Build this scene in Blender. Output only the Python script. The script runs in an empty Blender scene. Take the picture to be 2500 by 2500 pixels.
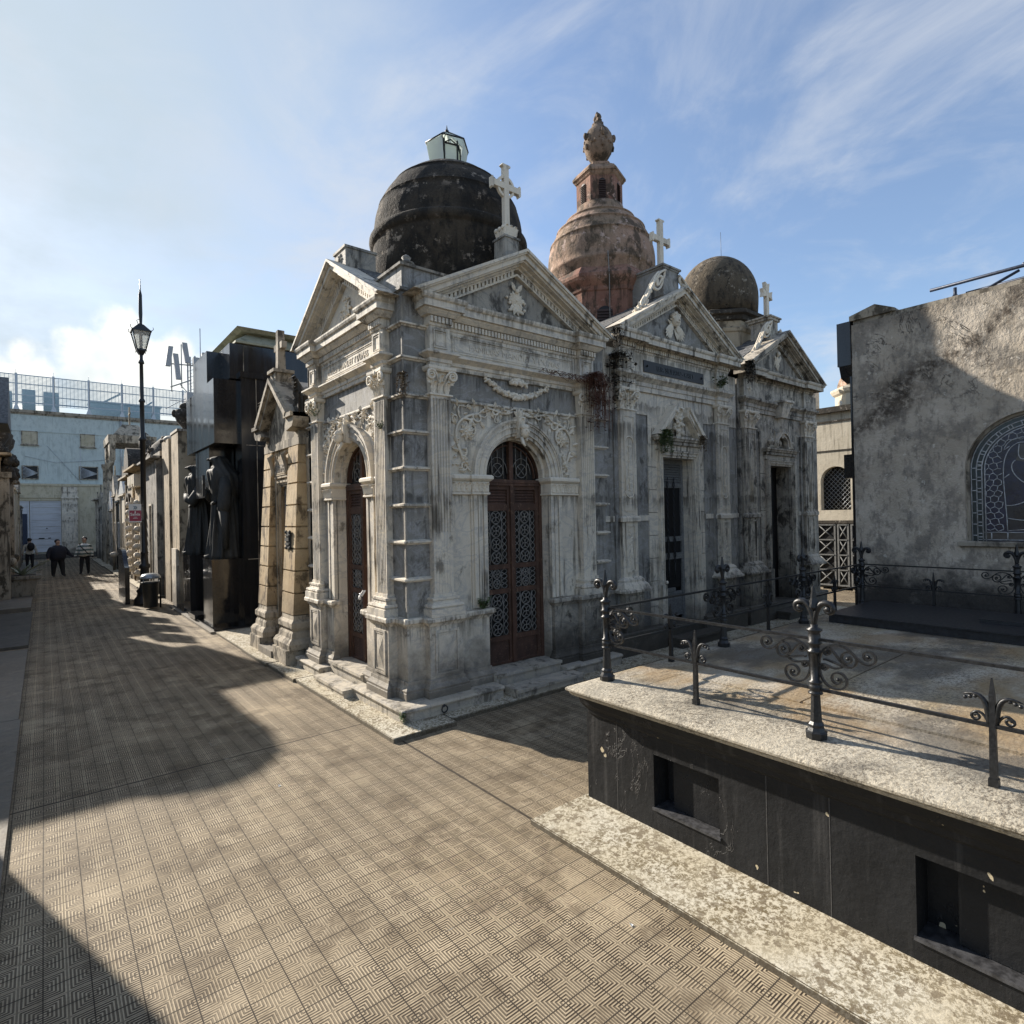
import bpy, bmesh, math, random
from math import sin, cos, pi, radians, sqrt, atan2, hypot
from mathutils import Matrix, Vector
random.seed(7)
S = bpy.context.scene
C = S.collection
# ---------------------------------------------------------------- camera
YAW, PITCH, ROLL, EYE = 0.678924, 0.005848, -0.020275, 2.1
fw = Vector((sin(YAW)*cos(PITCH), cos(YAW)*cos(PITCH), sin(PITCH)))
r0 = Vector((cos(YAW), -sin(YAW), 0)); u0 = r0.cross(fw)
rr = cos(ROLL)*r0 + sin(ROLL)*u0; uu = -sin(ROLL)*r0 + cos(ROLL)*u0
cam = bpy.data.objects.new('camera', bpy.data.cameras.new('camera'))
C.objects.link(cam); S.camera = cam
M = Matrix((rr, uu, -fw)).transposed().to_4x4(); M.translation = (0, 0, EYE)
cam.matrix_world = M
cam.data.sensor_width = 36; cam.data.lens = 1415.5/2500*36
cam.data.clip_start = 0.05; cam.data.clip_end = 2000
S.render.resolution_x = S.render.resolution_y = 1024
# ---------------------------------------------------------------- light
SUN_AZ = radians(-17.0)          # from +Y towards +X
SUN_EL = radians(26.5)
sund = Vector((sin(SUN_AZ)*cos(SUN_EL), cos(SUN_AZ)*cos(SUN_EL), sin(SUN_EL)))
sl = bpy.data.lights.new('sun', 'SUN'); sl.energy = 5.0; sl.angle = radians(0.55); sl.color = (1.0, 0.92, 0.81)
so = bpy.data.objects.new('sun', sl); C.objects.link(so)
so.rotation_euler = sund.to_track_quat('Z', 'Y').to_euler()
W = bpy.data.worlds.new('World'); S.world = W; W.use_nodes = True
nt = W.node_tree; N = nt.nodes; L = nt.links
bg = N['Background']
sky = N.new('ShaderNodeTexSky'); sky.sky_type = 'NISHITA'; sky.sun_disc = False
sky.sun_elevation = SUN_EL; sky.sun_rotation = SUN_AZ
sky.air_density = 1.0; sky.dust_density = 0.6; sky.ozone_density = 3.0
bg.inputs[1].default_value = 0.108
def WN(t, **k):
    n = N.new(t)
    for a, b in k.items(): setattr(n, a, b)
    return n
tc = WN('ShaderNodeTexCoord')
sep = WN('ShaderNodeSeparateXYZ'); L.new(tc.outputs['Generated'], sep.inputs[0])
def wm(op, a, b=None, clamp=False):
    n = N.new('ShaderNodeMath'); n.operation = op; n.use_clamp = clamp
    for i, v in enumerate((a, b)):
        if v is None: continue
        if isinstance(v, (int, float)): n.inputs[i].default_value = v
        else: L.new(v, n.inputs[i])
    return n.outputs[0]
zz = wm('MAXIMUM', sep.outputs[2], 0.0)
den = wm('ADD', zz, 0.22)
px_ = wm('DIVIDE', sep.outputs[0], den); py_ = wm('DIVIDE', sep.outputs[1], den)
cmb = WN('ShaderNodeCombineXYZ'); L.new(px_, cmb.inputs[0]); L.new(py_, cmb.inputs[1])
def wnoise(vec, scale, detail, rough, loc=(0,0,0), sc=(1,1,1), rot=0.0, dist=0.0):
    m = WN('ShaderNodeMapping'); m.inputs['Location'].default_value = loc; m.inputs['Scale'].default_value = sc
    m.inputs['Rotation'].default_value = (0, 0, rot)
    L.new(vec, m.inputs[0])
    n = WN('ShaderNodeTexNoise'); n.inputs['Scale'].default_value = scale; n.inputs['Detail'].default_value = detail
    n.inputs['Roughness'].default_value = rough; n.inputs['Distortion'].default_value = dist
    L.new(m.outputs[0], n.inputs['Vector']); return n.outputs['Fac']
def wramp(x, a, b, ca=0.0, cb=1.0):
    r = WN('ShaderNodeMapRange'); r.interpolation_type = 'SMOOTHSTEP'
    r.inputs[1].default_value = a; r.inputs[2].default_value = b; r.inputs[3].default_value = ca; r.inputs[4].default_value = cb
    L.new(x, r.inputs[0]); return r.outputs[0]
cir = wramp(wnoise(cmb.outputs[0], 1.7, 9, 0.60, (3.1, 0.7, 0), (1, 0.75, 1), 0.9, 0.9), 0.45, 0.70)
cir2 = wramp(wnoise(cmb.outputs[0], 3.4, 8, 0.62, (7.1, 2.7, 0), (1, 0.8, 1), 0.5, 0.6), 0.45, 0.72)
big = wramp(wnoise(cmb.outputs[0], 0.6, 3, 0.5, (1.3, 4.1, 0)), 0.33, 0.60)
cirrus = wm('MULTIPLY', wm('ADD', wm('MULTIPLY', cir, big), wm('MULTIPLY', cir2, 0.55)), 0.52)
# a pale veil of thin cloud towards the sun, behind the street
dn = WN('ShaderNodeVectorMath', operation='DOT_PRODUCT'); L.new(tc.outputs['Generated'], dn.inputs[0]); dn.inputs[1].default_value = sund
veil = wm('MULTIPLY', wramp(dn.outputs['Value'], 0.60, 0.98), wramp(wnoise(cmb.outputs[0], 1.2, 8, 0.6, (8, 2, 0)), 0.30, 0.72, 0.60, 0.96))
hz = wramp(zz, 0.0, 0.30, 0.55, 0.0)
nz = wnoise(tc.outputs['Generated'], 11.0, 8, 0.55, (2.2, 0.4, 1.0))
def blob(u, v, rad):
    d = (Vector((rr*((u-1250)/1415.5) + uu*(-(v-1250)/1415.5) + fw))).normalized()
    dd = WN('ShaderNodeVectorMath', operation='DISTANCE'); L.new(tc.outputs['Generated'], dd.inputs[0]); dd.inputs[1].default_value = d
    return wm('SUBTRACT', rad, dd.outputs['Value'])
bl = blob(310, 830, 0.048)
for u, v, rad in ((420, 860, 0.045), (240, 900, 0.060), (500, 905, 0.040), (40, 870, 0.034), (100, 900, 0.03), (350, 930, 0.09), (0, 960, 0.07), (620, 950, 0.03), (-150, 880, 0.08)):
    bl = wm('MAXIMUM', bl, blob(u, v, rad))
cum = wramp(wm('ADD', bl, wm('MULTIPLY', wm('SUBTRACT', nz, 0.5), 0.13)), 0.0, 0.03)
def wmix(f, a, b):
    n = WN('ShaderNodeMix', data_type='RGBA'); L.new(f, n.inputs[0])
    for i, v in ((6, a), (7, b)):
        if isinstance(v, tuple): n.inputs[i].default_value = (*v, 1)
        else: L.new(v, n.inputs[i])
    return n.outputs[2]
skyc = wmix(wm('MAXIMUM', veil, hz), sky.outputs[0], (2.75, 3.30, 3.70))
skyc = wmix(wm('ADD', cirrus, 0.10, True), skyc, (3.6, 3.8, 4.1))
inner = wramp(wnoise(tc.outputs['Generated'], 14.0, 5, 0.5, (5, 1, 0)), 0.35, 0.7)
cumc = wmix(inner, (4.3, 4.6, 4.6), (6.2, 6.2, 5.8))
skyc = wmix(wm('MULTIPLY', cum, 0.92), skyc, cumc)
L.new(skyc, bg.inputs[0])
S.view_settings.view_transform = 'Standard'; S.view_settings.look = 'None'
S.view_settings.exposure = 0.93; S.view_settings.gamma = 1.0
S.render.engine = 'CYCLES'

# ---------------------------------------------------------------- helpers
ROOT = {}
def ident(a, b, c): return (a, b, c)
def south(y0):   return lambda s, d, z: (s, y0-d, z)     # facade looking towards -Y, s runs along +X
def west(x0):    return lambda s, d, z: (x0-d, s, z)     # facade looking towards -X, s runs along +Y
def east(x0):    return lambda s, d, z: (x0+d, s, z)     # facade looking towards +X
class MB:
    def __init__(s, T=ident): s.v = []; s.f = []; s.sm = []; s.T = T
    def add(s, vs, fs, smooth=False):
        o = len(s.v); s.v += [s.T(*p) for p in vs]
        s.f += [[o+i for i in f] for f in fs]; s.sm += [smooth]*len(fs)
    def box(s, a0, a1, b0, b1, c0, c1):
        s.add([(a, b, c) for a in (a0, a1) for b in (b0, b1) for c in (c0, c1)],
              [(0,1,3,2),(4,6,7,5),(0,4,5,1),(2,3,7,6),(0,2,6,4),(1,5,7,3)])
    def frus(s, r0_, r1_, c0, c1):      # two (a0,a1,b0,b1) rectangles
        (a0,a1,b0,b1), (A0,A1,B0,B1) = r0_, r1_
        s.add([(a0,b0,c0),(a1,b0,c0),(a1,b1,c0),(a0,b1,c0),(A0,B0,c1),(A1,B0,c1),(A1,B1,c1),(A0,B1,c1)],
              [(0,1,2,3),(4,7,6,5),(0,4,5,1),(1,5,6,2),(2,6,7,3),(3,7,4,0)])
    def prism(s, poly, d0, d1, smooth=False):         # polygon in (s,z), extruded along d
        n = len(poly)
        s.add([(p[0], d0, p[1]) for p in poly]+[(p[0], d1, p[1]) for p in poly], [list(range(n)), list(range(2*n-1, n-1, -1))])
        o = len(s.v)-2*n
        for i in range(n):
            j = (i+1) % n; s.f.append([o+i, o+n+i, o+n+j, o+j]); s.sm.append(smooth)
    def slab(s, poly, z0, z1):          # polygon in (s,d), extruded along z
        n = len(poly)
        s.add([(p[0], p[1], z0) for p in poly]+[(p[0], p[1], z1) for p in poly],
              [list(range(n)), list(range(2*n-1, n-1, -1))]+[[i, n+i, n+(i+1) % n, (i+1) % n] for i in range(n)])
    def band(s, c, z, ra, rb, d0, d1, a0=0.0, a1=pi, n=28):
        P = [(c+rb*cos(a0+(a1-a0)*i/n), z+rb*sin(a0+(a1-a0)*i/n)) for i in range(n+1)]
        Q = [(c+ra*cos(a0+(a1-a0)*i/n), z+ra*sin(a0+(a1-a0)*i/n)) for i in range(n+1)]
        vs = []; fs = []
        for i in range(n+1):
            vs += [(P[i][0], d0, P[i][1]), (P[i][0], d1, P[i][1]), (Q[i][0], d1, Q[i][1]), (Q[i][0], d0, Q[i][1])]
        for i in range(n):
            for k in range(4): fs.append((4*i+k, 4*i+(k+1) % 4, 4*i+4+(k+1) % 4, 4*i+4+k))
        fs += [(0,1,2,3), (4*n+3, 4*n+2, 4*n+1, 4*n)]
        s.add(vs, fs)
    def sweep(s, path, prof, closed=False):  # path (a,b) in plan, outward on its left; prof (out,z) closed polygon
        n = len(path); m = len(prof); vs = []; fs = []
        for i, p in enumerate(path):
            def dr(a, b):
                l = hypot(b[0]-a[0], b[1]-a[1]) or 1; return ((b[0]-a[0])/l, (b[1]-a[1])/l)
            if closed: d1 = dr(path[i-1], p); d2 = dr(p, path[(i+1) % n])
            else:
                d2 = dr(p, path[i+1]) if i < n-1 else None; d1 = dr(path[i-1], p) if i > 0 else d2
                d2 = d2 or d1
            n1 = (-d1[1], d1[0]); n2 = (-d2[1], d2[0])
            mx, my = n1[0]+n2[0], n1[1]+n2[1]; q = mx*n1[0]+my*n1[1]
            q = q if abs(q) > .2 else .2
            mx /= q; my /= q
            vs += [(p[0]+mx*o, p[1]+my*o, z) for o, z in prof]
        for i in range(n if closed else n-1):
            j = (i+1) % n
            for k in range(m): fs.append((i*m+k, i*m+(k+1) % m, j*m+(k+1) % m, j*m+k))
        if not closed: fs += [list(range(m)), list(range((n-1)*m+m-1, (n-1)*m-1, -1))]
        s.add(vs, fs)
    def lathe(s, ca, cb, prof, n=24, rot=0.0, smooth=True, sy=1.0):   # prof (r,z) from bottom to top
        m = len(prof); vs = []; fs = []
        for r, z in prof:
            for i in range(n):
                a = rot+2*pi*i/n; vs.append((ca+r*cos(a), cb+r*sy*sin(a), z))
        for k in range(m-1):
            for i in range(n):
                j = (i+1) % n; fs.append((k*n+i, k*n+j, (k+1)*n+j, (k+1)*n+i))
        s.add(vs, fs, smooth)
        o = len(s.v)-m*n
        s.f.append([o+i for i in range(n)][::-1]); s.sm.append(False)
        s.f.append([o+(m-1)*n+i for i in range(n)]); s.sm.append(False)
    def tube(s, pts, r, n=6, smooth=True, flat=None):
        # pts 3D in local (a,b,c); r radius or list; flat=(thickness,width) gives a flat bar whose width runs along axis b
        k = len(pts); P = [Vector(p) for p in pts]; vs = []; fs = []
        if flat: n = 4
        up = Vector((0, 1, 0)) if flat else None
        last = None
        for i in range(k):
            t = (P[min(i+1, k-1)]-P[max(i-1, 0)])
            t = t.normalized() if t.length > 1e-9 else Vector((0, 0, 1))
            if flat:
                u = up; w = t.cross(u); w = w.normalized() if w.length > 1e-6 else Vector((1, 0, 0))
                f0, f1 = flat; rr_ = r[i] if isinstance(r, (list, tuple)) else 1.0
                f0 *= rr_
                for a, b in ((-1,-1), (1,-1), (1,1), (-1,1)): vs.append(tuple(P[i]+w*a*f0/2+u*b*f1/2))
            else:
                if last is None: u = t.orthogonal().normalized()
                else:
                    u = last-t*last.dot(t); u = u.normalized() if u.length > 1e-6 else t.orthogonal().normalized()
                last = u; w = t.cross(u); ri = r[i] if isinstance(r, (list, tuple)) else r
                for q in range(n):
                    a = 2*pi*q/n; vs.append(tuple(P[i]+u*cos(a)*ri+w*sin(a)*ri))
        for i in range(k-1):
            for q in range(n):
                p = (q+1) % n; fs.append((i*n+q, i*n+p, (i+1)*n+p, (i+1)*n+q))
        fs += [list(range(n))[::-1], [(k-1)*n+q for q in range(n)]]
        s.add(vs, fs, smooth and not flat)
    def ball(s, a, b, c, ra, rb=None, rc=None, n=8, m=6, jit=0.0):
        rb = rb or ra; rc = rc or ra; vs = [(a, b, c-rc)]; fs = []
        for i in range(1, m):
            t = -pi/2+pi*i/m
            for j in range(n):
                q = 2*pi*j/n; k = 1+random.uniform(-jit, jit)
                vs.append((a+ra*k*cos(t)*cos(q), b+rb*k*cos(t)*sin(q), c+rc*k*sin(t)))
        vs.append((a, b, c+rc))
        for j in range(n): fs.append((0, 1+(j+1) % n, 1+j))
        for i in range(m-2):
            for j in range(n): fs.append((1+i*n+j, 1+i*n+(j+1) % n, 1+(i+1)*n+(j+1) % n, 1+(i+1)*n+j))
        e = len(vs)-1
        for j in range(n): fs.append((1+(m-2)*n+j, 1+(m-2)*n+(j+1) % n, e))
        s.add(vs, fs, True)
    def leaf(s, a, z, ang, ln, wd, d0, h):          # raised leaf lying on a wall
        ca, sa = cos(ang), sin(ang)
        def p(l, w, d): return (a+ca*l-sa*w, d, z+sa*l+ca*w)
        vs = [p(0,0,d0), p(ln*.25,wd*.42,d0), p(ln*.5,wd*.5,d0+h*.2), p(ln*.8,wd*.25,d0+h*.2), p(ln,0,d0+h*.3),
              p(ln*.8,-wd*.25,d0+h*.2), p(ln*.5,-wd*.5,d0+h*.2), p(ln*.25,-wd*.42,d0), p(ln*.3,0,d0+h*.7), p(ln*.65,0,d0+h)]
        s.add(vs, [(0,8,1),(1,8,2),(2,8,9),(2,9,3),(3,9,4),(4,9,5),(5,9,6),(6,9,8),(6,8,7),(7,8,0)])
    def curl(s, a, z0, h, w, d0, out):   # acanthus leaf standing on a capital, its tip curling out
        R = 6; vs = []; fs = []
        for i in range(R+1):
            t = i/R; zz_ = z0+h*min(1, t*1.12)-(h*.14*max(0, (t-.85)/.15)); dd = d0+.006+out*t**3
            ww = w*.5*(0.75+.35*sin(t*pi)) * (1.0 if i % 2 == 0 else .82) * (1-.6*max(0, (t-.75)/.25))
            vs += [(a-ww, dd-.004, zz_), (a-ww*.5, dd+.012, zz_), (a, dd+.004, zz_), (a+ww*.5, dd+.012, zz_), (a+ww, dd-.004, zz_)]
        for i in range(R):
            for k in range(4): fs.append((i*5+k, i*5+k+1, i*5+6+k, i*5+5+k))
        s.add(vs, fs)
    def wire_frame(s, s0, s1, z0, z1, d0, d1, w):   # rectangular raised frame on a wall
        s.box(s0, s1, d0, d1, z1-w, z1); s.box(s0, s1, d0, d1, z0, z0+w)
        s.box(s0, s0+w, d0, d1, z0+w, z1-w); s.box(s1-w, s1, d0, d1, z0+w, z1-w)
def E(name, label, cat, loc=(0, 0, 0), group=None):
    o = bpy.data.objects.new(name, None); C.objects.link(o); o.location = loc; o.empty_display_size = .2
    o['label'] = label; o['category'] = cat
    if group: o['group'] = group
    ROOT[o.name] = Vector(loc); return o
NOSPLIT = {'cornice','raking_cornice','grille','mesh_wire','lead_came','spandrel_carving','pediment_carving','door_cornice','capital','fanlight_grille','lattice','fan_slat','hand_cross','lantern','gate','mortar_joint','cable','mast','post','scroll_bracket','frieze_rosette','roof','keystone','flaming_urn','door_pediment','cherub_carving','pediment_figure_carving','carved_acroterion','door_frame','scrollwork','finial_scroll','short_post','statue','sign_emblem'}
def clusters(mb):
    n = len(mb.v); par = list(range(n))
    def find(i):
        while par[i] != i: par[i] = par[par[i]]; i = par[i]
        return i
    for f in mb.f:
        a = find(f[0])
        for q in f[1:]: par[find(q)] = a
    isl = {}
    for i in range(n): isl.setdefault(find(i), []).append(i)
    ks = list(isl)
    if len(ks) > 260: return None
    bb = [[min(mb.v[i][k] for i in isl[q]) for k in range(3)]+[max(mb.v[i][k] for i in isl[q]) for k in range(3)] for q in ks]
    cp = list(range(len(ks)))
    def fc_(i):
        while cp[i] != i: cp[i] = cp[cp[i]]; i = cp[i]
        return i
    e = .012
    for i in range(len(ks)):
        for j in range(i):
            if all(bb[i][k] < bb[j][k+3]+e and bb[j][k] < bb[i][k+3]+e for k in range(3)): cp[fc_(i)] = fc_(j)
    lab = {q: fc_(i) for i, q in enumerate(ks)}
    return [lab[find(i)] for i in range(n)]
def B(mb, name, mt, parent=None, *a, **k):
    if parent is not None and name not in NOSPLIT and mb.v:
        lb = clusters(mb)
        if lb and 2 <= len(set(lb)) <= 14:
            out = []
            for c_ in sorted(set(lb), key=lambda q: -lb.count(q)):
                ix = {}; q = MB()
                for i, l_ in enumerate(lb):
                    if l_ == c_: ix[i] = len(q.v); q.v.append(mb.v[i])
                for f, s_ in zip(mb.f, mb.sm):
                    if f[0] in ix: q.f.append([ix[i] for i in f]); q.sm.append(s_)
                out.append(B1(q, name, mt, parent, *a, **k))
            return out[0]
    return B1(mb, name, mt, parent, *a, **k)
def B1(mb, name, mt, parent=None, label=None, cat=None, group=None, kind=None, loc=None, recalc=True, mats=None, mi=None):
    if not mb.v: return None
    base = ROOT[parent.name] if parent else Vector(loc or (0, 0, 0))
    me = bpy.data.meshes.new(name)
    me.from_pydata([(p[0]-base.x, p[1]-base.y, p[2]-base.z) for p in mb.v], [], mb.f)
    me.polygons.foreach_set('use_smooth', mb.sm)
    if recalc:
        bm = bmesh.new(); bm.from_mesh(me); bmesh.ops.recalc_face_normals(bm, faces=bm.faces); bm.to_mesh(me); bm.free()
    for m_ in (mats or [mt]): me.materials.append(m_)
    if mi: me.polygons.foreach_set('material_index', mi)
    o = bpy.data.objects.new(name, me); C.objects.link(o); ROOT[o.name] = base
    if parent: o.parent = parent
    else: o.location = base
    if label: o['label'] = label
    if cat: o['category'] = cat
    if group: o['group'] = group
    if kind: o['kind'] = kind
    return o
def inst(src, parent, off, label=None):       # a repeat of a part, sharing its mesh
    o = src.copy(); C.objects.link(o); o.parent = parent; o.location = off; ROOT[o.name] = ROOT[parent.name]
    return o
def spiral(ca, cz, r_0, r_1, a0, a1, n=22):
    return [(ca+(r_0+(r_1-r_0)*i/n)*cos(a0+(a1-a0)*i/n), cz+(r_0+(r_1-r_0)*i/n)*sin(a0+(a1-a0)*i/n)) for i in range(n+1)]
def bez(p, n=14):
    out = []
    for i in range(n+1):
        t = i/n; q = list(p)
        while len(q) > 1: q = [(q[k][0]*(1-t)+q[k+1][0]*t, q[k][1]*(1-t)+q[k+1][1]*t) for k in range(len(q)-1)]
        out.append(q[0])
    return out
def text(string, size, ext, fn, name, mt, parent, align='CENTER', bold=0.0, xs=1.0):
    cu = bpy.data.curves.new(name, 'FONT'); cu.body = string; cu.size = size; cu.extrude = ext; cu.align_x = align; cu.offset = bold
    cu.resolution_u = 3
    ob = bpy.data.objects.new(name, cu); C.objects.link(ob)
    dg = bpy.context.evaluated_depsgraph_get(); me = bpy.data.meshes.new_from_object(ob.evaluated_get(dg))
    bpy.data.objects.remove(ob); bpy.data.curves.remove(cu)
    base = ROOT[parent.name]
    for v in me.vertices: v.co = Vector(fn(v.co.x*xs, v.co.z, v.co.y))-base
    me.name = name
    bm = bmesh.new(); bm.from_mesh(me); bmesh.ops.recalc_face_normals(bm, faces=bm.faces); bm.to_mesh(me); bm.free()
    me.materials.clear(); me.materials.append(mt)
    o = bpy.data.objects.new(name, me); C.objects.link(o); o.parent = parent; ROOT[o.name] = base
    return o
# ---------------------------------------------------------------- materials
class NT:
    def __init__(s, name):
        s.m = bpy.data.materials.new(name); s.m.use_nodes = True; s.t = s.m.node_tree; s.b = s.t.nodes['Principled BSDF']
        s.pos = s.t.nodes.new('ShaderNodeNewGeometry').outputs['Position']
    def n(s, t, **k):
        q = s.t.nodes.new(t)
        for a, b in k.items(): setattr(q, a, b)
        return q
    def l(s, a, b): s.t.links.new(a, b)
    def val(s, sock, v):
        if isinstance(v, (int, float)): sock.default_value = v
        elif isinstance(v, tuple): sock.default_value = (*v, 1) if len(v) == 3 and sock.type == 'RGBA' else v
        else: s.l(v, sock)
    def math(s, op, a, b=None, c=None, clamp=False):
        q = s.n('ShaderNodeMath', operation=op, use_clamp=clamp)
        for i, v in enumerate((a, b, c)):
            if v is not None: s.val(q.inputs[i], v)
        return q.outputs[0]
    def map(s, sc=(1,1,1), rot=(0,0,0), loc=(0,0,0), vec=None):
        q = s.n('ShaderNodeMapping'); q.inputs['Scale'].default_value = sc; q.inputs['Rotation'].default_value = rot; q.inputs['Location'].default_value = loc
        s.l(vec or s.pos, q.inputs[0]); return q.outputs[0]
    def noise(s, scale, detail=4, rough=.55, sc=(1,1,1), dist=0.0, loc=(0,0,0), rot=(0,0,0), vec=None):
        q = s.n('ShaderNodeTexNoise'); q.inputs['Scale'].default_value = scale; q.inputs['Detail'].default_value = detail
        q.inputs['Roughness'].default_value = rough; q.inputs['Distortion'].default_value = dist
        s.l(s.map(sc, rot, loc, vec), q.inputs['Vector']); return q.outputs['Fac']
    def vor(s, scale, feat='F1', sc=(1,1,1), loc=(0,0,0), rnd=1.0, vec=None):
        q = s.n('ShaderNodeTexVoronoi', feature=feat); q.inputs['Scale'].default_value = scale; q.inputs['Randomness'].default_value = rnd
        s.l(s.map(sc, (0,0,0), loc, vec), q.inputs['Vector']); return q.outputs['Distance']
    def ramp(s, x, a, b, ca=0.0, cb=1.0):
        q = s.n('ShaderNodeMapRange', interpolation_type='SMOOTHSTEP'); s.val(q.inputs[0], x)
        for i, v in ((1, a), (2, b), (3, ca), (4, cb)): q.inputs[i].default_value = v
        return q.outputs[0]
    def mix(s, f, a, b, blend='MIX'):
        q = s.n('ShaderNodeMix', data_type='RGBA', blend_type=blend); s.val(q.inputs[0], f); s.val(q.inputs[6], a); s.val(q.inputs[7], b); return q.outputs[2]
    def bump(s, h, strength=.4, dist=.01, nrm=None):
        q = s.n('ShaderNodeBump'); q.inputs['Strength'].default_value = strength; q.inputs['Distance'].default_value = dist
        s.l(h, q.inputs['Height'])
        if nrm is not None: s.l(nrm, q.inputs['Normal'])
        return q.outputs[0]
    def out(s, col, rough=.7, bmp=None, metal=0.0, spec=.4):
        s.val(s.b.inputs['Base Color'], col); s.val(s.b.inputs['Roughness'], rough); s.b.inputs['Metallic'].default_value = metal
        s.b.inputs['Specular IOR Level'].default_value = spec
        if bmp is not None: s.l(bmp, s.b.inputs['Normal'])
        return s.m
def stone(name, c1, c2, dirt, amt=.5, streak=.5, vein=None, rough=.75, bs=.35, grain=60, lich=None, low=None, th=.5, cracks=0.0, levels=None, lsc=16, bd=.006):
    k = NT(name); wf = (1.04,.985,.885); c1 = tuple(a*b for a, b in zip(c1, wf)); c2 = tuple(a*b for a, b in zip(c2, wf)); dirt = tuple(a*b for a, b in zip(dirt, wf))
    col = k.mix(k.ramp(k.noise(1.6, 6, .6), .3, .7), c1, c2)
    if vein:
        v = k.ramp(k.math('ABSOLUTE', k.math('SUBTRACT', k.noise(2.3, 7, .62, (1,1,1.5), 1.2, rot=(.5,.4,.3)), .5)), 0.0, .055, 1, 0)
        col = k.mix(k.math('MULTIPLY', v, .55), col, vein)
    g = k.noise(grain, 3, .7)
    col = k.mix(k.ramp(g, .25, .75, 0, .28), col, tuple(x*.62 for x in c1))
    d1 = k.ramp(k.noise(3.1, 8, .68, (1.6,1.6,.9), .3), th, th+.13)            # blotches of soot
    d2 = k.ramp(k.noise(7.5, 6, .62, (1.5,1.5,.11), .15), .50, .62)             # runs down the wall
    d3 = k.ramp(k.noise(1.1, 4, .6, loc=(4,7,2)), .38, .62)
    if levels:
        zc = k.n('ShaderNodeSeparateXYZ'); k.l(k.pos, zc.inputs[0]); zz_ = k.math('ADD', zc.outputs[2], k.math('MULTIPLY', k.math('SUBTRACT', k.noise(5, 5, .6), .5), .30)); acc = None
        for lv, ln in levels:
            q = k.math('MULTIPLY', k.ramp(zz_, lv-ln, lv, 0, .85), k.ramp(zz_, lv, lv+.06, 1, 0)); acc = q if acc is None else k.math('MAXIMUM', acc, q)
        rn = k.ramp(k.noise(11, 6, .65, (1.3,1.3,.14), .2, loc=(6,2,0)), .42, .58)
        d2 = k.math('MAXIMUM', d2, k.math('MULTIPLY', rn, acc)); d3x = acc
    else: d3x = None
    if d3x is not None: d3 = k.math('MAXIMUM', d3, d3x)
    dd = k.math('MAXIMUM', k.math('MULTIPLY', d1, amt), k.math('MULTIPLY', k.math('MULTIPLY', d2, d3), streak))
    if low:       # splash and damp near the ground, ragged upper edge
        z = k.n('ShaderNodeSeparateXYZ'); k.l(k.pos, z.inputs[0])
        e = k.math('ADD', z.outputs[2], k.math('MULTIPLY', k.math('SUBTRACT', k.noise(3.5, 6, .65), .5), 1.4))
        dd = k.math('MAXIMUM', dd, k.math('MULTIPLY', k.ramp(e, low[0], low[1], 1, 0), low[2]))
    col = k.mix(dd, col, dirt)
    if lich:
        q = k.math('MULTIPLY', k.ramp(k.noise(lsc, 7, .72), .55, .62), k.ramp(k.noise(2.2, 3, .5, loc=(9,1,3)), .42, .6))
        col = k.mix(q, col, lich)
    h = k.math('ADD', k.noise(grain*.7, 5, .7), k.math('MULTIPLY', k.noise(9, 5, .6), 1.3))
    if cracks:
        cr = k.ramp(k.math('ABSOLUTE', k.math('SUBTRACT', k.noise(cracks, 6, .6, dist=.6), .5)), 0.0, .006, 1, 0)
        cr = k.math('MULTIPLY', cr, k.ramp(k.noise(1.3, 3, .5, loc=(2,2,9)), .48, .6))
        col = k.mix(cr, col, tuple(x*.25 for x in dirt)); h = k.math('SUBTRACT', h, k.math('MULTIPLY', cr, 2.0))
    return k.out(col, k.ramp(g, .2, .8, rough-.08, rough+.1), k.bump(h, bs, bd))
LV = [(1.0,.45),(3.38,.5),(3.72,.25),(4.16,.2),(4.5,.3),(2.34,.3)]
MARB = stone('white_marble', (.60,.56,.50), (.70,.665,.605), (.060,.052,.042), .72, .88, (.40,.385,.365), low=(.1,1.0,.8), th=.555, levels=LV)
MARD = stone('sooty_marble', (.40,.37,.33), (.54,.51,.46), (.030,.027,.023), .88, .9, (.22,.21,.20), low=(.2,1.3,.9), th=.49, levels=LV)
CARV = stone('carved_marble', (.66,.62,.56), (.75,.715,.65), (.12,.105,.085), .45, .45, None, th=.575)
BLUE = stone('bluegrey_marble', (.20,.20,.20), (.31,.308,.30), (.028,.027,.026), .75, .85, (.36,.355,.35), low=(.1,1.3,.7), th=.53, levels=LV)
GREY = stone('grey_marble', (.25,.24,.225), (.38,.365,.34), (.032,.03,.027), .88, .85, (.17,.17,.17), low=(.1,1.1,.8), th=.485, levels=LV)
PLIN = stone('worn_step_marble', (.42,.395,.35), (.54,.51,.46), (.05,.045,.036), .75, .6, (.28,.27,.26), th=.52)
GRIT = stone('grey_cement', (.27,.25,.22), (.38,.355,.315), (.045,.04,.034), .85, .85, None, .88, .6, 40, th=.48)
SOOT = stone('sooty_cement', (.036,.032,.028), (.075,.067,.058), (.014,.013,.012), .6, .5, None, .9, .7, 45, lich=(.30,.27,.23))
OCHR = stone('ochre_stone', (.40,.30,.18), (.52,.425,.29), (.075,.055,.036), .85, .85, None, .85, .8, 50, low=(.3,1.4,.75), th=.50)
TAN  = stone('tan_plaster', (.38,.32,.24), (.50,.44,.35), (.07,.058,.045), .85, .85, None, .88, .6, 50, low=(.0,.9,.7), th=.5)
GCEM = stone('gable_cement', (.31,.28,.235), (.44,.40,.34), (.05,.043,.034), .9, .85, None, .88, .7, 40, th=.47)
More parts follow.
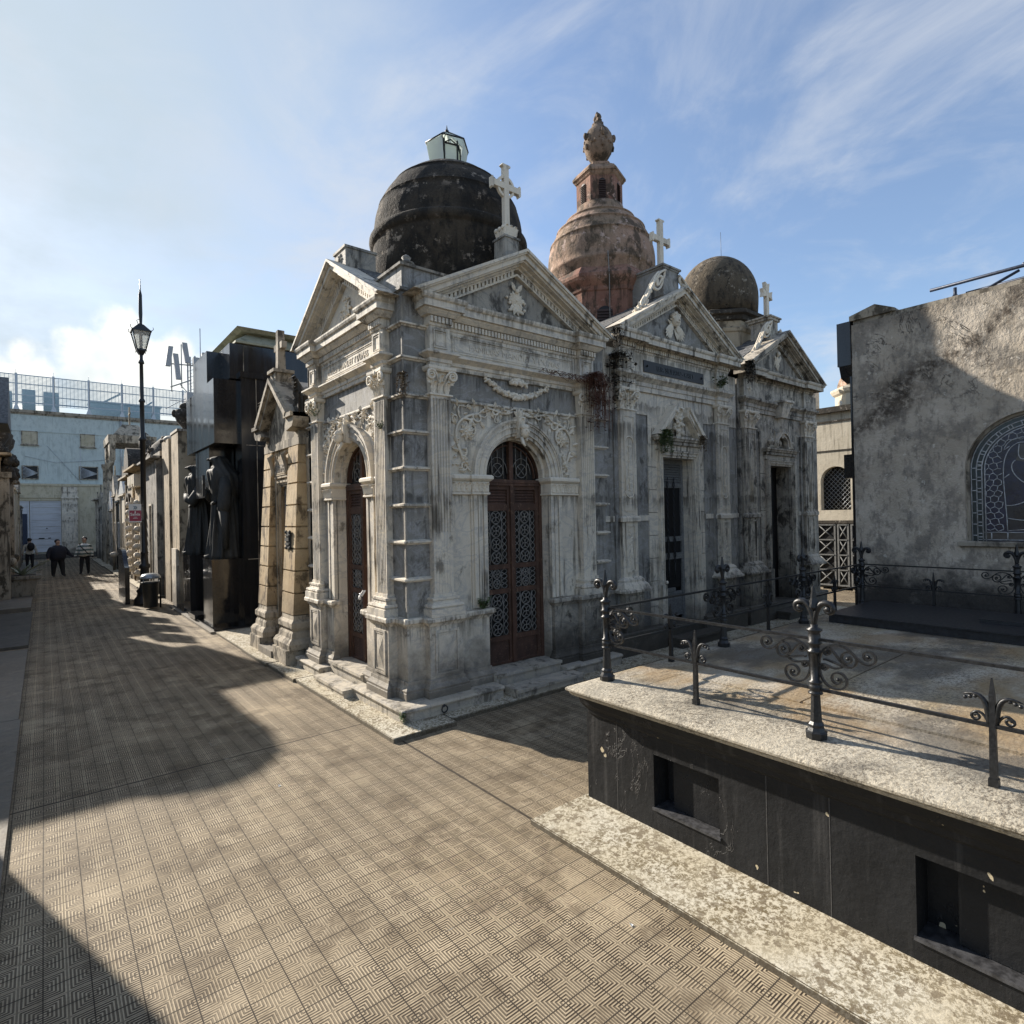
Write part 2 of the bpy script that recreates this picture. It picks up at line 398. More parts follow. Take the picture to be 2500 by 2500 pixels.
PINK = stone('pink_plaster', (.215,.105,.082), (.31,.185,.145), (.05,.04,.03), .9, .8, None, .9, .7, 45, lich=(.40,.27,.22), th=.46)
DOMR = stone('mossy_plaster', (.26,.195,.145), (.42,.29,.235), (.055,.045,.033), .85, .7, None, .92, .9, 45, lich=(.50,.37,.31), th=.47, lsc=8, bd=.016)
URNM = stone('urn_cement', (.16,.125,.10), (.29,.22,.18), (.04,.034,.027), .9, .5, None, .92, .9, 45, th=.46)
DOMD = stone('dark_dome_cement', (.018,.016,.014), (.07,.058,.046), (.010,.0095,.009), .85, .8, None, .92, .8, 40, lich=(.30,.25,.20), th=.46, lsc=7, bd=.016)
DOMC = stone('cracked_dome_cement', (.075,.062,.046), (.14,.115,.085), (.018,.016,.014), .8, .7, None, .92, .8, 40, lich=(.26,.22,.17), cracks=.9, lsc=9, bd=.016)
CURB = None
def curbm():
    k = NT('lichened_kerb_stone')
    c = k.mix(k.ramp(k.noise(2.5, 5, .6), .3, .7), (.52,.46,.34), (.60,.56,.46))
    a = k.ramp(k.noise(42, 8, .78, dist=.5), .44, .56); b = k.ramp(k.noise(1.7, 4, .6), .25, .6, .35, 1)
    c = k.mix(k.math('MULTIPLY', a, b), c, (.155,.12,.065))
    c = k.mix(k.math('MULTIPLY', k.ramp(k.noise(16, 4, .6, loc=(4,4,0)), .56, .60), .75), c, (.15,.115,.07))
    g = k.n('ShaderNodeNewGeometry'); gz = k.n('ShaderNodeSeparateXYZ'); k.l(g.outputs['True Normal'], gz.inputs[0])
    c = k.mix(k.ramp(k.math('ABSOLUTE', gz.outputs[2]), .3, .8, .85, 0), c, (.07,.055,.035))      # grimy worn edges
    return k.out(c, .92, k.bump(k.noise(70, 5, .7), .5, .005))
CURB = curbm()
def slabm():
    k = NT('rain_stained_slab')
    c = k.mix(k.ramp(k.noise(1.4, 6, .6, (1,2.2,1)), .3, .7), (.34,.27,.165), (.52,.465,.375))
    x = k.n('ShaderNodeSeparateXYZ'); k.l(k.pos, x.inputs[0])
    edge = k.ramp(k.math('ADD', x.outputs[0], k.math('MULTIPLY', k.noise(6, 4, .6), .12)), 3.38, 3.50, 1, 0)
    c = k.mix(k.math('MULTIPLY', edge, .8), c, (.55,.495,.39))
    a = k.ramp(k.noise(58, 9, .82, (.7,1,1), .15), .46, .57)
    c = k.mix(k.math('MULTIPLY', a, k.ramp(k.noise(2.1, 4, .6), .35, .62, .35, .9)), c, (.125,.10,.07))
    b = k.ramp(k.noise(1.1, 5, .6, (1,1.6,1), loc=(3,0,0)), .45, .6)
    c = k.mix(k.math('MULTIPLY', k.math('MULTIPLY', b, .5), k.math('SUBTRACT', 1.0, edge)), c, (.27,.165,.065))
    d = k.ramp(k.noise(.9, 6, .65, (1,1.3,1), loc=(1,5,0)), .48, .62)
    c = k.mix(k.math('MULTIPLY', d, .7), c, (.075,.068,.058))
    cr = k.ramp(k.math('ABSOLUTE', k.math('SUBTRACT', k.noise(2.2, 6, .6, dist=.5, loc=(5,5,0)), .5)), 0, .004, 1, 0)
    cr = k.math('MULTIPLY', cr, k.ramp(k.noise(.8, 2, .5, loc=(5,9,0)), .52, .58))
    c = k.mix(k.math('MULTIPLY', cr, .8), c, (.05,.045,.04))
    h = k.math('ADD', k.noise(55, 6, .75, dist=.6), k.noise(22, 6, .7))
    return k.out(c, .85, k.bump(h, 1.0, .009))
SLAB = slabm()
def pavem():
    k = NT('ribbed_paving_tiles')
    x = k.n('ShaderNodeSeparateXYZ'); k.l(k.map(loc=(.012, .012, 0)), x.inputs[0]); T_ = .175
    # slight settlement of the tiles
    def pp(sock, off):
        f = k.math('FRACT', k.math('DIVIDE', k.math('SUBTRACT', sock, off), T_))
        return k.math('MINIMUM', f, k.math('SUBTRACT', 1.0, f))       # 0 at the joint .. .5 at the centre
    u = pp(x.outputs[0], 1.557-1.575); v = pp(x.outputs[1], 2.017-1.925)
    m = k.math('MAXIMUM', u, v); mn = k.math('MINIMUM', u, v)
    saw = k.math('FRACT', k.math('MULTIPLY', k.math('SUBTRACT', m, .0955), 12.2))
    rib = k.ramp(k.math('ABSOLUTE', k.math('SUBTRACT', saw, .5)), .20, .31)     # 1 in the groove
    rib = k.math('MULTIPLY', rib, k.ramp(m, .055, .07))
    cross = k.ramp(mn, .478, .49); joint = k.ramp(k.math('ADD', mn, k.math('MULTIPLY', k.math('LESS_THAN', u, v), .006)), .010, .024, 1, 0)  # joints across the sun drawn wider to paint in their shadow
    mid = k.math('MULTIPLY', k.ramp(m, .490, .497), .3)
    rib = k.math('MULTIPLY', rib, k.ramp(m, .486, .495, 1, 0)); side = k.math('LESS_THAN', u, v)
    wear = k.ramp(k.noise(1.3, 5, .6, loc=(2,3,0)), .50, .68)
    # every tile is a little lighter or darker than its neighbours
    fl = k.n('ShaderNodeVectorMath', operation='FLOOR'); sc = k.map(sc=(1/T_,1/T_,1), loc=(.103,-.526,0)); k.l(sc, fl.inputs[0])
    wn = k.n('ShaderNodeTexWhiteNoise', noise_dimensions='2D'); k.l(fl.outputs[0], wn.inputs['Vector'])
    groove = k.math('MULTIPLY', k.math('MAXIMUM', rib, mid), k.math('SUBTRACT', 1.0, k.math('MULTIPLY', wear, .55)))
    jy = k.math('ABSOLUTE', k.math('SUBTRACT', x.outputs[1], 5.62)); jx = k.math('ABSOLUTE', k.math('SUBTRACT', x.outputs[0], 2.607))
    sp = k.ramp(k.math('ADD', k.math('MINIMUM', jy, k.math('ADD', jx, k.math('MULTIPLY', k.math('GREATER_THAN', x.outputs[1], 4.95), 9.0))), k.math('MULTIPLY', k.noise(9, 4, .6), .012)), .012, .020, 1, 0)
    joint = k.math('MAXIMUM', joint, sp)
    g = k.math('MAXIMUM', groove, joint)
    base = k.mix(wn.outputs['Value'], (.40,.315,.20), (.58,.47,.315))
    base = k.mix(k.ramp(k.noise(.55, 5, .6), .35, .68), base, (.36,.29,.195))
    base = k.mix(k.ramp(k.noise(2.6, 7, .7, loc=(7,0,0)), .50, .62, 0, .65), base, (.17,.125,.075))
    base = k.mix(k.ramp(k.noise(45, 4, .7), .35, .7, 0, .35), base, (.20,.16,.11))
    col = k.mix(k.math('MULTIPLY', groove, k.math('ADD', .76, k.math('MULTIPLY', side, .24))), base, (.040,.027,.016))  # groove dirt, with rib shadow painted in: grooves across the sun are darker
    pale = k.ramp(k.noise(2.1, 3, .6, loc=(0,9,0)), .66, .70)
    jc = k.mix(pale, (.030,.021,.014), (.45,.42,.36))
    col = k.mix(k.math('MULTIPLY', joint, .9), col, jc)
    h = k.math('SUBTRACT', k.math('ADD', k.math('MULTIPLY', k.noise(2.0, 3, .5), .9), k.math('MULTIPLY', k.noise(60, 3, .6), .12)), g)
    return k.out(col, .8, k.bump(h, 1.0, .007), 0, .35)
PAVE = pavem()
def bwall():
    k = NT('black_painted_render')
    c = k.mix(k.ramp(k.noise(3, 6, .65), .3, .75), (.009,.0092,.0098), (.017,.0175,.0185))
    c = k.mix(k.math('MULTIPLY', k.ramp(k.noise(9, 5, .6, (1.4,1.4,.1)), .56, .7), .45), c, (.06,.058,.056))
    chip = k.ramp(k.noise(6.5, 3, .55, loc=(3.3,1.7,.4)), .705, .712)
    c = k.mix(chip, c, (.50,.42,.28))
    c = k.mix(k.ramp(k.noise(40, 4, .7), .70, .76, 0, .7), c, (.16,.155,.15))
    h = k.math('ADD', k.noise(26, 6, .65), k.math('MULTIPLY', k.noise(4.5, 4, .6), 2.2))
    bl = k.math('MULTIPLY', k.ramp(k.math('ABSOLUTE', k.math('SUBTRACT', k.noise(5, 5, .6, (1,1,.6), .5, loc=(1,1,4)), .5)), 0, .018, 1, 0), k.ramp(k.noise(2.4, 3, .5, loc=(8,3,1)), .56, .60))
    c = k.mix(k.math('MULTIPLY', bl, .6), c, (.05,.046,.042))
    h = k.math('SUBTRACT', k.math('ADD', h, k.math('MULTIPLY', bl, 2.0)), k.math('MULTIPLY', chip, .8))
    return k.out(c, .6, k.bump(h, .6, .007), 0, .25)
BWAL = bwall()
def simple(name, col, rough=.5, metal=0.0, var=.25, bs=.15, sc=30, spec=.5):
    k = NT(name); g = k.noise(sc, 4, .6)
    c = k.mix(k.ramp(g, .3, .7), tuple(x*(1-var) for x in col), tuple(min(1, x*(1+var)) for x in col))
    return k.out(c, k.ramp(g, .2, .8, max(.02, rough-.08), min(1, rough+.08)), k.bump(g, bs, .003), metal, spec)
IRON = simple('black_iron_paint', (.012,.0125,.0135), .42, 0, .4, .5, 60, .45)
DIRN = simple('dull_dark_iron', (.022,.023,.026), .5, .2, .4, .3)
GRIL = simple('grey_iron_grille', (.21,.195,.175), .6, .1)
RUST = None
def rustm(name, a, b, c):
    k = NT(name); q = k.mix(k.ramp(k.noise(6, 6, .6, (1,1,.4)), .35, .7), a, b)
    q = k.mix(k.ramp(k.noise(30, 5, .7, (1,1,.6)), .55, .72, 0, .7), q, c)
    return k.out(q, .7, k.bump(k.noise(50, 5, .7), .4, .004))
RUST = rustm('rusty_door_paint', (.058,.030,.019), (.105,.052,.033), (.24,.15,.095))
def blackg():
    k = NT('polished_black_granite')
    c = k.mix(k.ramp(k.noise(120, 3, .6), .4, .7), (.008,.008,.009), (.022,.022,.023))
    c = k.mix(k.math('MULTIPLY', k.ramp(k.noise(6, 5, .55, (1.2,1.2,.06)), .45, .7), .22), c, (.05,.053,.056))
    return k.out(c, k.ramp(k.noise(5, 4, .6, (1,1,.12)), .3, .7, .06, .2), None, 0, .5)
BGRN = blackg()
BRNZ = rustm('dark_bronze', (.018,.019,.018), (.034,.034,.031), (.055,.058,.05)); BRNZ.node_tree.nodes['Principled BSDF'].inputs['Roughness'].default_value = .72
DARK = simple('dark_interior', (.006,.006,.007), .6, 0, .2, .1)
def glassm(name, col, rough=.12, op=.55):
    k = NT(name); k.b.inputs['Transmission Weight'].default_value = op
    return k.out(col, rough, None, 0, .5)
DGLS = simple('dark_dirty_glass', (.014,.014,.014), .3, 0, .3, .05, 8, .3)
def milk():
    k = NT('ribbed_lantern_glass'); k.out((.85,.88,.84), .4, k.bump(k.noise(90, 3, .6), .4, .003), 0, .5)
    t = k.n('ShaderNodeBsdfTranslucent'); t.inputs[0].default_value = (.88,.92,.88,1); q = k.n('ShaderNodeMixShader'); q.inputs[0].default_value = .6
    k.l(k.b.outputs[0], q.inputs[1]); k.l(t.outputs[0], q.inputs[2]); k.l(q.outputs[0], k.t.nodes['Material Output'].inputs[0]); return k.m
LGLS = milk()
def mk_lamp_glass(): return glassm('lamp_glass', (.85,.85,.82), .1, .8)
LMPG = mk_lamp_glass()
LOUV = simple('dark_louvre', (.05,.03,.025), .7)
def plank():
    k = NT('white_gate_paint'); c = k.mix(k.ramp(k.noise(4, 6, .6, (.4,1,3)), .4, .75), (.50,.51,.53), (.40,.40,.41))
    return k.out(c, .6, k.bump(k.noise(20, 4, .6, (.3,1,3)), .3, .004))
GATE = plank()
PALE = stone('pale_blue_render', (.45,.54,.59), (.51,.60,.64), (.29,.35,.38), .55, .6, None, .85, .2, 20, th=.5)  # blue render, lightened slightly to put distant haze into its colour
BEIG = stone('beige_render', (.45,.42,.33), (.52,.49,.41), (.25,.23,.18), .5, .6, None, .85, .2, 20)
WALR = None
def rwall():
    k = NT('weathered_lime_wall')
    x = k.n('ShaderNodeSeparateXYZ'); k.l(k.pos, x.inputs[0])
    c = k.mix(k.ramp(k.noise(1.3, 7, .62), .35, .68), (.38,.325,.255), (.54,.475,.39))
    c = k.mix(k.math('MULTIPLY', k.ramp(k.noise(2.6, 7, .7, (1,1.2,1), loc=(5,2,1)), .48, .60), .62), c, (.165,.15,.13))
    c = k.mix(k.math('MULTIPLY', k.ramp(k.noise(8, 7, .72, (1,2.2,.8), loc=(1,2,7)), .52, .62), .5), c, (.14,.125,.11))
    c = k.mix(k.ramp(k.noise(13, 4, .6, loc=(3,8,1)), .64, .68, 0, .7), c, (.60,.55,.47))
    # soot band that runs slantwise across the wall, and the stained foot
    zb = k.math('ADD', x.outputs[2], k.math('MULTIPLY', x.outputs[1], .62))
    zb = k.math('ADD', zb, k.math('MULTIPLY', k.math('SUBTRACT', k.noise(2.2, 6, .65, loc=(0,3,3)), .5), 1.1))
    bandd = k.math('SUBTRACT', 1.0, k.math('DIVIDE', k.math('ABSOLUTE', k.math('SUBTRACT', zb, 5.16)), .30), clamp=True)
    bandd = k.math('MULTIPLY', bandd, k.ramp(k.noise(14, 7, .75), .34, .56))
    c = k.mix(k.math('MULTIPLY', bandd, .92), c, (.055,.04,.028))
    ft = k.math('ADD', x.outputs[2], k.math('MULTIPLY', k.math('SUBTRACT', k.noise(2.0, 6, .65, loc=(0,1,7)), .5), 1.5))
    c = k.mix(k.ramp(ft, 1.0, 1.5, .92, 0), c, (.035,.032,.03))
    tp = k.ramp(k.math('ADD', x.outputs[2], k.math('MULTIPLY', k.noise(3, 5, .6), .5)), 4.55, 4.9)
    c = k.mix(k.math('MULTIPLY', tp, .7), c, (.09,.075,.06))
    cr = k.ramp(k.math('ABSOLUTE', k.math('SUBTRACT', k.noise(1.9, 7, .62, dist=.9), .5)), 0, .008, 1, 0)
    cr = k.math('MULTIPLY', cr, k.math('MULTIPLY', k.ramp(x.outputs[2], 3.2, 3.7), k.ramp(k.noise(1.9, 3, .5), .42, .58)))
    c = k.mix(cr, c, (.07,.055,.04))
    h = k.math('ADD', k.noise(30, 6, .7), k.math('MULTIPLY', k.noise(5, 5, .65), 2.4))
    h = k.math('SUBTRACT', h, k.math('MULTIPLY', cr, 3.0))
    return k.out(c, .9, k.bump(h, .75, .02))
WALR = rwall()
STUC = stone('rough_pale_stucco', (.46,.43,.37), (.56,.53,.47), (.16,.14,.12), .35, .6, None, .9, .9, 30, th=.6)
FOLD = None
def leafm(name, a, b):
    k = NT(name); c = k.mix(k.ramp(k.noise(14, 3, .6), .3, .7), a, b); return k.out(c, .6)
VINE = leafm('dead_vine', (.07,.028,.018), (.13,.06,.035))
GRNL = leafm('green_leaf', (.05,.08,.025), (.10,.14,.05))
BLKV = leafm('blackened_vine', (.018,.013,.009), (.04,.03,.018))
DRYL = leafm('dry_weed', (.09,.06,.035), (.15,.11,.06))
AGAV = leafm('agave_leaf', (.22,.27,.20), (.36,.40,.30))
SKIN = simple('skin', (.42,.27,.20), .55, 0, .1, 0)
HAIR = simple('black_hair', (.015,.012,.012), .5, 0, .2, .2)
NAVY = simple('navy_cloth', (.012,.014,.025), .85, 0, .3, .3, 60)
BLKC = simple('black_cloth', (.014,.014,.016), .85, 0, .3, .3, 60)
CREM = simple('cream_cloth', (.55,.50,.42), .85, 0, .15, .3, 60)
SHOE = simple('dark_shoe', (.02,.02,.02), .5, 0, .2, 0)
def stripem():
    k = NT('striped_jumper'); x = k.n('ShaderNodeSeparateXYZ'); k.l(k.pos, x.inputs[0])
    f = k.math('FRACT', k.math('DIVIDE', k.math('ADD', x.outputs[2], k.math('MULTIPLY', k.noise(4, 2, .5), .06)), .155))
    return k.out(k.mix(k.ramp(f, .5, .56), (.62,.62,.58), (.14,.19,.18)), .85, k.bump(k.noise(80, 3, .6), .4, .004))
STRP = stripem()
SIGW = simple('white_enamel', (.72,.72,.70), .35, 0, .05, 0)
SIGR = simple('maroon_enamel', (.32,.035,.075), .35, 0, .08, 0)
SIGG = simple('grey_print', (.18,.22,.25), .5, 0, .1, 0)
BIND = simple('dark_plastic', (.022,.025,.026), .4, 0, .3, .2)
BINL = simple('grey_bin_lid', (.33,.35,.36), .3, .3, .15, .1)
SIGN = simple('black_plaque', (.022,.022,.023), .55, 0, .3, .2)
SIGT = simple('black_letters', (.006,.006,.006), .4, 0, .1, 0)
CARG = simple('grey_roof_slate', (.12,.12,.12), .8, 0, .4, .6, 20)
STEL = simple('galvanised_steel', (.42,.45,.48), .45, .5)
STLD = simple('dull_painted_steel', (.15,.15,.145), .7, 0)
STLB = simple('blue_grey_steel', (.25,.34,.40), .5, .3)
STBL = simple('dark_blue_steel', (.02,.03,.055), .5, .3)
ANTW = simple('grey_antenna_panel', (.30,.32,.34), .5)
# ---------------------------------------------------------------- the paved ground and its kerbs
m = MB(); m.add([(-400,-60,0),(400,-60,0),(400,700,0),(-400,700,0)], [(0,1,2,3)])
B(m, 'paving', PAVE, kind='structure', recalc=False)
def kerbpoly(poly, z1, seed):
    m = MB(); m.slab(poly, -.05, z1-.008)
    n = len(poly); cx = sum(p[0] for p in poly)/n; cy = sum(p[1] for p in poly)/n
    m.slab([(p[0]+(.008 if p[0] < cx else -.008), p[1]+(.008 if p[1] < cy else -.008)) for p in poly], z1-.008, z1)
    return m
m = MB()
def kb(x0, x1, y0, y1, z=.045):
    m.box(x0, x1, y0, y1, -.05, z-.006); m.box(x0+.006, x1-.006, y0+.006, y1-.006, z-.006, z)
kb(2.50, 3.2, 4.92, 7.62); kb(2.47, 3.2, 7.63, 8.72); kb(2.44, 3.2, 8.73, 10.0, .05); kb(2.46, 3.3, 10.01, 11.9, .04)
kb(3.21, 5.0, 5.02, 5.6); kb(5.01, 8.6, 5.04, 5.7, .04); kb(8.61, 13.1, 5.05, 5.7, .04)
kb(2.30, 3.3, 18.7, 22.0, .06); kb(2.28, 3.3, 22.01, 27.0, .06); kb(2.2, 3.3, 27.01, 34.0, .06); kb(2.15, 3.3, 34.01, 42.0, .06)
B(m, 'kerb', CURB, kind='structure')
m = MB()
m.box(2.545, 3.3, -1.6, 3.02, -.05, .032); m.box(2.551, 3.3, -1.6, 3.014, .032, .038)
B(m, 'pavement_slab', CURB, kind='structure')

# ---------------------------------------------------------------- shared classical pieces
def prof(pts, back=-.05): return [(back, pts[0][1])]+pts+[(back, pts[-1][1])]
CAPM = prof([(.0,0),(.012,.0),(.03,.03),(.055,.05),(.055,.085),(.045,.10)])
def shift(p, z): return [(a, b+z) for a, b in p]
def basemould(z0, h, out):
    return prof([(out,z0),(out,z0+h*.38),(out*.85,z0+h*.42),(out*.9,z0+h*.55),(out*.55,z0+h*.68),(out*.3,z0+h*.8),(out*.25,z0+h),(0,z0+h)])
def dado(path, z0, zb, z1, mt, parent, name='pedestal'):
    # panelled pedestal run: plinth, die and moulded cap swept along one broken plan line
    m = MB(); m.sweep(path, basemould(z0, zb-z0, .055)); m.sweep(path, prof([(0,zb),(0,z1-.1)], -.16)); m.sweep(path, shift(CAPM, z1-.1))
    return B(m, name, mt, parent)
def pil_base(T, s0, s1, d, z0, z1, mt, parent, name='pilaster_base'):
    m = MB(T); h = z1-z0
    m.sweep([(s0,-.01),(s0,d),(s1,d),(s1,-.01)], prof([(.085,z0),(.085,z0+h*.34),(.062,z0+h*.36),(.078,z0+h*.44),(.070,z0+h*.54),(.040,z0+h*.57),(.032,z0+h*.70),(.045,z0+h*.74),(.045,z0+h*.84),(.012,z0+h*.86),(.012,z0+h),(0,z0+h)]))
    m.box(s0+.01, s1-.01, -.01, d-.002, z0, z1)
    return B(m, name, mt, parent)
def fluted(T, s0, s1, d, z0, z1, zr, mt, parent, n=6):
    m = MB(T)
    def plan(depth, conv):
        e = .018; w = (s1-s0-2*e)/n; P = [(s0,-.01),(s0,d)]
        for i in range(n):
            a = s0+e+i*w; P.append((a+.006, d))
            for k in (1,2,3):
                P.append((a+.006+(w-.012)*k/4, d-depth*(1 if k == 2 else .72)))
            P.append((a+w-.006, d))
        return P+[(s1,d),(s1,-.01)]
    m.slab(plan(.006, 0), z0, zr); m.slab(plan(.019, 0), zr, z1-.03); m.slab([(s0,-.01),(s0,d),(s1,d),(s1,-.01)], z1-.03, z1)
    return B(m, 'pilaster', mt, parent)
def capital(T, s0, s1, d, z0, z1, mt, parent):
    m = MB(T); h = z1-z0; c = (s0+s1)/2; w = (s1-s0)/2
    m.sweep([(s0,-.01),(s0,d),(s1,d),(s1,-.01)], prof([(.0,z0),(.018,z0+.005),(.018,z0+.022),(0,z0+.028)]))
    m.frus((s0+.02, s1-.02, -.01, d-.025), (s0, s1, -.01, d-.005), z0, z1-.05)
    m.sweep([(s0-.01,-.01),(s0-.01,d+.02),(c-.03,d+.01),(c+.03,d+.01),(s1+.01,d+.02),(s1+.01,-.01)], prof([(.02,z1-.05),(.035,z1-.03),(.035,z1)]))
    for sg, s in ((-1, s0), (1, s1)):
        cx, cz = s+sg*.005, z1-.10
        sp = spiral(cx, cz, .052, .010, pi/2, pi/2-sg*4.2*pi, 34)
        m.tube([(a, d+.045-.02*i/34, b) for i, (a, b) in enumerate(sp)], [.016*(1-.45*i/34) for i in range(35)], 5)
        m.tube([(cx-sg*w*.75, d+.012, z0+h*.45), (cx-sg*w*.55, d+.03, z0+h*.7), (cx-sg*w*.3, d+.04, z1-.055), (cx, d+.045, z1-.048)], [.008,.012,.014,.014], 5)
        m.ball(cx, d+.035, cz, .016)
        m.curl(s+sg*.002, z0+h*.40, h*.30, .09, d+.005, .055)
    for k in (-1, 0, 1): m.curl(c+k*w*.66, z0+.028, h*.42, w*.60, d-.012, .075)
    m.curl(c, z0+h*.35, h*.38, w*.5, d, .07)
    m.ball(c, d+.035, z1-.03, .03, .02, .03)
    return B(m, 'capital', mt, parent)
def dentils(m, s0, s1, d0, d1, z0, z1, pitch=.047):
    n = int((s1-s0)/pitch); w = (s1-s0)/n
    for i in range(n): m.box(s0+w*(i+.18), s0+w*(i+.82), d0, d1, z0, z1)
def entablature(T, c, hi, ho, dp, za, zb, zf, zc, apex, mt, mtt, parent, hw=None, proj=.20, frieze_mat=None, roofd=1.2, dm=.035):
    # architrave za..zb, frieze ..zf, horizontal cornice ..zc, pediment up to apex
    hw = hw or ho+.24; pp = [(c-ho,-.02),(c-ho,dp),(c-hi,dp),(c-hi,dm),(c+hi,dm),(c+hi,dp),(c+ho,dp),(c+ho,-.02)]
    m = MB(T); h = zb-za
    m.sweep(pp, prof([(0,za),(0,za+h*.3),(.015,za+h*.32),(.015,za+h*.55),(.03,za+h*.6),(.06,za+h*.72),(.085,za+h*.8),(.085,zb-.015),(.06,zb)], -.04))
    m.sweep(pp, prof([(.0,zb),(0,zf)], -.04))
    B(m, 'architrave', mt, parent)
    m = MB(T)
    zd = zf+.11
    m.sweep(pp, prof([(0,zf),(.012,zf+.01),(.02,zf+.03),(.012,zf+.035),(.012,zd)], -.04))
    for a, b, q in ((c-ho-.015, c-hi+.015, dp), (c-hi+.03, c+hi-.03, dm), (c+hi-.015, c+ho+.015, dp)): dentils(m, a, b, q+.008, q+.042, zf+.04, zd-.008)
    pr = proj-dp
    m.sweep(pp, prof([(.05,zd),(.07,zd+.02),(.09,zd+.04),(pr-.02,zc-.115),(pr-.02,zc-.13),(pr,zc-.13),(pr,zc-.06),(pr+.02,zc-.045),(pr+.03,zc-.02),(pr+.03,zc)], -.04))
    B(m, 'cornice', mt, parent)
    # pediment: tympanum, stepped raking mouldings and their dentils
    P = MB(T); sl = (apex-zc)/hw
    P.prism([(c-hw+.2, zc),(c, apex-.12),(c+hw-.2, zc)], -.05, dm-.02)
    B(P, 'tympanum', mtt, parent)
    m = MB(T)
    def chev(t0, t1, d0, d1):
        a = [(c-hw+t0/sl, zc),(c, apex-t0),(c+hw-t0/sl, zc)]; b = [(c+hw-t1/sl, zc),(c, apex-t1),(c-hw+t1/sl, zc)]
        m.prism([a[0],a[1],b[1],b[2]], d0, d1); m.prism([a[1],a[2],b[0],b[1]], d0, d1)
    chev(0, .035, -.05, proj+.05); chev(.035, .055, -.05, proj+.03); chev(.055, .115, -.05, proj); chev(.115, .135, -.05, proj-.03)
    chev(.135, .16, -.05, proj-.10); chev(.16, .185, -.05, dm+.05); chev(.235, .262, -.05, dm+.035)
    n = int((hw-.30)/.055)
    for i in range(n):
        a = .30+(hw-.34)*i/n; w = (hw-.34)/n*.62
        for sg in (-1, 1):
            zt = lambda q: zc+q*sl
            s0, s1 = (c-hw+a, c-hw+a+w) if sg < 0 else (c+hw-a, c+hw-a-w)
            if zc+a*sl-.235 < zc+.01: continue
            m.prism([(s0, zt(a)-.185),(s1, zt(a+w)-.185),(s1, zt(a+w)-.236),(s0, zt(a)-.236)], -.02, dm+.04)
    B(m, 'raking_cornice', mt, parent)
    r = MB(T); r.prism([(c-hw+.03, zc+.002),(c, apex-.006),(c+hw-.03, zc+.002)], -roofd, -.05)
    for sg in (-1, 1):
        for i in range(int(roofd/.17)):
            d1 = -.06-i*.17
            for j in range(8):
                a = (hw-.06)*j/8; b = (hw-.06)*(j+1.06)/8; lift = .012
                zt = lambda q: apex-q*sl
                s0, s1 = c+sg*a, c+sg*b
                r.add([(s0,d1,zt(a)+.004),(s1,d1,zt(b)+lift+.006),(s1,d1-.165,zt(b)+lift+.006),(s0,d1-.165,zt(a)+.004),
                       (s0,d1,zt(a)-.01),(s1,d1,zt(b)-.008),(s1,d1-.165,zt(b)-.008),(s0,d1-.165,zt(a)-.01)],
                      [(0,1,2,3),(4,7,6,5),(0,4,5,1),(1,5,6,2),(2,6,7,3),(3,7,4,0)])
    B(r, 'roof', CARG, parent)
def dome(cx, cy, prof_, mt, parent, name='dome', n=56): 
    m = MB(); m.lathe(cx, cy, prof_, n); return B(m, name, mt, parent)
def cross_shape(T, c, z0, h, w, t, d, mt, parent, ends='trefoil', name='cross', zarm=.68):
    m = MB(T); q = t/2
    za = z0+h*zarm; a = w/2; top = z0+h; e = t*.45
    def arm(x0, z0_, x1, z1_, dirx):
        if dirx: m.prism([(x0,za-q),(x1-dirx*t*.45,za-q),(x1-dirx*t*.25,za-q-e),(x1,za-q-e*.6),(x1,za+q+e*.6),(x1-dirx*t*.25,za+q+e),(x1-dirx*t*.45,za+q),(x0,za+q)], d-t*.4, d+t*.4)
    m.prism([(c-q,z0),(c-q,top-t*.45),(c-q-e,top-t*.25),(c-q-e*.6,top),(c+q+e*.6,top),(c+q+e,top-t*.25),(c+q,top-t*.45),(c+q,z0)], d-t*.4, d+t*.4)
    arm(c-q, 0, c-a, 0, -1); arm(c+q, 0, c+a, 0, 1)
    if ends == 'ring': m.band(c, za, w*.23, w*.30, d-t*.25, d+t*.25, 0, 2*pi, 24)
    return B(m, name, mt, parent)
def cross_pattee(T, c, z0, h, w, t, d, mt, parent):
    m = MB(T); za = z0+h*.66; a = w/2; q = t*.42; f = t*.85
    m.prism([(c-q*1.15,z0),(c-q,za),(c-f,z0+h-.02),(c,z0+h-.05),(c+f,z0+h-.02),(c+q,za),(c+q*1.15,z0)], d-t*.35, d+t*.35)
    for sg in (-1, 1): m.prism([(c+sg*q*.9,za-q*.9),(c+sg*(a-.01),za-f),(c+sg*(a-.035),za),(c+sg*(a-.01),za+f),(c+sg*q*.9,za+q*.9)], d-t*.35, d+t*.35)
    return B(m, 'cross', mt, parent)
def arch_wall(m, s0, s1, c, r, z0, zs, zt, d0, d1, n=24):
    m.box(s0, c-r, d0, d1, z0, zs); m.box(c+r, s1, d0, d1, z0, zs)
    P = [(c-r*cos(pi*i/n), zs+r*sin(pi*i/n)) for i in range(n+1)]
    h = n//2
    m.prism([(s0,zs)]+P[:h+1]+[(c,zt),(s0,zt)], d0, d1); m.prism([(c,zt)]+P[h:]+[(s1,zs),(s1,zt)], d0, d1)
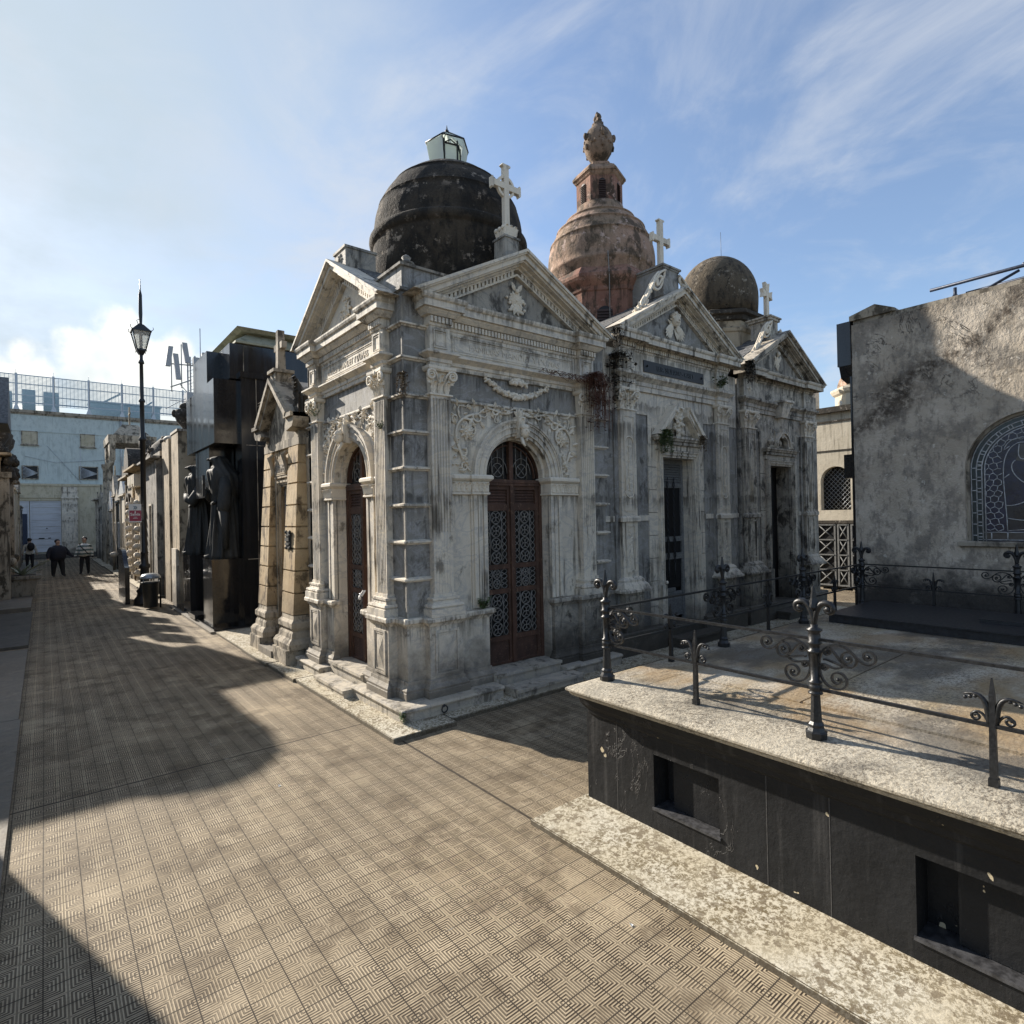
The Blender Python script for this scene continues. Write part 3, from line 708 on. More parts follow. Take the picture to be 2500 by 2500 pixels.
def spray(m, T_, cx, cz, sg, d0):
    # one mirrored half of the carved spandrel: stem, tendrils and flower heads; sg mirrors it
    def p(a, b): return (cx+sg*a*.985, cz+min(b*.92, .79))
    def stem(pts, r=.019):
        P = bez(pts, 16); n = len(P)
        m.tube([(a, d0+.014, b) for a, b in (p(*q) for q in P)], [r*(1-.55*i/n) for i in range(n)], 5)
    stem([(.08,.86),(.30,.74),(.42,.98),(.60,.78)]); stem([(.60,.78),(.86,.74),(.98,.60),(.90,.38)]); stem([(.90,.38),(.84,.22),(.80,.10),(.72,.05)])
    stem([(.60,.78),(.50,.70),(.44,.78),(.50,.86)], .008); stem([(.86,.70),(.95,.86),(.80,.95),(.76,.86)], .008)
    stem([(.32,.82),(.40,.70),(.33,.66),(.30,.72)], .008)
    def curlv(a, b, r, turn, a0, rr_=.015):
        P = spiral(a, b, r, r*.18, a0, a0+turn, 26); m.tube([(q[0], d0+.016, q[1]) for q in (p(*t) for t in P)], [rr_*(1-.5*i/26) for i in range(27)], 5)
    curlv(.76,.55,.165,4.6,1.2,.018); curlv(.60,.74,.085,-4.4,.3); curlv(.84,.28,.075,4.4,2.2); curlv(.36,.84,.06,4.2,3.4); curlv(.92,.70,.07,4.0,-1.0); curlv(.14,.84,.045,-4.0,2.0); curlv(.80,.10,.06,-4.2,1.0)
    for i in range(26):
        t = random.random(); q = (.10+.84*t, .84-.10*t*random.random()) if i % 2 else (.70+.24*random.random(), .06+.62*random.random())
        if hypot(q[0], q[1]*.92) < .80: continue
        x, z = p(*q); m.leaf(x, z, random.uniform(0, 6.28), random.uniform(.05,.085), .034, d0, .034)
    for a, b, r in ((.76,.55,.115), (.80,.16,.06), (.22,.86,.055), (.48,.88,.05)):
        x, z = p(a, b); n = 9 if r > .1 else 6
        for k in range(n): m.leaf(x, z, 2*pi*k/n+.3, r, r*.55, d0, .048)
        if r > .1:
            for k in range(n): m.leaf(x, z, 2*pi*k/n, r*.62, r*.42, d0+.03, .03)
        m.ball(x, d0+.04, z, r*.24, .03, r*.24)
    for a, b, an, ln in ((.66,.75,-1.0,.13),(.90,.62,.9,.12),(.96,.48,.3,.11),(.92,.40,-.6,.12),(.86,.30,.2,.10),(.84,.26,-2.4,.10),(.64,.88,1.2,.10),(.35,.86,1.6,.09),
                          (.14,.86,2.6,.09),(.56,.70,-2.0,.09),(.70,.70,-2.1,.10),(.92,.72,.4,.10),(.74,.06,-2.6,.12),(.78,.04,.2,.10),(.42,.92,.5,.09),(.30,.78,-1.4,.08),(.88,.85,1.2,.09)):
        x, z = p(a, b); ang = an if sg > 0 else pi-an
        m.leaf(x, z, ang, ln*1.15, ln*.5, d0, .045)
def swag(m, c, z, w, drop, d0, n=34):
    for i in range(n):
        t = i/(n-1)*2-1; s = c+t*w/2; q = z-drop*(1-t*t) 
        r = .026+.018*(1-abs(t)); 
        for k in range(3): m.ball(s+random.uniform(-.02,.02), d0+.02+random.uniform(0,.02), q+random.uniform(-.022,.022), r*.75, .03, r*.7, 7, 5, .25)
        m.leaf(s, q, random.uniform(0, 6.28), .06, .035, d0+.03, .02)
def rosette(m, s, z, r, d0, n=8):
    for k in range(n): m.leaf(s, z, 2*pi*k/n, r, r*.5, d0, .018)
    m.ball(s, d0+.012, z, r*.25, .016, r*.25)
def slats(m, s0, s1, z0, z1, d, n):
    for i in range(n):
        a = z0+(z1-z0)*i/n; b = z0+(z1-z0)*(i+.9)/n
        m.add([(s0,d+.012,a),(s1,d+.012,a),(s1,d-.008,b),(s0,d-.008,b),(s0,d-.004,a),(s1,d-.004,a),(s1,d-.02,b),(s0,d-.02,b)],
              [(0,1,2,3),(4,7,6,5),(0,4,5,1),(1,5,6,2),(2,6,7,3),(3,7,4,0)])
def grille_leaf(T, c0, c1, z0, z1, zlist, d, par, swing=0.0):
    # one door leaf between c0 and c1; zlist = [(za,zb,kind)]
    def TT(s, dd, z):
        if swing:
            h = c1 if swing > 0 else c0; l = s-h; a = abs(swing)*(1 if swing > 0 else -1)
            return T(h+l*cos(a)-(dd-d)*sin(a)*0, d+(-abs(l)*abs(sin(a)))+(dd-d), z)
        return T(s, dd, z)
    m = MB(TT); st = .055
    m.box(c0, c0+st, d-.025, d+.025, z0, z1); m.box(c1-st, c1, d-.025, d+.025, z0, z1)
    ys = sorted({a for a, b, _ in zlist} | {b for a, b, _ in zlist} | {z0, z1})
    g = MB(TT); gl = MB(TT); lv = MB(TT)
    a0, a1 = c0+st, c1-st; cc = (a0+a1)/2
    prev = z0
    for za, zb, kind in sorted(zlist):
        m.box(a0, a1, d-.022, d+.022, prev, za); prev = zb
        if kind == 'louvre': slats(lv, a0, a1, za, zb, d, max(3, int((zb-za)/.032)))
        else:
            gl.box(a0, a1, d-.02, d-.012, za, zb)
            r = .0065; H = zb-za; n = max(1, round(H/.155)); st_ = H/n; R = min(st_*.47, (a1-a0)*.29)
            for x in (cc-R-.012, cc+R+.012): g.tube([(x, d+.004, za), (x, d+.004, zb)], r*.8, 4)
            for i in range(n):
                z_ = za+st_*(i+.5)
                g.tube([(cc+R*cos(q*pi/8), d+.006, z_+R*sin(q*pi/8)) for q in range(17)], r, 4)
                for q in range(4):
                    an = pi/4+q*pi/2; ox, oz = cc+cos(an)*R*.0, z_+sin(an)*R*.0
                    pts = [(ox+cos(an)*R*t+(-sin(an))*R*.30*sin(pi*t), d+.008, oz+sin(an)*R*t+cos(an)*R*.30*sin(pi*t)) for t in (0,.2,.4,.6,.8,1)]
                    pts2 = [(ox+cos(an)*R*t-(-sin(an))*R*.30*sin(pi*t), d+.008, oz+sin(an)*R*t-cos(an)*R*.30*sin(pi*t)) for t in (0,.2,.4,.6,.8,1)]
                    g.tube(pts, r*.8, 4); g.tube(pts2, r*.8, 4)
                g.ball(cc, d+.01, z_, .013, .01, .013, 6, 4)
            for sx, wv in ((a0, (cc-R-.012)-a0), (cc+R+.012, a1-(cc+R+.012))):
                for ph in (0, pi):
                    g.tube([(sx+wv/2+wv*.42*sin(2*pi*n*t/40+ph), d+.006, za+H*t/40) for t in range(41)], r*.75, 4)
    m.box(a0, a1, d-.022, d+.022, prev, z1)
    lf = B(m, 'door_leaf', RUST, par)
    if g.v: B(g, 'grille', GRIL, lf)
    if gl.v: B(gl, 'pane', DGLS, lf)
    if lv.v: B(lv, 'louvre', RUST, lf)
    return lf
# ---------------------------------------------------------------- corner mausoleum
TR, TL = south(5.50), west(3.00)
CR, CL = 4.54, 6.90          # centres of the two facades
HI, HO = 1.02, 1.28; HIL, HOL = .86, 1.12
A = E('mausoleum', 'marble corner mausoleum with two pediments, arched rusty doors and a black dome with glass lantern', 'mausoleum', (4.54, 6.9, 0))
m = MB()
m.box(3.33, 6.10, 5.83, 8.32, 0, 4.50); m.box(2.985, 3.33, 5.495, 5.83, 0, 4.53)
m.box(2.985, 3.35, 8.0, 8.32, 0, 4.5); m.box(5.85, 6.10, 5.50, 5.9, 0, 4.5)
B(m, 'core', GREY, A)
for T, c, s0, s1, hw in ((TR, CR, 3.33, 5.86, .50), (TL, CL, 5.82, 8.02, .50)):
    m = MB(T); arch_wall(m, s0, s1, c, hw, 0, 2.57, 3.41, -.30, 0); B(m, 'facade_wall', MARB, A)
    m = MB(T); m.box(s0, s1, -.30, .0, 3.415, 3.78); B(m, 'frieze_panel', BLUE, A)
    m = MB(T); m.box(s0, s1, -.30, .0, 3.78, 4.5); B(m, 'entablature_core', MARB, A)
    m = MB(T); m.box(c-hw-.02, c+hw+.02, -.30, -.29, .2, 3.1); B(m, 'dark_interior', DARK, A)  # black sheet painted as the shade of the unlit room behind the doors
    m = MB(T); m.sweep([(s0+.2,0),(s1-.2,0)] if T is TL else [(s0+.15,0),(s1-.2,0)], prof([(.0,3.385),(.03,3.395),(.03,3.41),(.015,3.425)], -.02)); B(m, 'string_course', MARB, A)
# plinth, steps
m = MB()
def lip(path): m.sweep(path, prof([(0,0),(0,.135),(.02,.14),(.028,.158),(.02,.178),(0,.182)], -.4))
lip([(4.02,5.20),(2.75,5.20),(2.75,6.40)]); lip([(6.12,5.26),(5.06,5.26)]); lip([(2.75,7.40),(2.75,8.30)])
m.box(3.2, 4.0, 5.62, 5.7, 0, .16)
B(m, 'plinth', PLIN, A)
m = MB(TR); m.box(CR-.51, CR+.51, -.29, .16, 0, .235); m.box(CR-.51, CR+.51, -.29, .19, .235, .268); B(m, 'door_sill', PLIN, A)
m = MB(TL); m.box(CL-.49, CL+.49, -.29, .12, 0, .235); m.box(CL-.49, CL+.49, -.29, .15, .235, .268); B(m, 'door_sill', PLIN, A)
m = MB(TR); m.box(CR-.42, CR+.62, .192, .44, 0, .10); m.box(CR-.43, CR+.63, .192, .46, .10, .135); B(m, 'step', PLIN, A)
m = MB(TL); m.box(CL-.50, CL+.40, .152, .36, 0, .10); m.box(CL-.51, CL+.41, .152, .38, .10, .135); B(m, 'step', PLIN, A)
# pedestals that run round the corner
P1 = [(4.02,5.5),(4.02,5.44),(3.60,5.44),(3.60,5.37),(3.18,5.37),(3.18,5.475),(2.965,5.475),(2.965,5.70),(2.86,5.70),(2.86,6.10),(2.94,6.10),(2.94,6.41),(3.0,6.41)]
P2 = [(6.12,5.55),(6.12,5.475),(5.90,5.475),(5.90,5.37),(5.48,5.37),(5.48,5.44),(5.06,5.44),(5.06,5.5)]
P3 = [(3.0,7.40),(2.94,7.40),(2.94,7.66),(2.86,7.66),(2.86,8.07),(2.97,8.07),(2.97,8.31),(3.02,8.31)]
dado(P1, .182, .36, 1.03, MARB, A); dado(P2, .182, .36, 1.03, MARD, A); dado(P3, .182, .36, 1.03, MARB, A)
for T, s0, s1, d, mt in ((TR, 3.22, 3.56, .13, MARB), (TR, 5.52, 5.86, .13, MARD), (TL, 5.74, 6.06, .14, MARB), (TL, 7.70, 8.03, .14, MARB)):
    m = MB(T); m.wire_frame(s0+.02, s1-.02, .40, .88, d-.002, d+.014, .025); m.wire_frame(s0+.055, s1-.055, .435, .845, d-.002, d+.007, .014)
    m.add([(s0+.08,d,.46),(s1-.08,d,.46),(s1-.08,d,.82),(s0+.08,d,.82),((s0+s1)/2,d+.02,.64)], [(0,1,4),(1,2,4),(2,3,4),(3,0,4)])
    B(m, 'pedestal_panel', mt, A)
# rusticated corner pier with projecting ledges
LED = [1.44, 1.84, 2.235, 2.63, 3.02, 3.41]
def ledges(path, zs, mt, o=.045):
    m = MB()
    for z in zs: m.sweep(path, prof([(.0,z-.032),(o*.35,z-.03),(o*.5,z-.018),(o,z-.012),(o,z+.006),(0,z+.022)], -.03))
    return B(m, 'ledge', mt, A)
pc = [(3.285,5.488),(2.978,5.488),(2.978,5.80)]
m = MB(); m.sweep(pc, prof([(0,1.03),(0,4.52)], -.03)); B(m, 'corner_pier', BLUE, A)
# chamfered sunk edge of the quoin
m = MB(); m.slab([(2.968,5.478),(2.99,5.478),(3.0,5.50),(2.968,5.50)], 1.03, 4.5); B(m, 'corner_bead', GREY, A)
ledges(pc, LED+[3.81, 4.17], MARB)
pe = [(6.11,5.9),(6.11,5.488),(5.83,5.488)]; m = MB(); m.sweep(pe, prof([(0,1.03),(0,4.4)], -.03)); B(m, 'end_pier', BLUE, A); ledges(pe, LED+[3.81], MARB)
pl = [(2.985,8.02),(2.985,8.32),(3.3,8.32)]; m = MB(); m.sweep([(2.985,8.02),(2.985,8.325)], prof([(0,1.03),(0,4.4)], -.03)); B(m, 'end_pier', MARB, A)
ledges([(2.985,8.02),(2.985,8.33)], LED+[3.81], MARB)
# attic over the corner
m = MB(); m.box(2.99, 3.9, 5.5, 6.4, 4.50, 4.80); B(m, 'attic', BLUE, A)
m = MB(); at = [(3.9,5.5),(2.99,5.5),(2.99,6.4)]
m.sweep(at, prof([(.0,4.50),(.05,4.515),(.05,4.545),(0,4.56)], -.03)); m.sweep(at, prof([(0,4.785),(.03,4.79),(.035,4.815),(0,4.825)], -.1))
m.slab([(3.0,5.51),(3.9,5.51),(3.9,6.4),(3.0,6.4)], 4.78, 4.822)
m.frus((3.02,3.24,5.53,5.75), (3.06,3.20,5.57,5.71), 4.82, 4.87)
m.lathe(3.13, 5.64, [(.075,4.87),(.09,4.89),(.05,4.91),(.04,4.93),(.055,4.95),(.035,4.97),(.01,4.985)], 10)
B(m, 'attic_cap', GREY, A)
m = MB(); m.box(3.3, 6.0, 6.3, 8.3, 4.50, 4.62); m.box(3.9, 6.05, 5.56, 6.3, 4.5, 4.6); B(m, 'roof_deck', GRIT, A)
# pilasters
def ornate(T, s0, s1, mt=MARB):
    pil_base(T, s0, s1, .10, 1.03, 1.265, mt, A); fluted(T, s0+.005, s1-.005, .10, 1.26, 3.42, 1.93, mt, A); capital(T, s0, s1, .10, 3.42, 3.735, CARV, A)
ornate(TR, CR-HO, CR-HI); ornate(TR, CR+HI, CR+HO); ornate(TL, CL-HOL, CL-HIL); ornate(TL, CL+HIL, CL+HOL)
# arches
for T, c, hp in ((TR, CR, HI), (TL, CL, HIL)):
    m = MB(T); z = 2.57
    for ra, rb, d0 in ((.50,.535,.030),(.535,.545,.05),(.545,.60,.038),(.60,.615,.055),(.615,.655,.045),(.655,.675,.062),(.675,.70,.075)): m.band(c, z, ra, rb, -.02, d0)
    m.band(c, z, .46, .50, -.12, -.05); m.band(c, z, .455, .475, -.20, -.12)
    B(m, 'archivolt', MARB, A)
    m = MB(T)
    for sg in (-1, 1):
        e0, e1 = c+sg*.495, c+sg*(hp-.003); m0 = c+sg*.72
        pth = [(e0,-.25),(e0,.06),(m0,.06),(m0,.025),(e1,.025)]
        if sg > 0: pth = [(c+.495,-.25),(c+.495,.06),(m0,.06),(m0,.025),(e1,.025)][::1]
        path = pth if sg < 0 else pth
        path = path[::-1] if sg < 0 else path
        # outward is +d: travel towards +s
        if sg < 0: path = [(e1,.025),(m0,.025),(m0,.06),(e0,.06),(e0,-.25)]
        else: path = [(e0,-.25),(e0,.06),(m0,.06),(m0,.025),(e1,.025)]
        m.sweep(path, prof([(0,2.345),(.014,2.352),(.014,2.37),(0,2.378),(.004,2.38),(.004,2.495),(.03,2.515),(.045,2.53),(.045,2.56),(.03,2.575)], -.03))
        a, b = min(e0, e1), max(e0, e1); n = 7
        for i in range(n):
            s = a+(b-a)*(i+.5)/n; dd = .064 if abs(s-c) < .72 else .03
            m.curl(s, 2.382, .115, .075, dd, .04)
    B(m, 'impost', CARV, A)
    m = MB(T)
    for sg in (-1, 1):
        for k in range(3):
            x0 = c+sg*(.505+k*.07); x1 = c+sg*(.505+k*.07+.052); m.box(min(x0,x1), max(x0,x1), -.01, .045-.008*(k % 2), 1.04, 2.345)
        m.box(min(c+sg*.50,c+sg*.72), max(c+sg*.50,c+sg*.72), -.01, .022, 1.04, 2.345)
    B(m, 'jamb_pilaster', MARB, A)
    m = MB(T); spray(m, T, c, z, 1, .004); spray(m, T, c, z, -1, .004)
    if T is TL:
        m2 = MB(T)
    B(m, 'spandrel_carving', CARV, A)
    # carved bracket and head on the keystone
    m = MB(T)
    m.frus((c-.035,c+.035,0,.09),(c-.055,c+.055,0,.11), 3.04, 3.30); m.curl(c, 3.05, .26, .10, .09, .04)
    for k in range(5): m.leaf(c, 3.30, .6+k*.48, .11, .06, .05, .03)
    m.ball(c, .16, 3.10, .055, .06, .07, 10, 8, .06); m.ball(c-.02, .215, 3.115, .012); m.ball(c, .22, 3.095, .012,.018,.018); m.ball(c, .16, 3.155, .06, .055, .04, 9, 6, .2)
    m.tube([(c-.03,.13,3.04),(c-.035,.16,2.97),(c-.02,.18,2.93)], [.025,.02,.012], 6); m.tube([(c+.03,.13,3.04),(c+.035,.15,3.0)], [.025,.015], 6)
    B(m, 'keystone', CARV, A)
entablature(TR, CR, HI, HO, .105, 3.735, 3.90, 4.17, 4.47, 5.29, MARB, GREY, A, hw=1.56, proj=.23)
entablature(TL, CL, HIL, HOL, .105, 3.735, 3.90, 4.17, 4.47, 5.29, MARB, MARB, A, hw=1.38, proj=.23)
# inscription tablets
for T, c, h, sgn in ((TR, CR, HI, 1), (TL, CL, HIL, -1)):
    m = MB(T); m.wire_frame(c-h+.07, c+h-.07, 3.94, 4.135, .03, .046, .012); m.wire_frame(c-h+.10, c+h-.10, 3.965, 4.11, .03, .041, .007)
    fr = B(m, 'name_tablet', MARB, A)
    text('FAMILIAS MANDET Y DUMAS', .105, .006, (lambda x, y, z, T=T, c=c, sgn=sgn: T(c+sgn*x, .036+y, 4.001+z)), 'inscription', MARB, A, xs=(1.06 if sgn > 0 else .90))
    for s in (c-h-.13, c+h+.13):
        m = MB(T); m.wire_frame(s-.085, s+.085, 3.94, 4.14, .103, .119, .012); m.wire_frame(s-.06, s+.06, 3.965, 4.115, .103, .113, .008); B(m, 'frieze_block', MARB, A)
m = MB(TR); swag(m, CR, 3.72, .98, .17, .0); swag(m, CR, 3.70, .22, -.03, .02, 10); B(m, 'garland', CARV, A)
# carving in the pediments
m = MB(TR)
for k in range(9): m.leaf(CR, 4.70, pi/2+(k-4)*.34, .17-.012*abs(k-4), .07, .03, .03)
for k in range(4): m.leaf(CR, 4.70, -pi/2+(k-1.5)*.5, .16, .07, .03, .03)
m.leaf(CR-.02, 4.84, 2.1, .12, .06, .05, .03); m.leaf(CR+.02, 4.84, 1.0, .12, .06, .05, .03); m.ball(CR, .06, 4.84, .03, .03, .03)
for k in range(26): a = random.uniform(0, 6.28); r = random.uniform(.04, .16); m.ball(CR+cos(a)*r*.95, .035, 4.70+sin(a)*r*.95, .022, .022, .02, 6, 5, .25)
B(m, 'pediment_carving', CARV, A)
m = MB(TL); rosette(m, CL, 4.72, .14, .03, 10)
for k in range(18): a = random.uniform(0, 6.28); r = random.uniform(.05, .14); m.ball(CL+cos(a)*r, .04, 4.72+sin(a)*r, .022, .022, .02, 6, 5, .25)
B(m, 'pediment_carving', CARV, A)
# block over the left gable
m = MB(TL); m.box(CL-.17, CL+.17, -.30, .10, 5.16, 5.42); m.box(CL-.185, CL+.185, -.315, .115, 5.42, 5.45); rosette(m, CL, 5.31, .09, .10, 6); B(m, 'acroterion_block', GREY, A)
# cross on the right gable
m = MB(TR); m.box(CR-.11, CR+.11, -.24, -.02, 5.12, 5.52); m.box(CR-.125, CR+.125, -.255, -.005, 5.52, 5.545); B(m, 'cross_pedestal', GREY, A)
m = MB(TR); m.frus((CR-.085,CR+.085,-.215,-.045),(CR-.11,CR+.11,-.24,-.02), 5.545, 5.66)
for s in (-.07, 0, .07): m.curl(CR+s, 5.545, .15, .08, -.05, .03); 
for dd in (-.2, -.13, -.06): m.ball(CR-.10, dd, 5.65, .03, .03, .03)
B(m, 'cross_collar', CARV, A)
cross_shape(TR, CR, 5.62, .86, .46, .075, -.13, CARV, A, 'ring')
# doors
ZL = [(.30,.56,'louvre'),(.62,1.14,'g'),(1.20,1.44,'g'),(1.50,2.16,'g'),(2.24,2.42,'louvre')]
d = -.17
for T, c, sw in ((TR, CR, 0), (TL, CL, 1)):
    if sw:
        grille_leaf(T, c+.01, c+.455, .272, 2.47, ZL, d, A); grille_leaf(T, c-.455, c-.01, .272, 2.47, ZL, d, A, swing=-.62)
    else:
        grille_leaf(T, c-.455, c-.006, .272, 2.47, ZL, d, A); grille_leaf(T, c+.006, c+.455, .272, 2.47, ZL, d, A)
    m = MB(T); m.box(c-.50, c-.455, d-.04, d+.04, .27, 2.57); m.box(c+.455, c+.50, d-.04, d+.04, .27, 2.57)
    m.box(c-.455, c+.455, d-.04, d+.05, 2.47, 2.545); m.box(c-.455, c+.455, d-.03, d+.06, 2.505, 2.525); m.band(c, 2.57, .45, .50, d-.04, d+.04)
    m.box(c-.03, c+.03, d-.03, d+.045, 2.545, 3.02); m.band(c, 2.57, .395, .41, d-.02, d+.02)
    if not sw: m.box(c-.025, c+.025, d+.02, d+.05, .28, 2.47)
    fr = B(m, 'door_frame', RUST, A)
    m = MB(T); P = [(c+.455*cos(pi*i/20), 2.57+.455*sin(pi*i/20)) for i in range(21)]; m.prism(P+[(c-.455,2.545),(c+.455,2.545)], d-.02, d-.01); B(m, 'fanlight_pane', DGLS, A)
    m = MB(T)
    for sg in (-1, 1):
        x = c+sg*.19
        for R, z0 in ((.085, 2.66),): m.tube([(x+R*cos(q*pi/8), d+.01, z0+R*sin(q*pi/8)) for q in range(17)], .006, 4)
        for q in range(4): an = pi/4+q*pi/2; m.tube([(x, d+.01, 2.66), (x+.085*cos(an), d+.01, 2.66+.085*sin(an))], .005, 4)
        m.tube([(x, d+.01, 2.75), (x, d+.01, 2.93)], .005, 4); m.tube([(x-sg*.09, d+.01, 2.56), (x-sg*.09, d+.01, 3.0)], .005, 4); m.tube([(x+sg*.09, d+.01, 2.56), (x+sg*.09, d+.01, 2.9)], .005, 4)
        m.tube([(x+.15*cos(q*pi/10), d+.01, 2.62+.2*sin(q*pi/10)) for q in range(11)], .005, 4)
    B(m, 'fanlight_grille', GRIL, A)
m = MB(TL); m.tube([(CL-.02,d+.05,1.19),(CL-.03,d+.10,1.14),(CL-.05,d+.11,1.16),(CL-.08,d+.10,1.13),(CL-.10,d+.06,1.20)], .011, 6); m.ball(CL-.05, d+.115, 1.11, .026, .016, .03); B(m, 'padlock_chain', SIGW, A)
# drum, ring and dome
pr = [(1.05,4.5),(1.05,5.78),(1.058,5.80),(1.08,5.81),(1.10,5.84),(1.108,5.87),(1.105,5.905),(1.085,5.93),(1.05,5.94),(1.045,5.96),(1.04,6.0)]
for i in range(1, 17):
    a = i/17*pi/2; r = 1.04*cos(a); z = 6.0+1.0*sin(a)
    pr.append((r, z))
    if i in (4, 8): pr += [(r+.006, z+.003), (r+.001, z+.014)]
pr = [p for p in pr if p[0] > .24]+[(.24, 6.985), (.235, 7.0)]
dome(4.52, 6.9, pr, DOMD, A)
# hexagonal glass lantern with tilting side lights
LN = MB(); cx, cy = 4.52, 6.9; r = .19
hexp = [(cx+r*cos(pi/6+k*pi/3+.25), cy+r*sin(pi/6+k*pi/3+.25)) for k in range(6)]
for x, y in hexp: LN.tube([(x,y,6.98),(x,y,7.36)], .013, 5)
for k in range(6):
    a, b = hexp[k], hexp[(k+1) % 6]
    LN.tube([(a[0],a[1],7.30),(b[0],b[1],7.30)], .012, 5); LN.tube([(a[0],a[1],7.0),(b[0],b[1],7.0)], .010, 5)
    ea = (cx+(a[0]-cx)*1.65, cy+(a[1]-cy)*1.65); eb = (cx+(b[0]-cx)*1.65, cy+(b[1]-cy)*1.65)
    LN.tube([(cx,cy,7.57),(ea[0],ea[1],7.345)], .011, 5); LN.tube([(ea[0],ea[1],7.345),(eb[0],eb[1],7.345)], .010, 5)
    if k % 2: LN.tube([(a[0],a[1],7.08),(ea[0],ea[1],7.345)], .009, 5)
    mx, my = (a[0]+b[0])/2, (a[1]+b[1])/2
    LN.tube([(a[0],a[1],7.30),(mx,my,7.36),(b[0],b[1],7.30)], .009, 5)
LN.lathe(cx, cy, [(.02,7.55),(.03,7.58),(.012,7.60),(.003,7.66)], 8)
lan = B(LN, 'lantern', DIRN, A)
for k in range(6):
    a, b = hexp[k], hexp[(k+1) % 6]; g = MB()
    def q(p, s_, z): return (cx+(p[0]-cx)*s_, cy+(p[1]-cy)*s_, z)
    g.add([q(a,.98,7.01),q(b,.98,7.01),q(b,.98,7.29),q(a,.98,7.29),q(a,.95,7.01),q(b,.95,7.01),q(b,.95,7.29),q(a,.95,7.29)], [(0,1,2,3),(4,7,6,5),(0,4,5,1),(1,5,6,2),(2,6,7,3),(3,7,4,0)])
    g.add([(cx,cy,7.562),q(a,1.62,7.348),q(b,1.62,7.348),(cx,cy,7.556),q(a,1.62,7.342),q(b,1.62,7.342)], [(0,1,2),(3,5,4),(1,4,5,2),(0,3,4,1),(0,2,5,3)])
    if k in (1, 2, 4, 5): g.add([q(a,1.62,7.33),q(b,1.62,7.33),q(b,1.3,7.02),q(a,1.3,7.02),q(a,1.60,7.33),q(b,1.60,7.33),q(b,1.28,7.02),q(a,1.28,7.02)], [(0,1,2,3),(4,7,6,5),(0,4,5,1),(1,5,6,2),(2,6,7,3),(3,7,4,0)])
    B(g, 'lantern_pane', LGLS, lan)
# iron ring on the plinth
m = MB(TR); m.tube([(3.22+.035*cos(q*pi/6), .33, .10+.035*sin(q*pi/6)) for q in range(13)], .007, 5); m.ball(3.22,.31,.135,.02); B(m, 'iron_ring', DIRN, A)
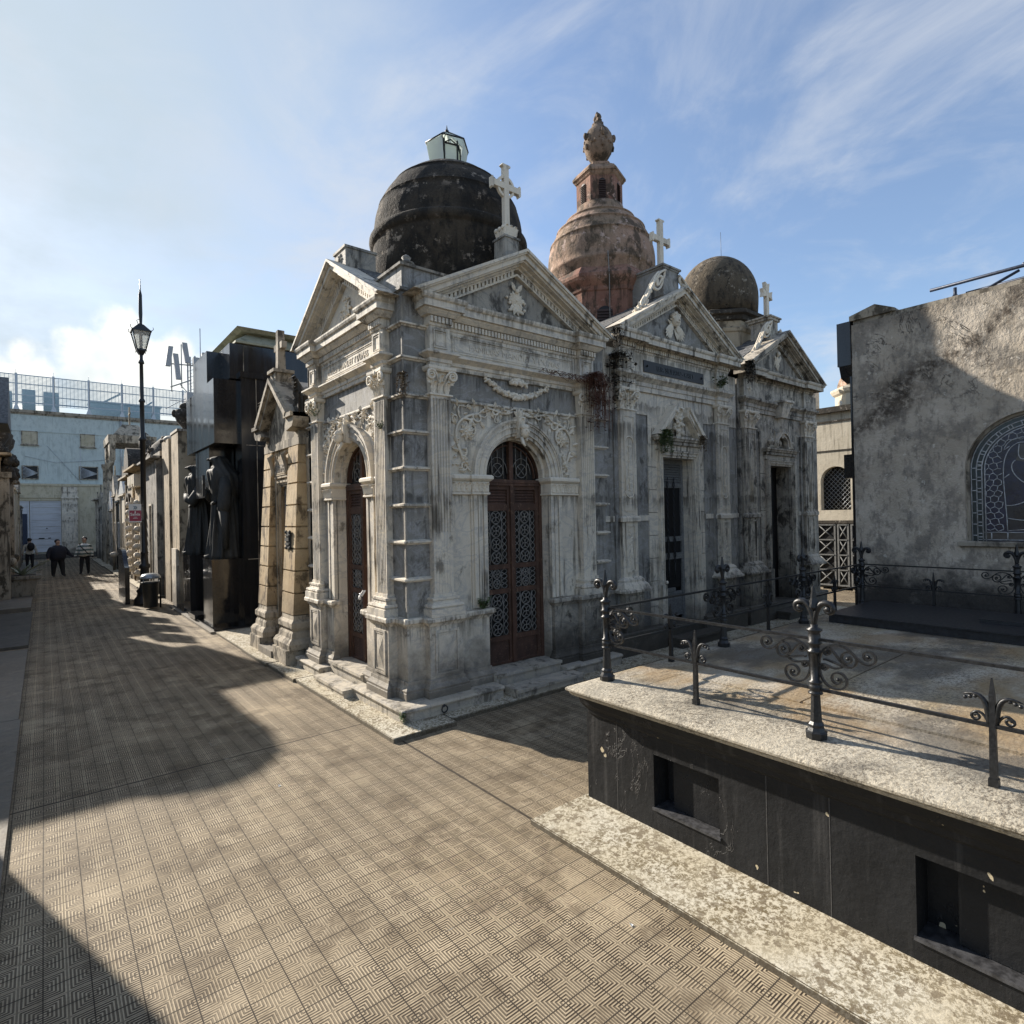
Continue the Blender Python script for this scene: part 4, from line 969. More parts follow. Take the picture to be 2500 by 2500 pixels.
# ---------------------------------------------------------------- the two mausoleums along the alley
def tombBC(which, c, x0, x1, hi, ho, hwd, apex, zc):
    y0 = 5.58; T = south(y0)
    if which == 'B': root = E('mausoleum', 'marble mausoleum with black name plaque, broken pediment over its door and tall pink dome', 'mausoleum', (c, 7.1, 0))
    else: root = E('mausoleum', 'sooty marble mausoleum with an arched hood over its door and a low cracked dome', 'mausoleum', (c, 6.85, 0))
    side = BLUE if which == 'B' else GREY; body = MARB if which == 'B' else MARD
    dw = .42; zt = 2.96
    m = MB(); m.box(x0+.3, x1-.02, y0+.28, 8.7, 0, 4.5); m.box(x0+.005, x0+.3, y0+.01, 8.7, 0, 4.5); m.box(x1-.3, x1-.01, y0+.01, y0+.28, 0, 4.5); B(m, 'core', GREY, root)
    # front wall with the deep door reveal
    m = MB(T); m.box(x0+.01, c-dw-.32, -.27, 0, 0, 3.6); m.box(c+dw+.32, x1-.02, -.27, 0, 0, 3.6); B(m, 'facade_wall', side, root)
    m = MB(T)
    for sg in (-1, 1):      # courses of stone blocks beside the door
        a, b = sorted((c+sg*(dw+.075), c+sg*(dw+.32)))
        zs = [.18,.66,1.05,1.40,1.75,2.10,2.45,2.80,3.15,3.60]
        for i in range(len(zs)-1): m.box(a, b, -.26, .015, zs[i]+.004, zs[i+1]-.004)
        a, b = sorted((c+sg*dw, c+sg*(dw+.075))); m.box(a, b, -.26, -.01, .18, zt+.1)
    m.box(c-dw-.32, c+dw+.32, -.26, .012, 3.15, 3.33); m.box(c-dw-.32, c+dw+.32, -.26, .012, 3.337, 3.60); m.box(c-dw-.075, c+dw+.075, -.26, 0, zt, 3.15)
    B(m, 'door_surround', body, root)
    m = MB(T); m.box(x0+.01, x1-.02, -.27, 0, 3.6, 4.5); B(m, 'entablature_core', body, root)
    m = MB(T); m.box(c-dw-.05, c+dw+.05, -.279, -.265, .2, 3.0); B(m, 'dark_interior', DARK, root)  # black sheet stands in for the shade inside the doorway
    # base
    m = MB(T)
    m.sweep([(x0+.02,.0),(x0+.02,.16),(c-dw-.1,.16)], prof([(0,0),(0,.30),(.02,.32),(.02,.36),(0,.38)], -.3)) if which == 'C' else m.sweep([(x0+.02,.0),(x0+.02,.14),(c-dw-.1,.14)], prof([(0,0),(0,.30),(.02,.32),(.02,.36),(0,.38)], -.3))
    m.sweep([(c+dw+.1,.15),(x1-.03,.15),(x1-.03,0)], prof([(0,0),(0,.30),(.02,.32),(.02,.36),(0,.38)], -.3))
    B(m, 'plinth', MARD, root)
    m = MB(T); m.box(c-dw-.1, c+dw+.1, -.26, .10, 0, .30); m.box(c-dw-.12, c+dw+.12, -.26, .13, .30, .33); m.box(c-dw-.05, c+dw+.22, .133, .38, 0, .15); m.box(c-dw-.07, c+dw+.24, .133, .41, .15, .19); B(m, 'step', MARD, root)
    pd = .08
    for sg in (-1, 1):
        s0, s1 = sorted((c+sg*hi, c+sg*ho)); q = (s0+s1)/2
        dark = MARD if (which == 'C') else MARB
        # pedestal: lower block, sloping base, panelled shaft, band, upper shaft
        m = MB(T); m.box(s0-.03, s1+.03, -.02, pd+.06, .38, .96); m.wire_frame(s0+.03, s1-.03, .47, .90, pd+.06, pd+.075, .03)
        B(m, 'pedestal', MARD, root)
        m = MB(T)
        P = [(s0,-.02),(s0,pd),(s1,pd),(s1,-.02)]
        m.sweep(P, prof([(.15,.96),(.15,.99),(.12,1.01),(.10,1.06),(.06,1.10),(.06,1.13),(.02,1.17),(0,1.17)], -.04))
        m.box(s0+.002, s1-.002, -.02, pd, 1.17, 1.98); m.wire_frame(s0+.06, s1-.06, 1.24, 1.93, pd-.001, pd+.018, .028)
        m.sweep(P, prof([(0,1.965),(.035,1.975),(.035,2.03),(.02,2.045),(0,2.06)], -.04))
        m.box(s0, s1, -.02, pd, 2.06, 3.60); m.wire_frame(s0+.05, s1-.05, 2.13, 3.52, pd-.001, pd+.010, .013)
        B(m, 'pilaster', dark, root)
        m = MB(T)
        if which == 'B':
            R = .095
            pts = [(q+R*cos(a), pd+.008, 2.42+R*sin(a)) for a in [pi+pi*i/12 for i in range(13)]]+[(q+R, pd+.008, 3.12)]+[(q+R*cos(a), pd+.008, 3.12+R*sin(a)) for a in [pi*i/12 for i in range(13)]]+[(q-R, pd+.008, 2.42)]
            m.tube(pts, .009, 5)
            for zz_, k in ((2.42,3),(2.52,4),(2.60,3),(2.72,2),(2.84,2),(2.95,3),(3.05,4)):
                for i in range(k): m.leaf(q, zz_, random.uniform(.3, 2.8), .055, .03, pd, .014)
            m.tube([(q, pd+.008, 2.42), (q-.012, pd+.008, 2.7), (q+.01, pd+.008, 3.08)], .006, 4)
            for i in range(12): m.leaf(q+random.uniform(-.015,.015), 1.34+.042*i, random.choice((.8,2.3))+random.uniform(-.3,.3), .06, .032, pd, .014)
        else:
            for k in range(3): m.tube([(q-.05+.05*k, pd+.004, 2.25), (q-.05+.05*k, pd+.004, 3.42)], .010, 5)
            for i in range(5): m.leaf(q, 3.25+.03*i, 1.0+.35*i, .07, .035, pd, .016)
        B(m, 'pilaster_carving', CARV if which == 'B' else MARB, root)
        capital(T, s0, s1, pd, 3.60, 3.93, CARV, root)
        # plain half shaft behind the pilaster
        m = MB(T); m.box(s0-.09, s0-.005, -.02, .03, .38, 3.60); m.box(s1+.005, s1+.09, -.02, .03, .38, 3.60); B(m, 'backing_strip', side, root)
    m = MB(T)
    for a, b in ((x0+.02, c-ho-.10), (c-hi+.10, c-dw-.33), (c+dw+.33, c+hi-.10), (c+ho+.10, x1-.03)):
        if b > a: m.box(a, b, -.01, .022, 1.98, 2.06); m.box(a, b, -.01, .014, 3.585, 3.60)
    B(m, 'string_course', MARB if which == 'B' else MARD, root)
    entablature(T, c, hi, ho, .08, 3.93, 4.18, 4.50, zc, apex, MARB if which == 'B' else MARD, BLUE if which == 'B' else GREY, root, hw=hwd, proj=.24, roofd=1.0)
    # door architrave
    m = MB(T)
    for k, (o0, o1, dd) in enumerate(((.0,.035,.055),(.035,.05,.075),(.05,.085,.062),(.085,.11,.08))):
        m.prism([(c-dw-o1,.33),(c-dw-o1,zt+o1),(c-dw-o0,zt+o0),(c-dw-o0,.33)], 0, dd); m.prism([(c+dw+o1,.33),(c+dw+o1,zt+o1),(c+dw+o0,zt+o0),(c+dw+o0,.33)], 0, dd)
        m.prism([(c-dw-o1,zt+o1),(c+dw+o1,zt+o1),(c+dw+o0,zt+o0),(c-dw-o0,zt+o0)], 0, dd)
    m.box(c-dw-.14, c-dw-.02, 0, .10, .33, .98); m.box(c+dw+.02, c+dw+.14, 0, .10, .33, .98)
    B(m, 'door_frame', MARB if which == 'B' else MARD, root)
    m = MB(T); e = dw+.16
    m.sweep([(c-e,-.01),(c-e,.05),(c+e,.05),(c+e,-.01)], prof([(0,zt+.12),(.0,zt+.19),(.02,zt+.20)], -.06)); dentils(m, c-e, c+e, .05, .085, zt+.205, zt+.25, .035)
    m.sweep([(c-e,-.01),(c-e,.05),(c+e,.05),(c+e,-.01)], prof([(0,zt+.25),(.05,zt+.26),(.06,zt+.29),(.075,zt+.30),(.075,zt+.33),(0,zt+.34)], -.06))
    B(m, 'door_cornice', MARB if which == 'B' else MARD, root)
    m = MB(T)
    if which == 'B':
        for sg in (-1, 1):        # the two raking halves of a broken pediment
            zb = zt+.34; P = [(c+sg*(e+.06), zb), (c+sg*.19, zb+.46), (c+sg*.17, zb+.40), (c+sg*.17, zb+.33), (c+sg*(e-.10), zb)]
            m.prism(P, -.01, .12); P2 = [(c+sg*(e+.07), zb), (c+sg*.185, zb+.485), (c+sg*.185, zb+.43), (c+sg*(e-.02), zb)]; m.prism(P2, -.01, .16)
            m.tube([(c+sg*.20, .13, zb+.36), (c+sg*.42, .13, zb+.10)], .018, 5)
        for k in range(7): m.leaf(c, zt+.62, pi/2+(k-3)*.4, .16, .08, .05, .04)
        for k in range(30): m.ball(c+random.gauss(0,.055), random.uniform(.03,.10), zt+.36+random.uniform(0,.42), .035, .035, .035, 6, 5, .3)
        m.curl(c, zt+.34, .50, .17, .05, .10)
    else:
        z = zt+.36
        m.band(c, z+.02, .20, .25, -.01, .11, 0, pi, 20); m.band(c, z+.02, .25, .275, -.01, .14, 0, pi, 20); m.band(c, z+.02, .275, .29, -.01, .10, 0, pi, 20)
        for sg in (-1, 1):
            m.box(min(c+sg*.20,c+sg*.30), max(c+sg*.20,c+sg*.30), -.01, .12, zt+.34, z+.02)
            m.lathe(c+sg*.40, .07, [(.045,zt+.34),(.05,zt+.37),(.02,zt+.39),(.05,zt+.44),(.055,zt+.48),(.02,zt+.50),(.03,zt+.52),(.008,zt+.55)], 10)
            for k in range(5): m.leaf(c+sg*.27, z+.06+.05*k, (.3+k*.25 if sg > 0 else pi-.3-k*.25), .09, .045, .08, .02)
        for k in range(9): m.leaf(c, z+.24, pi/2+(k-4)*.33, .17, .06, .08, .03)
        m.curl(c, z+.18, .14, .10, .10, .04)
        rosette(m, c, z+.10, .11, .0, 7); m.ball(c, .03, z+.09, .05, .04, .06)
    B(m, 'door_pediment', CARV if which == 'B' else MARB, root)
    # frieze ornaments
    for sg in (-1, 1):
        q = c+sg*(hi+ho)/2; m = MB(T); z = 4.34
        for k in range(8): m.leaf(q, z, k*pi/4, .085 if k % 2 else .12, .05, .078, .018)
        m.ball(q, .09, z, .03, .02, .03); m.tube([(q+.05*cos(a*pi/6), .085, z+.05*sin(a*pi/6)) for a in range(13)], .006, 4); B(m, 'frieze_rosette', CARV if which == 'B' else MARB, root)
    return root, T
RB, TB = tombBC('B', 7.92, 6.13, 9.76, 1.10, 1.44, 1.66, 5.66, 4.74)
m = MB(TB); m.box(7.08, 8.66, .034, .052, 4.235, 4.41); pq = B(m, 'name_plaque', SIGN, RB)
text('ELIA  SICILIANO - CASEY', .112, .004, lambda x, y, z: TB(7.88+x, .054+y, 4.285+z), 'plaque_lettering', SIGT, RB, xs=.80)
m = MB(TB); rosette(m, 7.15, 4.325, .022, .052, 4); rosette(m, 8.59, 4.325, .022, .052, 4); B(m, 'plaque_stud', SIGT, RB)
# cherub head with wings in the pediment
m = MB(TB); cx, cz = 7.88, 5.10
m.ball(cx, .07, cz+.06, .082, .075, .105, 14, 10, .02); m.ball(cx, .145, cz+.045, .014, .016, .018); m.ball(cx-.03, .125, cz+.02, .022,.016,.02); m.ball(cx+.03, .125, cz+.02, .022,.016,.02); m.ball(cx, .138, cz+.012, .018, .008, .007)
for i in range(22): a = pi*i/21; m.ball(cx+.085*cos(a), .07+random.uniform(-.02,.03), cz+.07+.10*sin(a), .026, .028, .026, 6, 5, .25)
for sg in (-1, 1):
    for k in range(6): m.leaf(cx+sg*.035, cz-.02, (-pi/2+sg*(.25+k*.17)) , .30-.022*abs(k-3), .085, .03+.006*k, .022)
    for k in range(4): m.leaf(cx+sg*.04, cz-.01, (-pi/2+sg*(.45+k*.22)), .17, .07, .055, .022)
    m.leaf(cx+sg*.02, cz-.04, pi/2-sg*1.05, .19, .06, .04, .03)
B(m, 'cherub_carving', CARV, RB)
# cross block, scroll and cross
c = 7.88
m = MB(TB); m.box(c-.20, c+.20, -.62, .0, 5.30, 5.98); m.box(c-.215, c+.215, -.635, .012, 5.98, 6.01); m.box(c-.24, c+.24, -.66, .03, 6.01, 6.04); m.box(c-.21, c+.21, -.62, .008, 5.55, 5.56); B(m, 'cross_pedestal', BLUE, RB)
cross_shape(TB, c-.02, 6.04, .82, .46, .085, -.18, CARV, RB, 'trefoil', zarm=.60)
def scroll_side(T, sx, z0, sg, L_, H, mt, par):
    m = MB(T)
    for dd in (-.04, .0, .03):
        P = [(sx, z0+H)]+bez([(sx-sg*.02, z0+H*.98), (sx+sg*L_*.38, z0+H*1.15), (sx+sg*L_*.48, z0+H*.25), (sx+sg*L_, z0)], 18)
        m.tube([(a, dd, b) for a, b in P], .022, 5)
    sp = spiral(sx+sg*.15, z0+H*.66, .15, .03, pi/2, pi/2-sg*3.4*pi, 30); m.tube([(a, .02, b) for a, b in sp], .022, 5)
    sp = spiral(sx+sg*L_*.72, z0+H*.20, .09, .02, 0, sg*3.2*pi, 24); m.tube([(a, .02, b) for a, b in sp], .02, 5)
    for k in range(12): t = k/11; m.leaf(sx+sg*L_*t*.95, z0+H*.7*(1-t), (pi/2+.9*sin(k) if sg > 0 else pi/2-.9*sin(k)), .12, .06, .02, .03)
    B(m, 'scroll_bracket', mt, par)
def raked(T, c, apex, slope, sg):   # lay the scroll on the slope of the roof
    return lambda s, d, z: T(s, d, z-(abs(s-c)-.2)*slope)
sl = (5.66-4.74)/1.66
scroll_side(raked(TB, c, 5.66, sl, -1), c-.20, 5.53, -1, .72, .40, CARV, RB); scroll_side(raked(TB, c, 5.66, sl, 1), c+.20, 5.53, 1, .72, .40, CARV, RB)
# pink drum, onion dome and lantern turret
cx, cy = 7.92, 7.10
def ngon(r, n=8, rot=pi/8): return [(cx+r*cos(rot+2*pi*k/n), cy+r*sin(rot+2*pi*k/n)) for k in range(n)]
m = MB(); m.slab(ngon(.97), 4.5, 5.98); B(m, 'drum', PINK, RB)
m = MB(); m.sweep(ngon(.97)[::-1], prof([(0,5.80),(.02,5.82),(.03,5.88),(.10,5.98),(.12,6.02),(.12,6.07),(.02,6.20),(0,6.22)], -.2), closed=True); m.slab(ngon(.9), 5.9, 6.21); B(m, 'drum_cornice', PINK, RB)
pr = [(.90,6.15),(.93,6.22),(.955,6.36),(.965,6.37),(.965,6.42),(.955,6.43)]
for i in range(1, 15):
    a = -0.12+(i/14)*(pi/2-.30); pr.append((.96*cos(a), 6.55+1.02*sin(a) if sin(a) > 0 else 6.55+sin(a)*.9))
    if i in (5, 8, 11): r, z = pr[-1]; pr += [(r+.012, z+.006), (r+.010, z+.03), (r-.015, z+.035)]
pr = sorted(pr, key=lambda p: p[1]); pr = [p for p in pr if p[0] > .44]+[(.44, pr[-1][1]+.01), (.42, 7.60)]
dome(cx, cy, pr, DOMR, RB)
def hexa(r, rot=.35): return [(cx+r*cos(rot+pi*k/3), cy+r*sin(rot+pi*k/3)) for k in range(6)]
m = MB(); m.slab(hexa(.415), 7.42, 8.12); m.slab(hexa(.43), 7.42, 7.52); B(m, 'turret', PINK, RB)
m = MB(); m.sweep(hexa(.415)[::-1], prof([(0,8.05),(.02,8.07),(.045,8.11),(.06,8.12),(.06,8.16),(.0,8.24)], -.2), closed=True); m.slab(hexa(.37), 8.1, 8.27); m.slab(hexa(.28), 8.27, 8.36)
B(m, 'turret_cornice', DOMR, RB)
hx = hexa(.415)
for k in range(6):
    a, b = hx[k], hx[(k+1) % 6]; mx, my = (a[0]+b[0])/2, (a[1]+b[1])/2; nx, ny = mx-cx, my-cy; l = hypot(nx, ny); nx /= l; ny /= l; tx, ty = -ny, nx
    Tk = lambda s, d, z: (mx+tx*s+nx*d, my+ty*s+ny*d, z)
    m = MB(Tk); P = [(.062*cos(q*pi/8), 7.93+.062*sin(q*pi/8)) for q in range(9)]; m.prism(P+[(-.062,7.62),(.062,7.62)], -.01, .004); w = B(m, 'turret_window', DARK, RB)
    m = MB(Tk); slats(m, -.06, .06, 7.62, 7.97, .012, 11); B(m, 'louvre', LOUV, w)
for ang in (-2.36, -1.62):
    nx, ny = cos(ang), sin(ang); 
    kx = [p for p in ngon(.97)]
for k in range(8):
    o = ngon(.97); a, b = o[k], o[(k+1) % 8]; mx, my = (a[0]+b[0])/2, (a[1]+b[1])/2
    if my > cy+.1: continue
    nx, ny = mx-cx, my-cy; l = hypot(nx, ny); nx /= l; ny /= l; tx, ty = -ny, nx
    Tk = lambda s, d, z: (mx+tx*s+nx*d, my+ty*s+ny*d, z)
    m = MB(Tk); P = [(.13*cos(q*pi/8), 5.42+.13*sin(q*pi/8)) for q in range(9)]; m.prism(P+[(-.13,5.02),(.13,5.02)], -.01, .004); w = B(m, 'drum_window', DARK, RB)
    m = MB(Tk); slats(m, -.125, .125, 5.02, 5.50, .012, 10); B(m, 'louvre', LOUV, w)
m = MB(); m.tube([(cx-.66,cy-.75,6.42),(cx-.66,cy-.77,6.0),(cx-.655,cy-.76,5.5),(cx-.66,cy-.77,4.9)], .008, 5); B(m, 'dangling_rope', GRIL, RB)
# flaming urn
m = MB(); m.lathe(cx, cy, [(.13,8.36),(.14,8.40),(.07,8.43),(.09,8.47),(.17,8.53),(.235,8.64),(.27,8.76),(.265,8.86),(.24,8.95),(.195,9.03),(.14,9.08),(.12,9.11),(.10,9.15),(.095,9.18),(.06,9.22),(.05,9.27),(.03,9.33),(.008,9.38)], 22)
for k in range(5):
    a = k*2*pi/5+.4
    for q in range(6):
        t = q/5; aa = a+t*2*pi/5; m.ball(cx+.25*cos(aa), cy+.25*sin(aa), 8.90-.16*4*t*(1-t), .035, .035, .035, 6, 5, .3)
    m.ball(cx+.265*cos(a), cy+.265*sin(a), 8.88, .045, .045, .07, 7, 5, .25); m.ball(cx+.26*cos(a), cy+.26*sin(a), 8.70, .03, .03, .06, 6, 5, .3)
for k in range(40): a = random.uniform(0, 6.28); z = random.uniform(9.02, 9.34); r = .12*(9.42-z)/.4; m.ball(cx+r*cos(a), cy+r*sin(a), z, .035, .035, .045, 5, 4, .3)
B(m, 'flaming_urn', URNM, RB)
m = MB(); m.box(8.35, 8.80, 6.1, 6.6, 4.5, 5.55); m.box(8.2, 8.95, 6.0, 6.7, 5.55, 5.63)
B(m, 'roof_turret', GRIT, RB)
# door of B: steel door with two twisted bars
m = MB(TB); c = 7.92; d = -.20
m.box(c-.42, c-.36, d-.02, d+.02, .33, 2.96); m.box(c+.36, c+.42, d-.02, d+.02, .33, 2.96); m.box(c-.36, c+.36, d-.02, d+.02, 1.33, 1.43); m.box(c-.36, c+.36, d-.02, d+.02, 1.62, 1.70); m.box(c-.36, c+.36, d-.02, d+.02, 2.88, 2.96); m.box(c-.36, c+.36, d-.02, d+.02, 2.50, 2.56); m.box(c-.36,c+.16,d-.02,d+.02,.80,.86); m.box(c-.36,c+.16,d-.02,d+.02,.33,.40)
dl = B(m, 'door_leaf', STLD, RB)
m = MB(TB); slats(m, c-.36, c+.36, .40, .80, d, 9); slats(m, c-.36, c+.36, 2.56, 2.88, d, 8); B(m, 'louvre', STLD, dl)
m = MB(TB)
for x in (c-.22, c-.05, c+.12):
    for k in (0, 1): m.tube([(x+.012*cos(a*.9+k*pi), d+.05+.012*sin(a*.9+k*pi), 1.25+a*.033) for a in range(42)], .010, 4)
    m.tube([(x, d+.05, 1.0), (x, d+.05, 1.3)], .012, 5)
    m.leaf(x, 2.6, pi/2, .08, .04, d+.05, .02)
B(m, 'twisted_bar', DIRN, dl)
m = MB(TB); m.box(c-.36, c+.36, d-.018, d-.01, .86, 2.5); B(m, 'pane', DARK, dl)
for s in (c-.47, c+.47): m = MB(TB); m.ball(s, .115, 1.02, .026, .02, .026, 10, 8); B(m, 'round_stud', MARB, RB)
# ---- C
RC, TC = tombBC('C', 11.27, 9.80, 13.0, .98, 1.38, 1.60, 5.58, 4.70)
c = 11.27
m = MB(TC); m.frus((c-.12,c+.12,0,.14),(c-.17,c+.17,0,.22), 3.90, 4.18); m.box(c-.20, c+.20, 0, .25, 4.18, 4.22); B(m, 'keystone', MARB, RC)
m = MB(TC); m.ball(c, .05, 5.16, .035, .04, .05, 10, 8); m.leaf(c, 4.84, pi/2, .30, .15, .02, .05); m.leaf(c-.03, 4.95, pi/2+.5, .20, .08, .03, .04); m.leaf(c+.04, 4.98, pi/2-.4, .18, .07, .03, .04); m.leaf(c, 5.12, -pi/2, .30, .12, .02, .05); m.leaf(c-.05, 5.10, -2.0, .2, .06, .02, .04)
B(m, 'pediment_figure_carving', CARV, RC)
m = MB(TC); m.box(c-.20, c+.10, -.40, .0, 5.15, 5.82); m.box(c-.24, c+.14, -.44, .03, 5.82, 5.87); m.box(c-.27, c+.17, -.47, .05, 5.87, 5.90); B(m, 'cross_pedestal', MARD, RC)
cross_pattee(TC, c-.04, 5.90, .74, .40, .10, -.15, CARV, RC)
sl = (5.58-4.70)/1.60
scroll_side(raked(TC, c, 5.58, sl, -1), c-.20, 5.42, -1, .74, .36, CARV, RC); scroll_side(raked(TC, c, 5.58, sl, 1), c+.16, 5.42, 1, .4, .2, CARV, RC)
cx, cy = 11.29, 6.84
m = MB(); m.slab(ngon(.74), 4.5, 6.05); m.sweep(ngon(.74)[::-1], prof([(0,5.72),(.03,5.74),(.04,5.80),(0,5.84)], -.1), closed=True); B(m, 'drum', TAN, RC)
m = MB(); m.sweep(ngon(.74)[::-1], prof([(0,5.95),(.06,5.97),(.08,6.05),(.16,6.07),(.16,6.14),(.02,6.20)], -.2), closed=True); m.slab(ngon(.7), 6.0, 6.2); B(m, 'drum_cornice', SOOT, RC)
pr = [(.80,6.18),(.815,6.4),(.82,6.55)]+[(.82*cos(a), 6.58+.93*sin(a)) for a in [i/14*pi/2 for i in range(1, 14)]]+[(.04,7.50)]
dome(cx, cy, pr, DOMC, RC)
m = MB(); m.tube([(cx+.12,cy-.05,7.45),(cx+.11,cy-.05,8.1)], .004, 4); B(m, 'lightning_rod', DIRN, RC)
# sloping stone shoulders beside the drum
m = MB(); m.prism([(9.95,4.5),(10.4,5.2),(10.65,5.5),(10.65,4.5)], 6.2, 6.5); B(m, 'drum_buttress', GRIT, RC)
# ---------------------------------------------------------------- ochre tomb
T = west(2.98); c = 9.30
O = E('mausoleum', 'narrow ochre stone tomb with rusticated piers, a steep gable and a plain stone cross', 'mausoleum', (2.9, 9.3, 0))
m = MB(); m.box(3.3, 5.4, 8.36, 10.4, 0, 3.3); m.box(2.99, 3.3, 8.36, 8.55, 0, 3.3); m.box(2.99,3.3,10.05,10.4,0,3.3); B(m, 'core', TAN, O)
def pier(s0, s1):
    m = MB(T); z = [.72,1.04,1.36,1.68,2.00,2.32,2.64,2.93,3.20]; n = len(z)-1
    for i in range(n):
        t0 = .23-.13*(z[i]-.72)/2.5; t1 = .23-.13*(z[i+1]-.72)/2.5; q = .05*(1-i/n); q1 = .05*(1-(i+1)/n)
        m.frus((s0-q, s1+q, -.1, t0), (s0-q1, s1+q1, -.1, t1), z[i]+.012, z[i+1]-.012); m.box(s0+.01, s1-.01, -.1, t1-.02, z[i+1]-.014, z[i+1]+.014)
    B(m, 'rusticated_pier', OCHR, O)
    m = MB(T); m.box(s0-.09, s1+.09, -.1, .36, 0, .25); m.box(s0+.06, s0+.12, .3, .362, .08, .19)
    P = [(s0-.02,-.05),(s0-.02,.20),(s1+.02,.20),(s1+.02,-.05)]
    m.sweep(P, prof([(.12,.25),(.13,.33),(.10,.38),(.07,.40),(.06,.47),(.04,.50),(.07,.55),(.07,.62),(.03,.66),(.02,.72)], -.1)); B(m, 'pier_base', GCEM, O)
    m = MB(T); m.box(s0+.06, s0+.12, .355, .3605, .08, .17); B(m, 'vent_hole', DARK, O)
pier(8.48, 8.90); pier(9.75, 10.12)
m = MB(T); m.box(8.90, 9.06, -.2, .06, .25, 3.2); m.box(9.60, 9.75, -.2, .06, .25, 3.2); m.box(9.06, 9.60, -.2, .05, 2.66, 3.2); B(m, 'door_surround', TAN, O)
m = MB(T)
for k in range(3): m.wire_frame(9.03+.03*k, 9.63-.03*k, .25, 2.72-.03*k, .05-.015*k, .075-.02*k, .03)
m.prism([(9.0,2.76),(9.66,2.76),(9.66,2.95),(9.58,3.06),(9.08,3.06),(9.0,2.95)], .03, .09); m.wire_frame(9.06, 9.60, 2.80, 2.84, .088, .10, .015)
for s in (8.985, 9.655): m.tube([(s,.10,3.14),(s,.16,3.08),(s,.13,2.98),(s,.11,2.86),(s,.12,2.80)], [.03,.045,.035,.028,.03], 6)
B(m, 'door_head', TAN, O)
text('BOHMER', .17, .008, lambda x, y, z: T(9.33-x, .092+y, 2.85+z), 'inscription', MARD, O, xs=.72)
m = MB(T)
c0, c1, d = 9.09, 9.57, -.06
m.wire_frame(c0, c1, .30, 2.64, d-.02, d+.02, .05)
for z in (.70, 1.05, 1.45, 1.85, 2.25): m.box(c0+.05, c1-.05, d-.015, d+.018, z-.014, z+.014)
dr = B(m, 'door_leaf', STEL, O)
g = MB(T)
for za, zb in ((1.05,1.45),(1.45,1.85),(1.85,2.25),(2.25,2.6),(.70,1.05)):
    for cc in (9.21, 9.45):
        zm = (za+zb)/2
        for k in range(8): a = k*pi/4; g.tube([(cc+.03*cos(a), d+.012, zm+.04*sin(a)), (cc+.10*cos(a), d+.012, zm+.18*sin(a))], .006, 4)
        g.tube([(cc+.045*cos(q*pi/6), d+.014, zm+.055*sin(q*pi/6)) for q in range(13)], .007, 4)
B(g, 'grille', GRIL, dr)
m = MB(T); m.box(c0+.04, c1-.04, d-.02, d-.01, .33, 2.6); B(m, 'pane', DARK, dr)
m = MB(T); m.box(8.62, 8.80, .10+.075, .20, 1.68, 1.93)
for z in (1.69, 1.92): 
    for s in (8.63, 8.79): m.ball(s, .195, z, .03, .02, .03)
m.box(8.63, 8.79, .2, .215, 1.73, 1.76); m.box(8.63, 8.79, .2, .215, 1.79, 1.84); m.box(8.63,8.79,.2,.215,1.86,1.88)
B(m, 'bronze_plaque', BRNZ, O)
m = MB(T); m.box(9.06, 9.60, -.2, .10, 0, .26); m.box(9.0, 9.66, .102, .38, 0, .15); B(m, 'step', MARB, O)
# gable
m = MB(T); m.box(8.46, 10.14, -.2, .10, 3.2, 3.32); m.prism([(8.46,3.32),(10.14,3.32),(10.10,3.40),(9.30,4.16),(8.50,3.40)], -.2, .08); B(m, 'gable_wall', GCEM, O)
m = MB(T)
for sg in (-1, 1):
    a, b = 9.30+sg*.98, 9.30+sg*.62
    m.prism([(a,3.52),(a,3.64),(9.30+sg*.80,3.66),(9.30,4.34),(9.30,4.17),(9.30+sg*.66,3.56),(9.30+sg*.60,3.46),(9.30+sg*.66,3.40),(9.30+sg*.92,3.44)], -.2, .22)
    m.prism([(9.30+sg*.72,3.60),(9.30,4.22),(9.30,4.30),(9.30+sg*.78,3.66)], .22, .27)
    m.box(min(a,9.30+sg*.66), max(a,9.30+sg*.66), -.2, .26, 3.58, 3.64)
    m.prism([(9.30+sg*.64,3.40),(9.30+sg*.9,3.50),(9.30+sg*.95,3.54),(9.30+sg*.70,3.54)], .0, .20)
B(m, 'raking_cornice', GCEM, O)
m = MB(T); m.prism([(8.36,3.50),(9.30,4.30),(10.24,3.50)], -1.6, -.2); B(m, 'roof', MARB, O)
m = MB(T); m.box(9.18, 9.42, -.05, .19, 4.22, 4.38); m.box(9.14, 9.46, -.09, .23, 4.38, 4.43)
m.frus((9.24,9.36,.01,.13),(9.25,9.35,.02,.12),4.43,5.06); m.box(9.11, 9.49, .03, .11, 4.76, 4.86); B(m, 'cross', GCEM, O)
for s, sz in ((8.48, 1.0), (10.12, .8)):
    m = MB(T)
    for k in range(7): m.curl(s+random.uniform(-.05,.05), 3.62, (.30+.05*k)*sz, .20*sz, .0+.012*k, .12)
    for k in range(8): m.leaf(s, 3.66+.04*k, pi/2+random.uniform(-.6,.6), .20*sz, .10, .10, .05)
    m.box(s-.09, s+.09, -.12, .12, 3.60, 3.90*sz if sz == 1 else 3.78)
    B(m, 'carved_acroterion', GCEM if sz < 1 else SOOT, O)
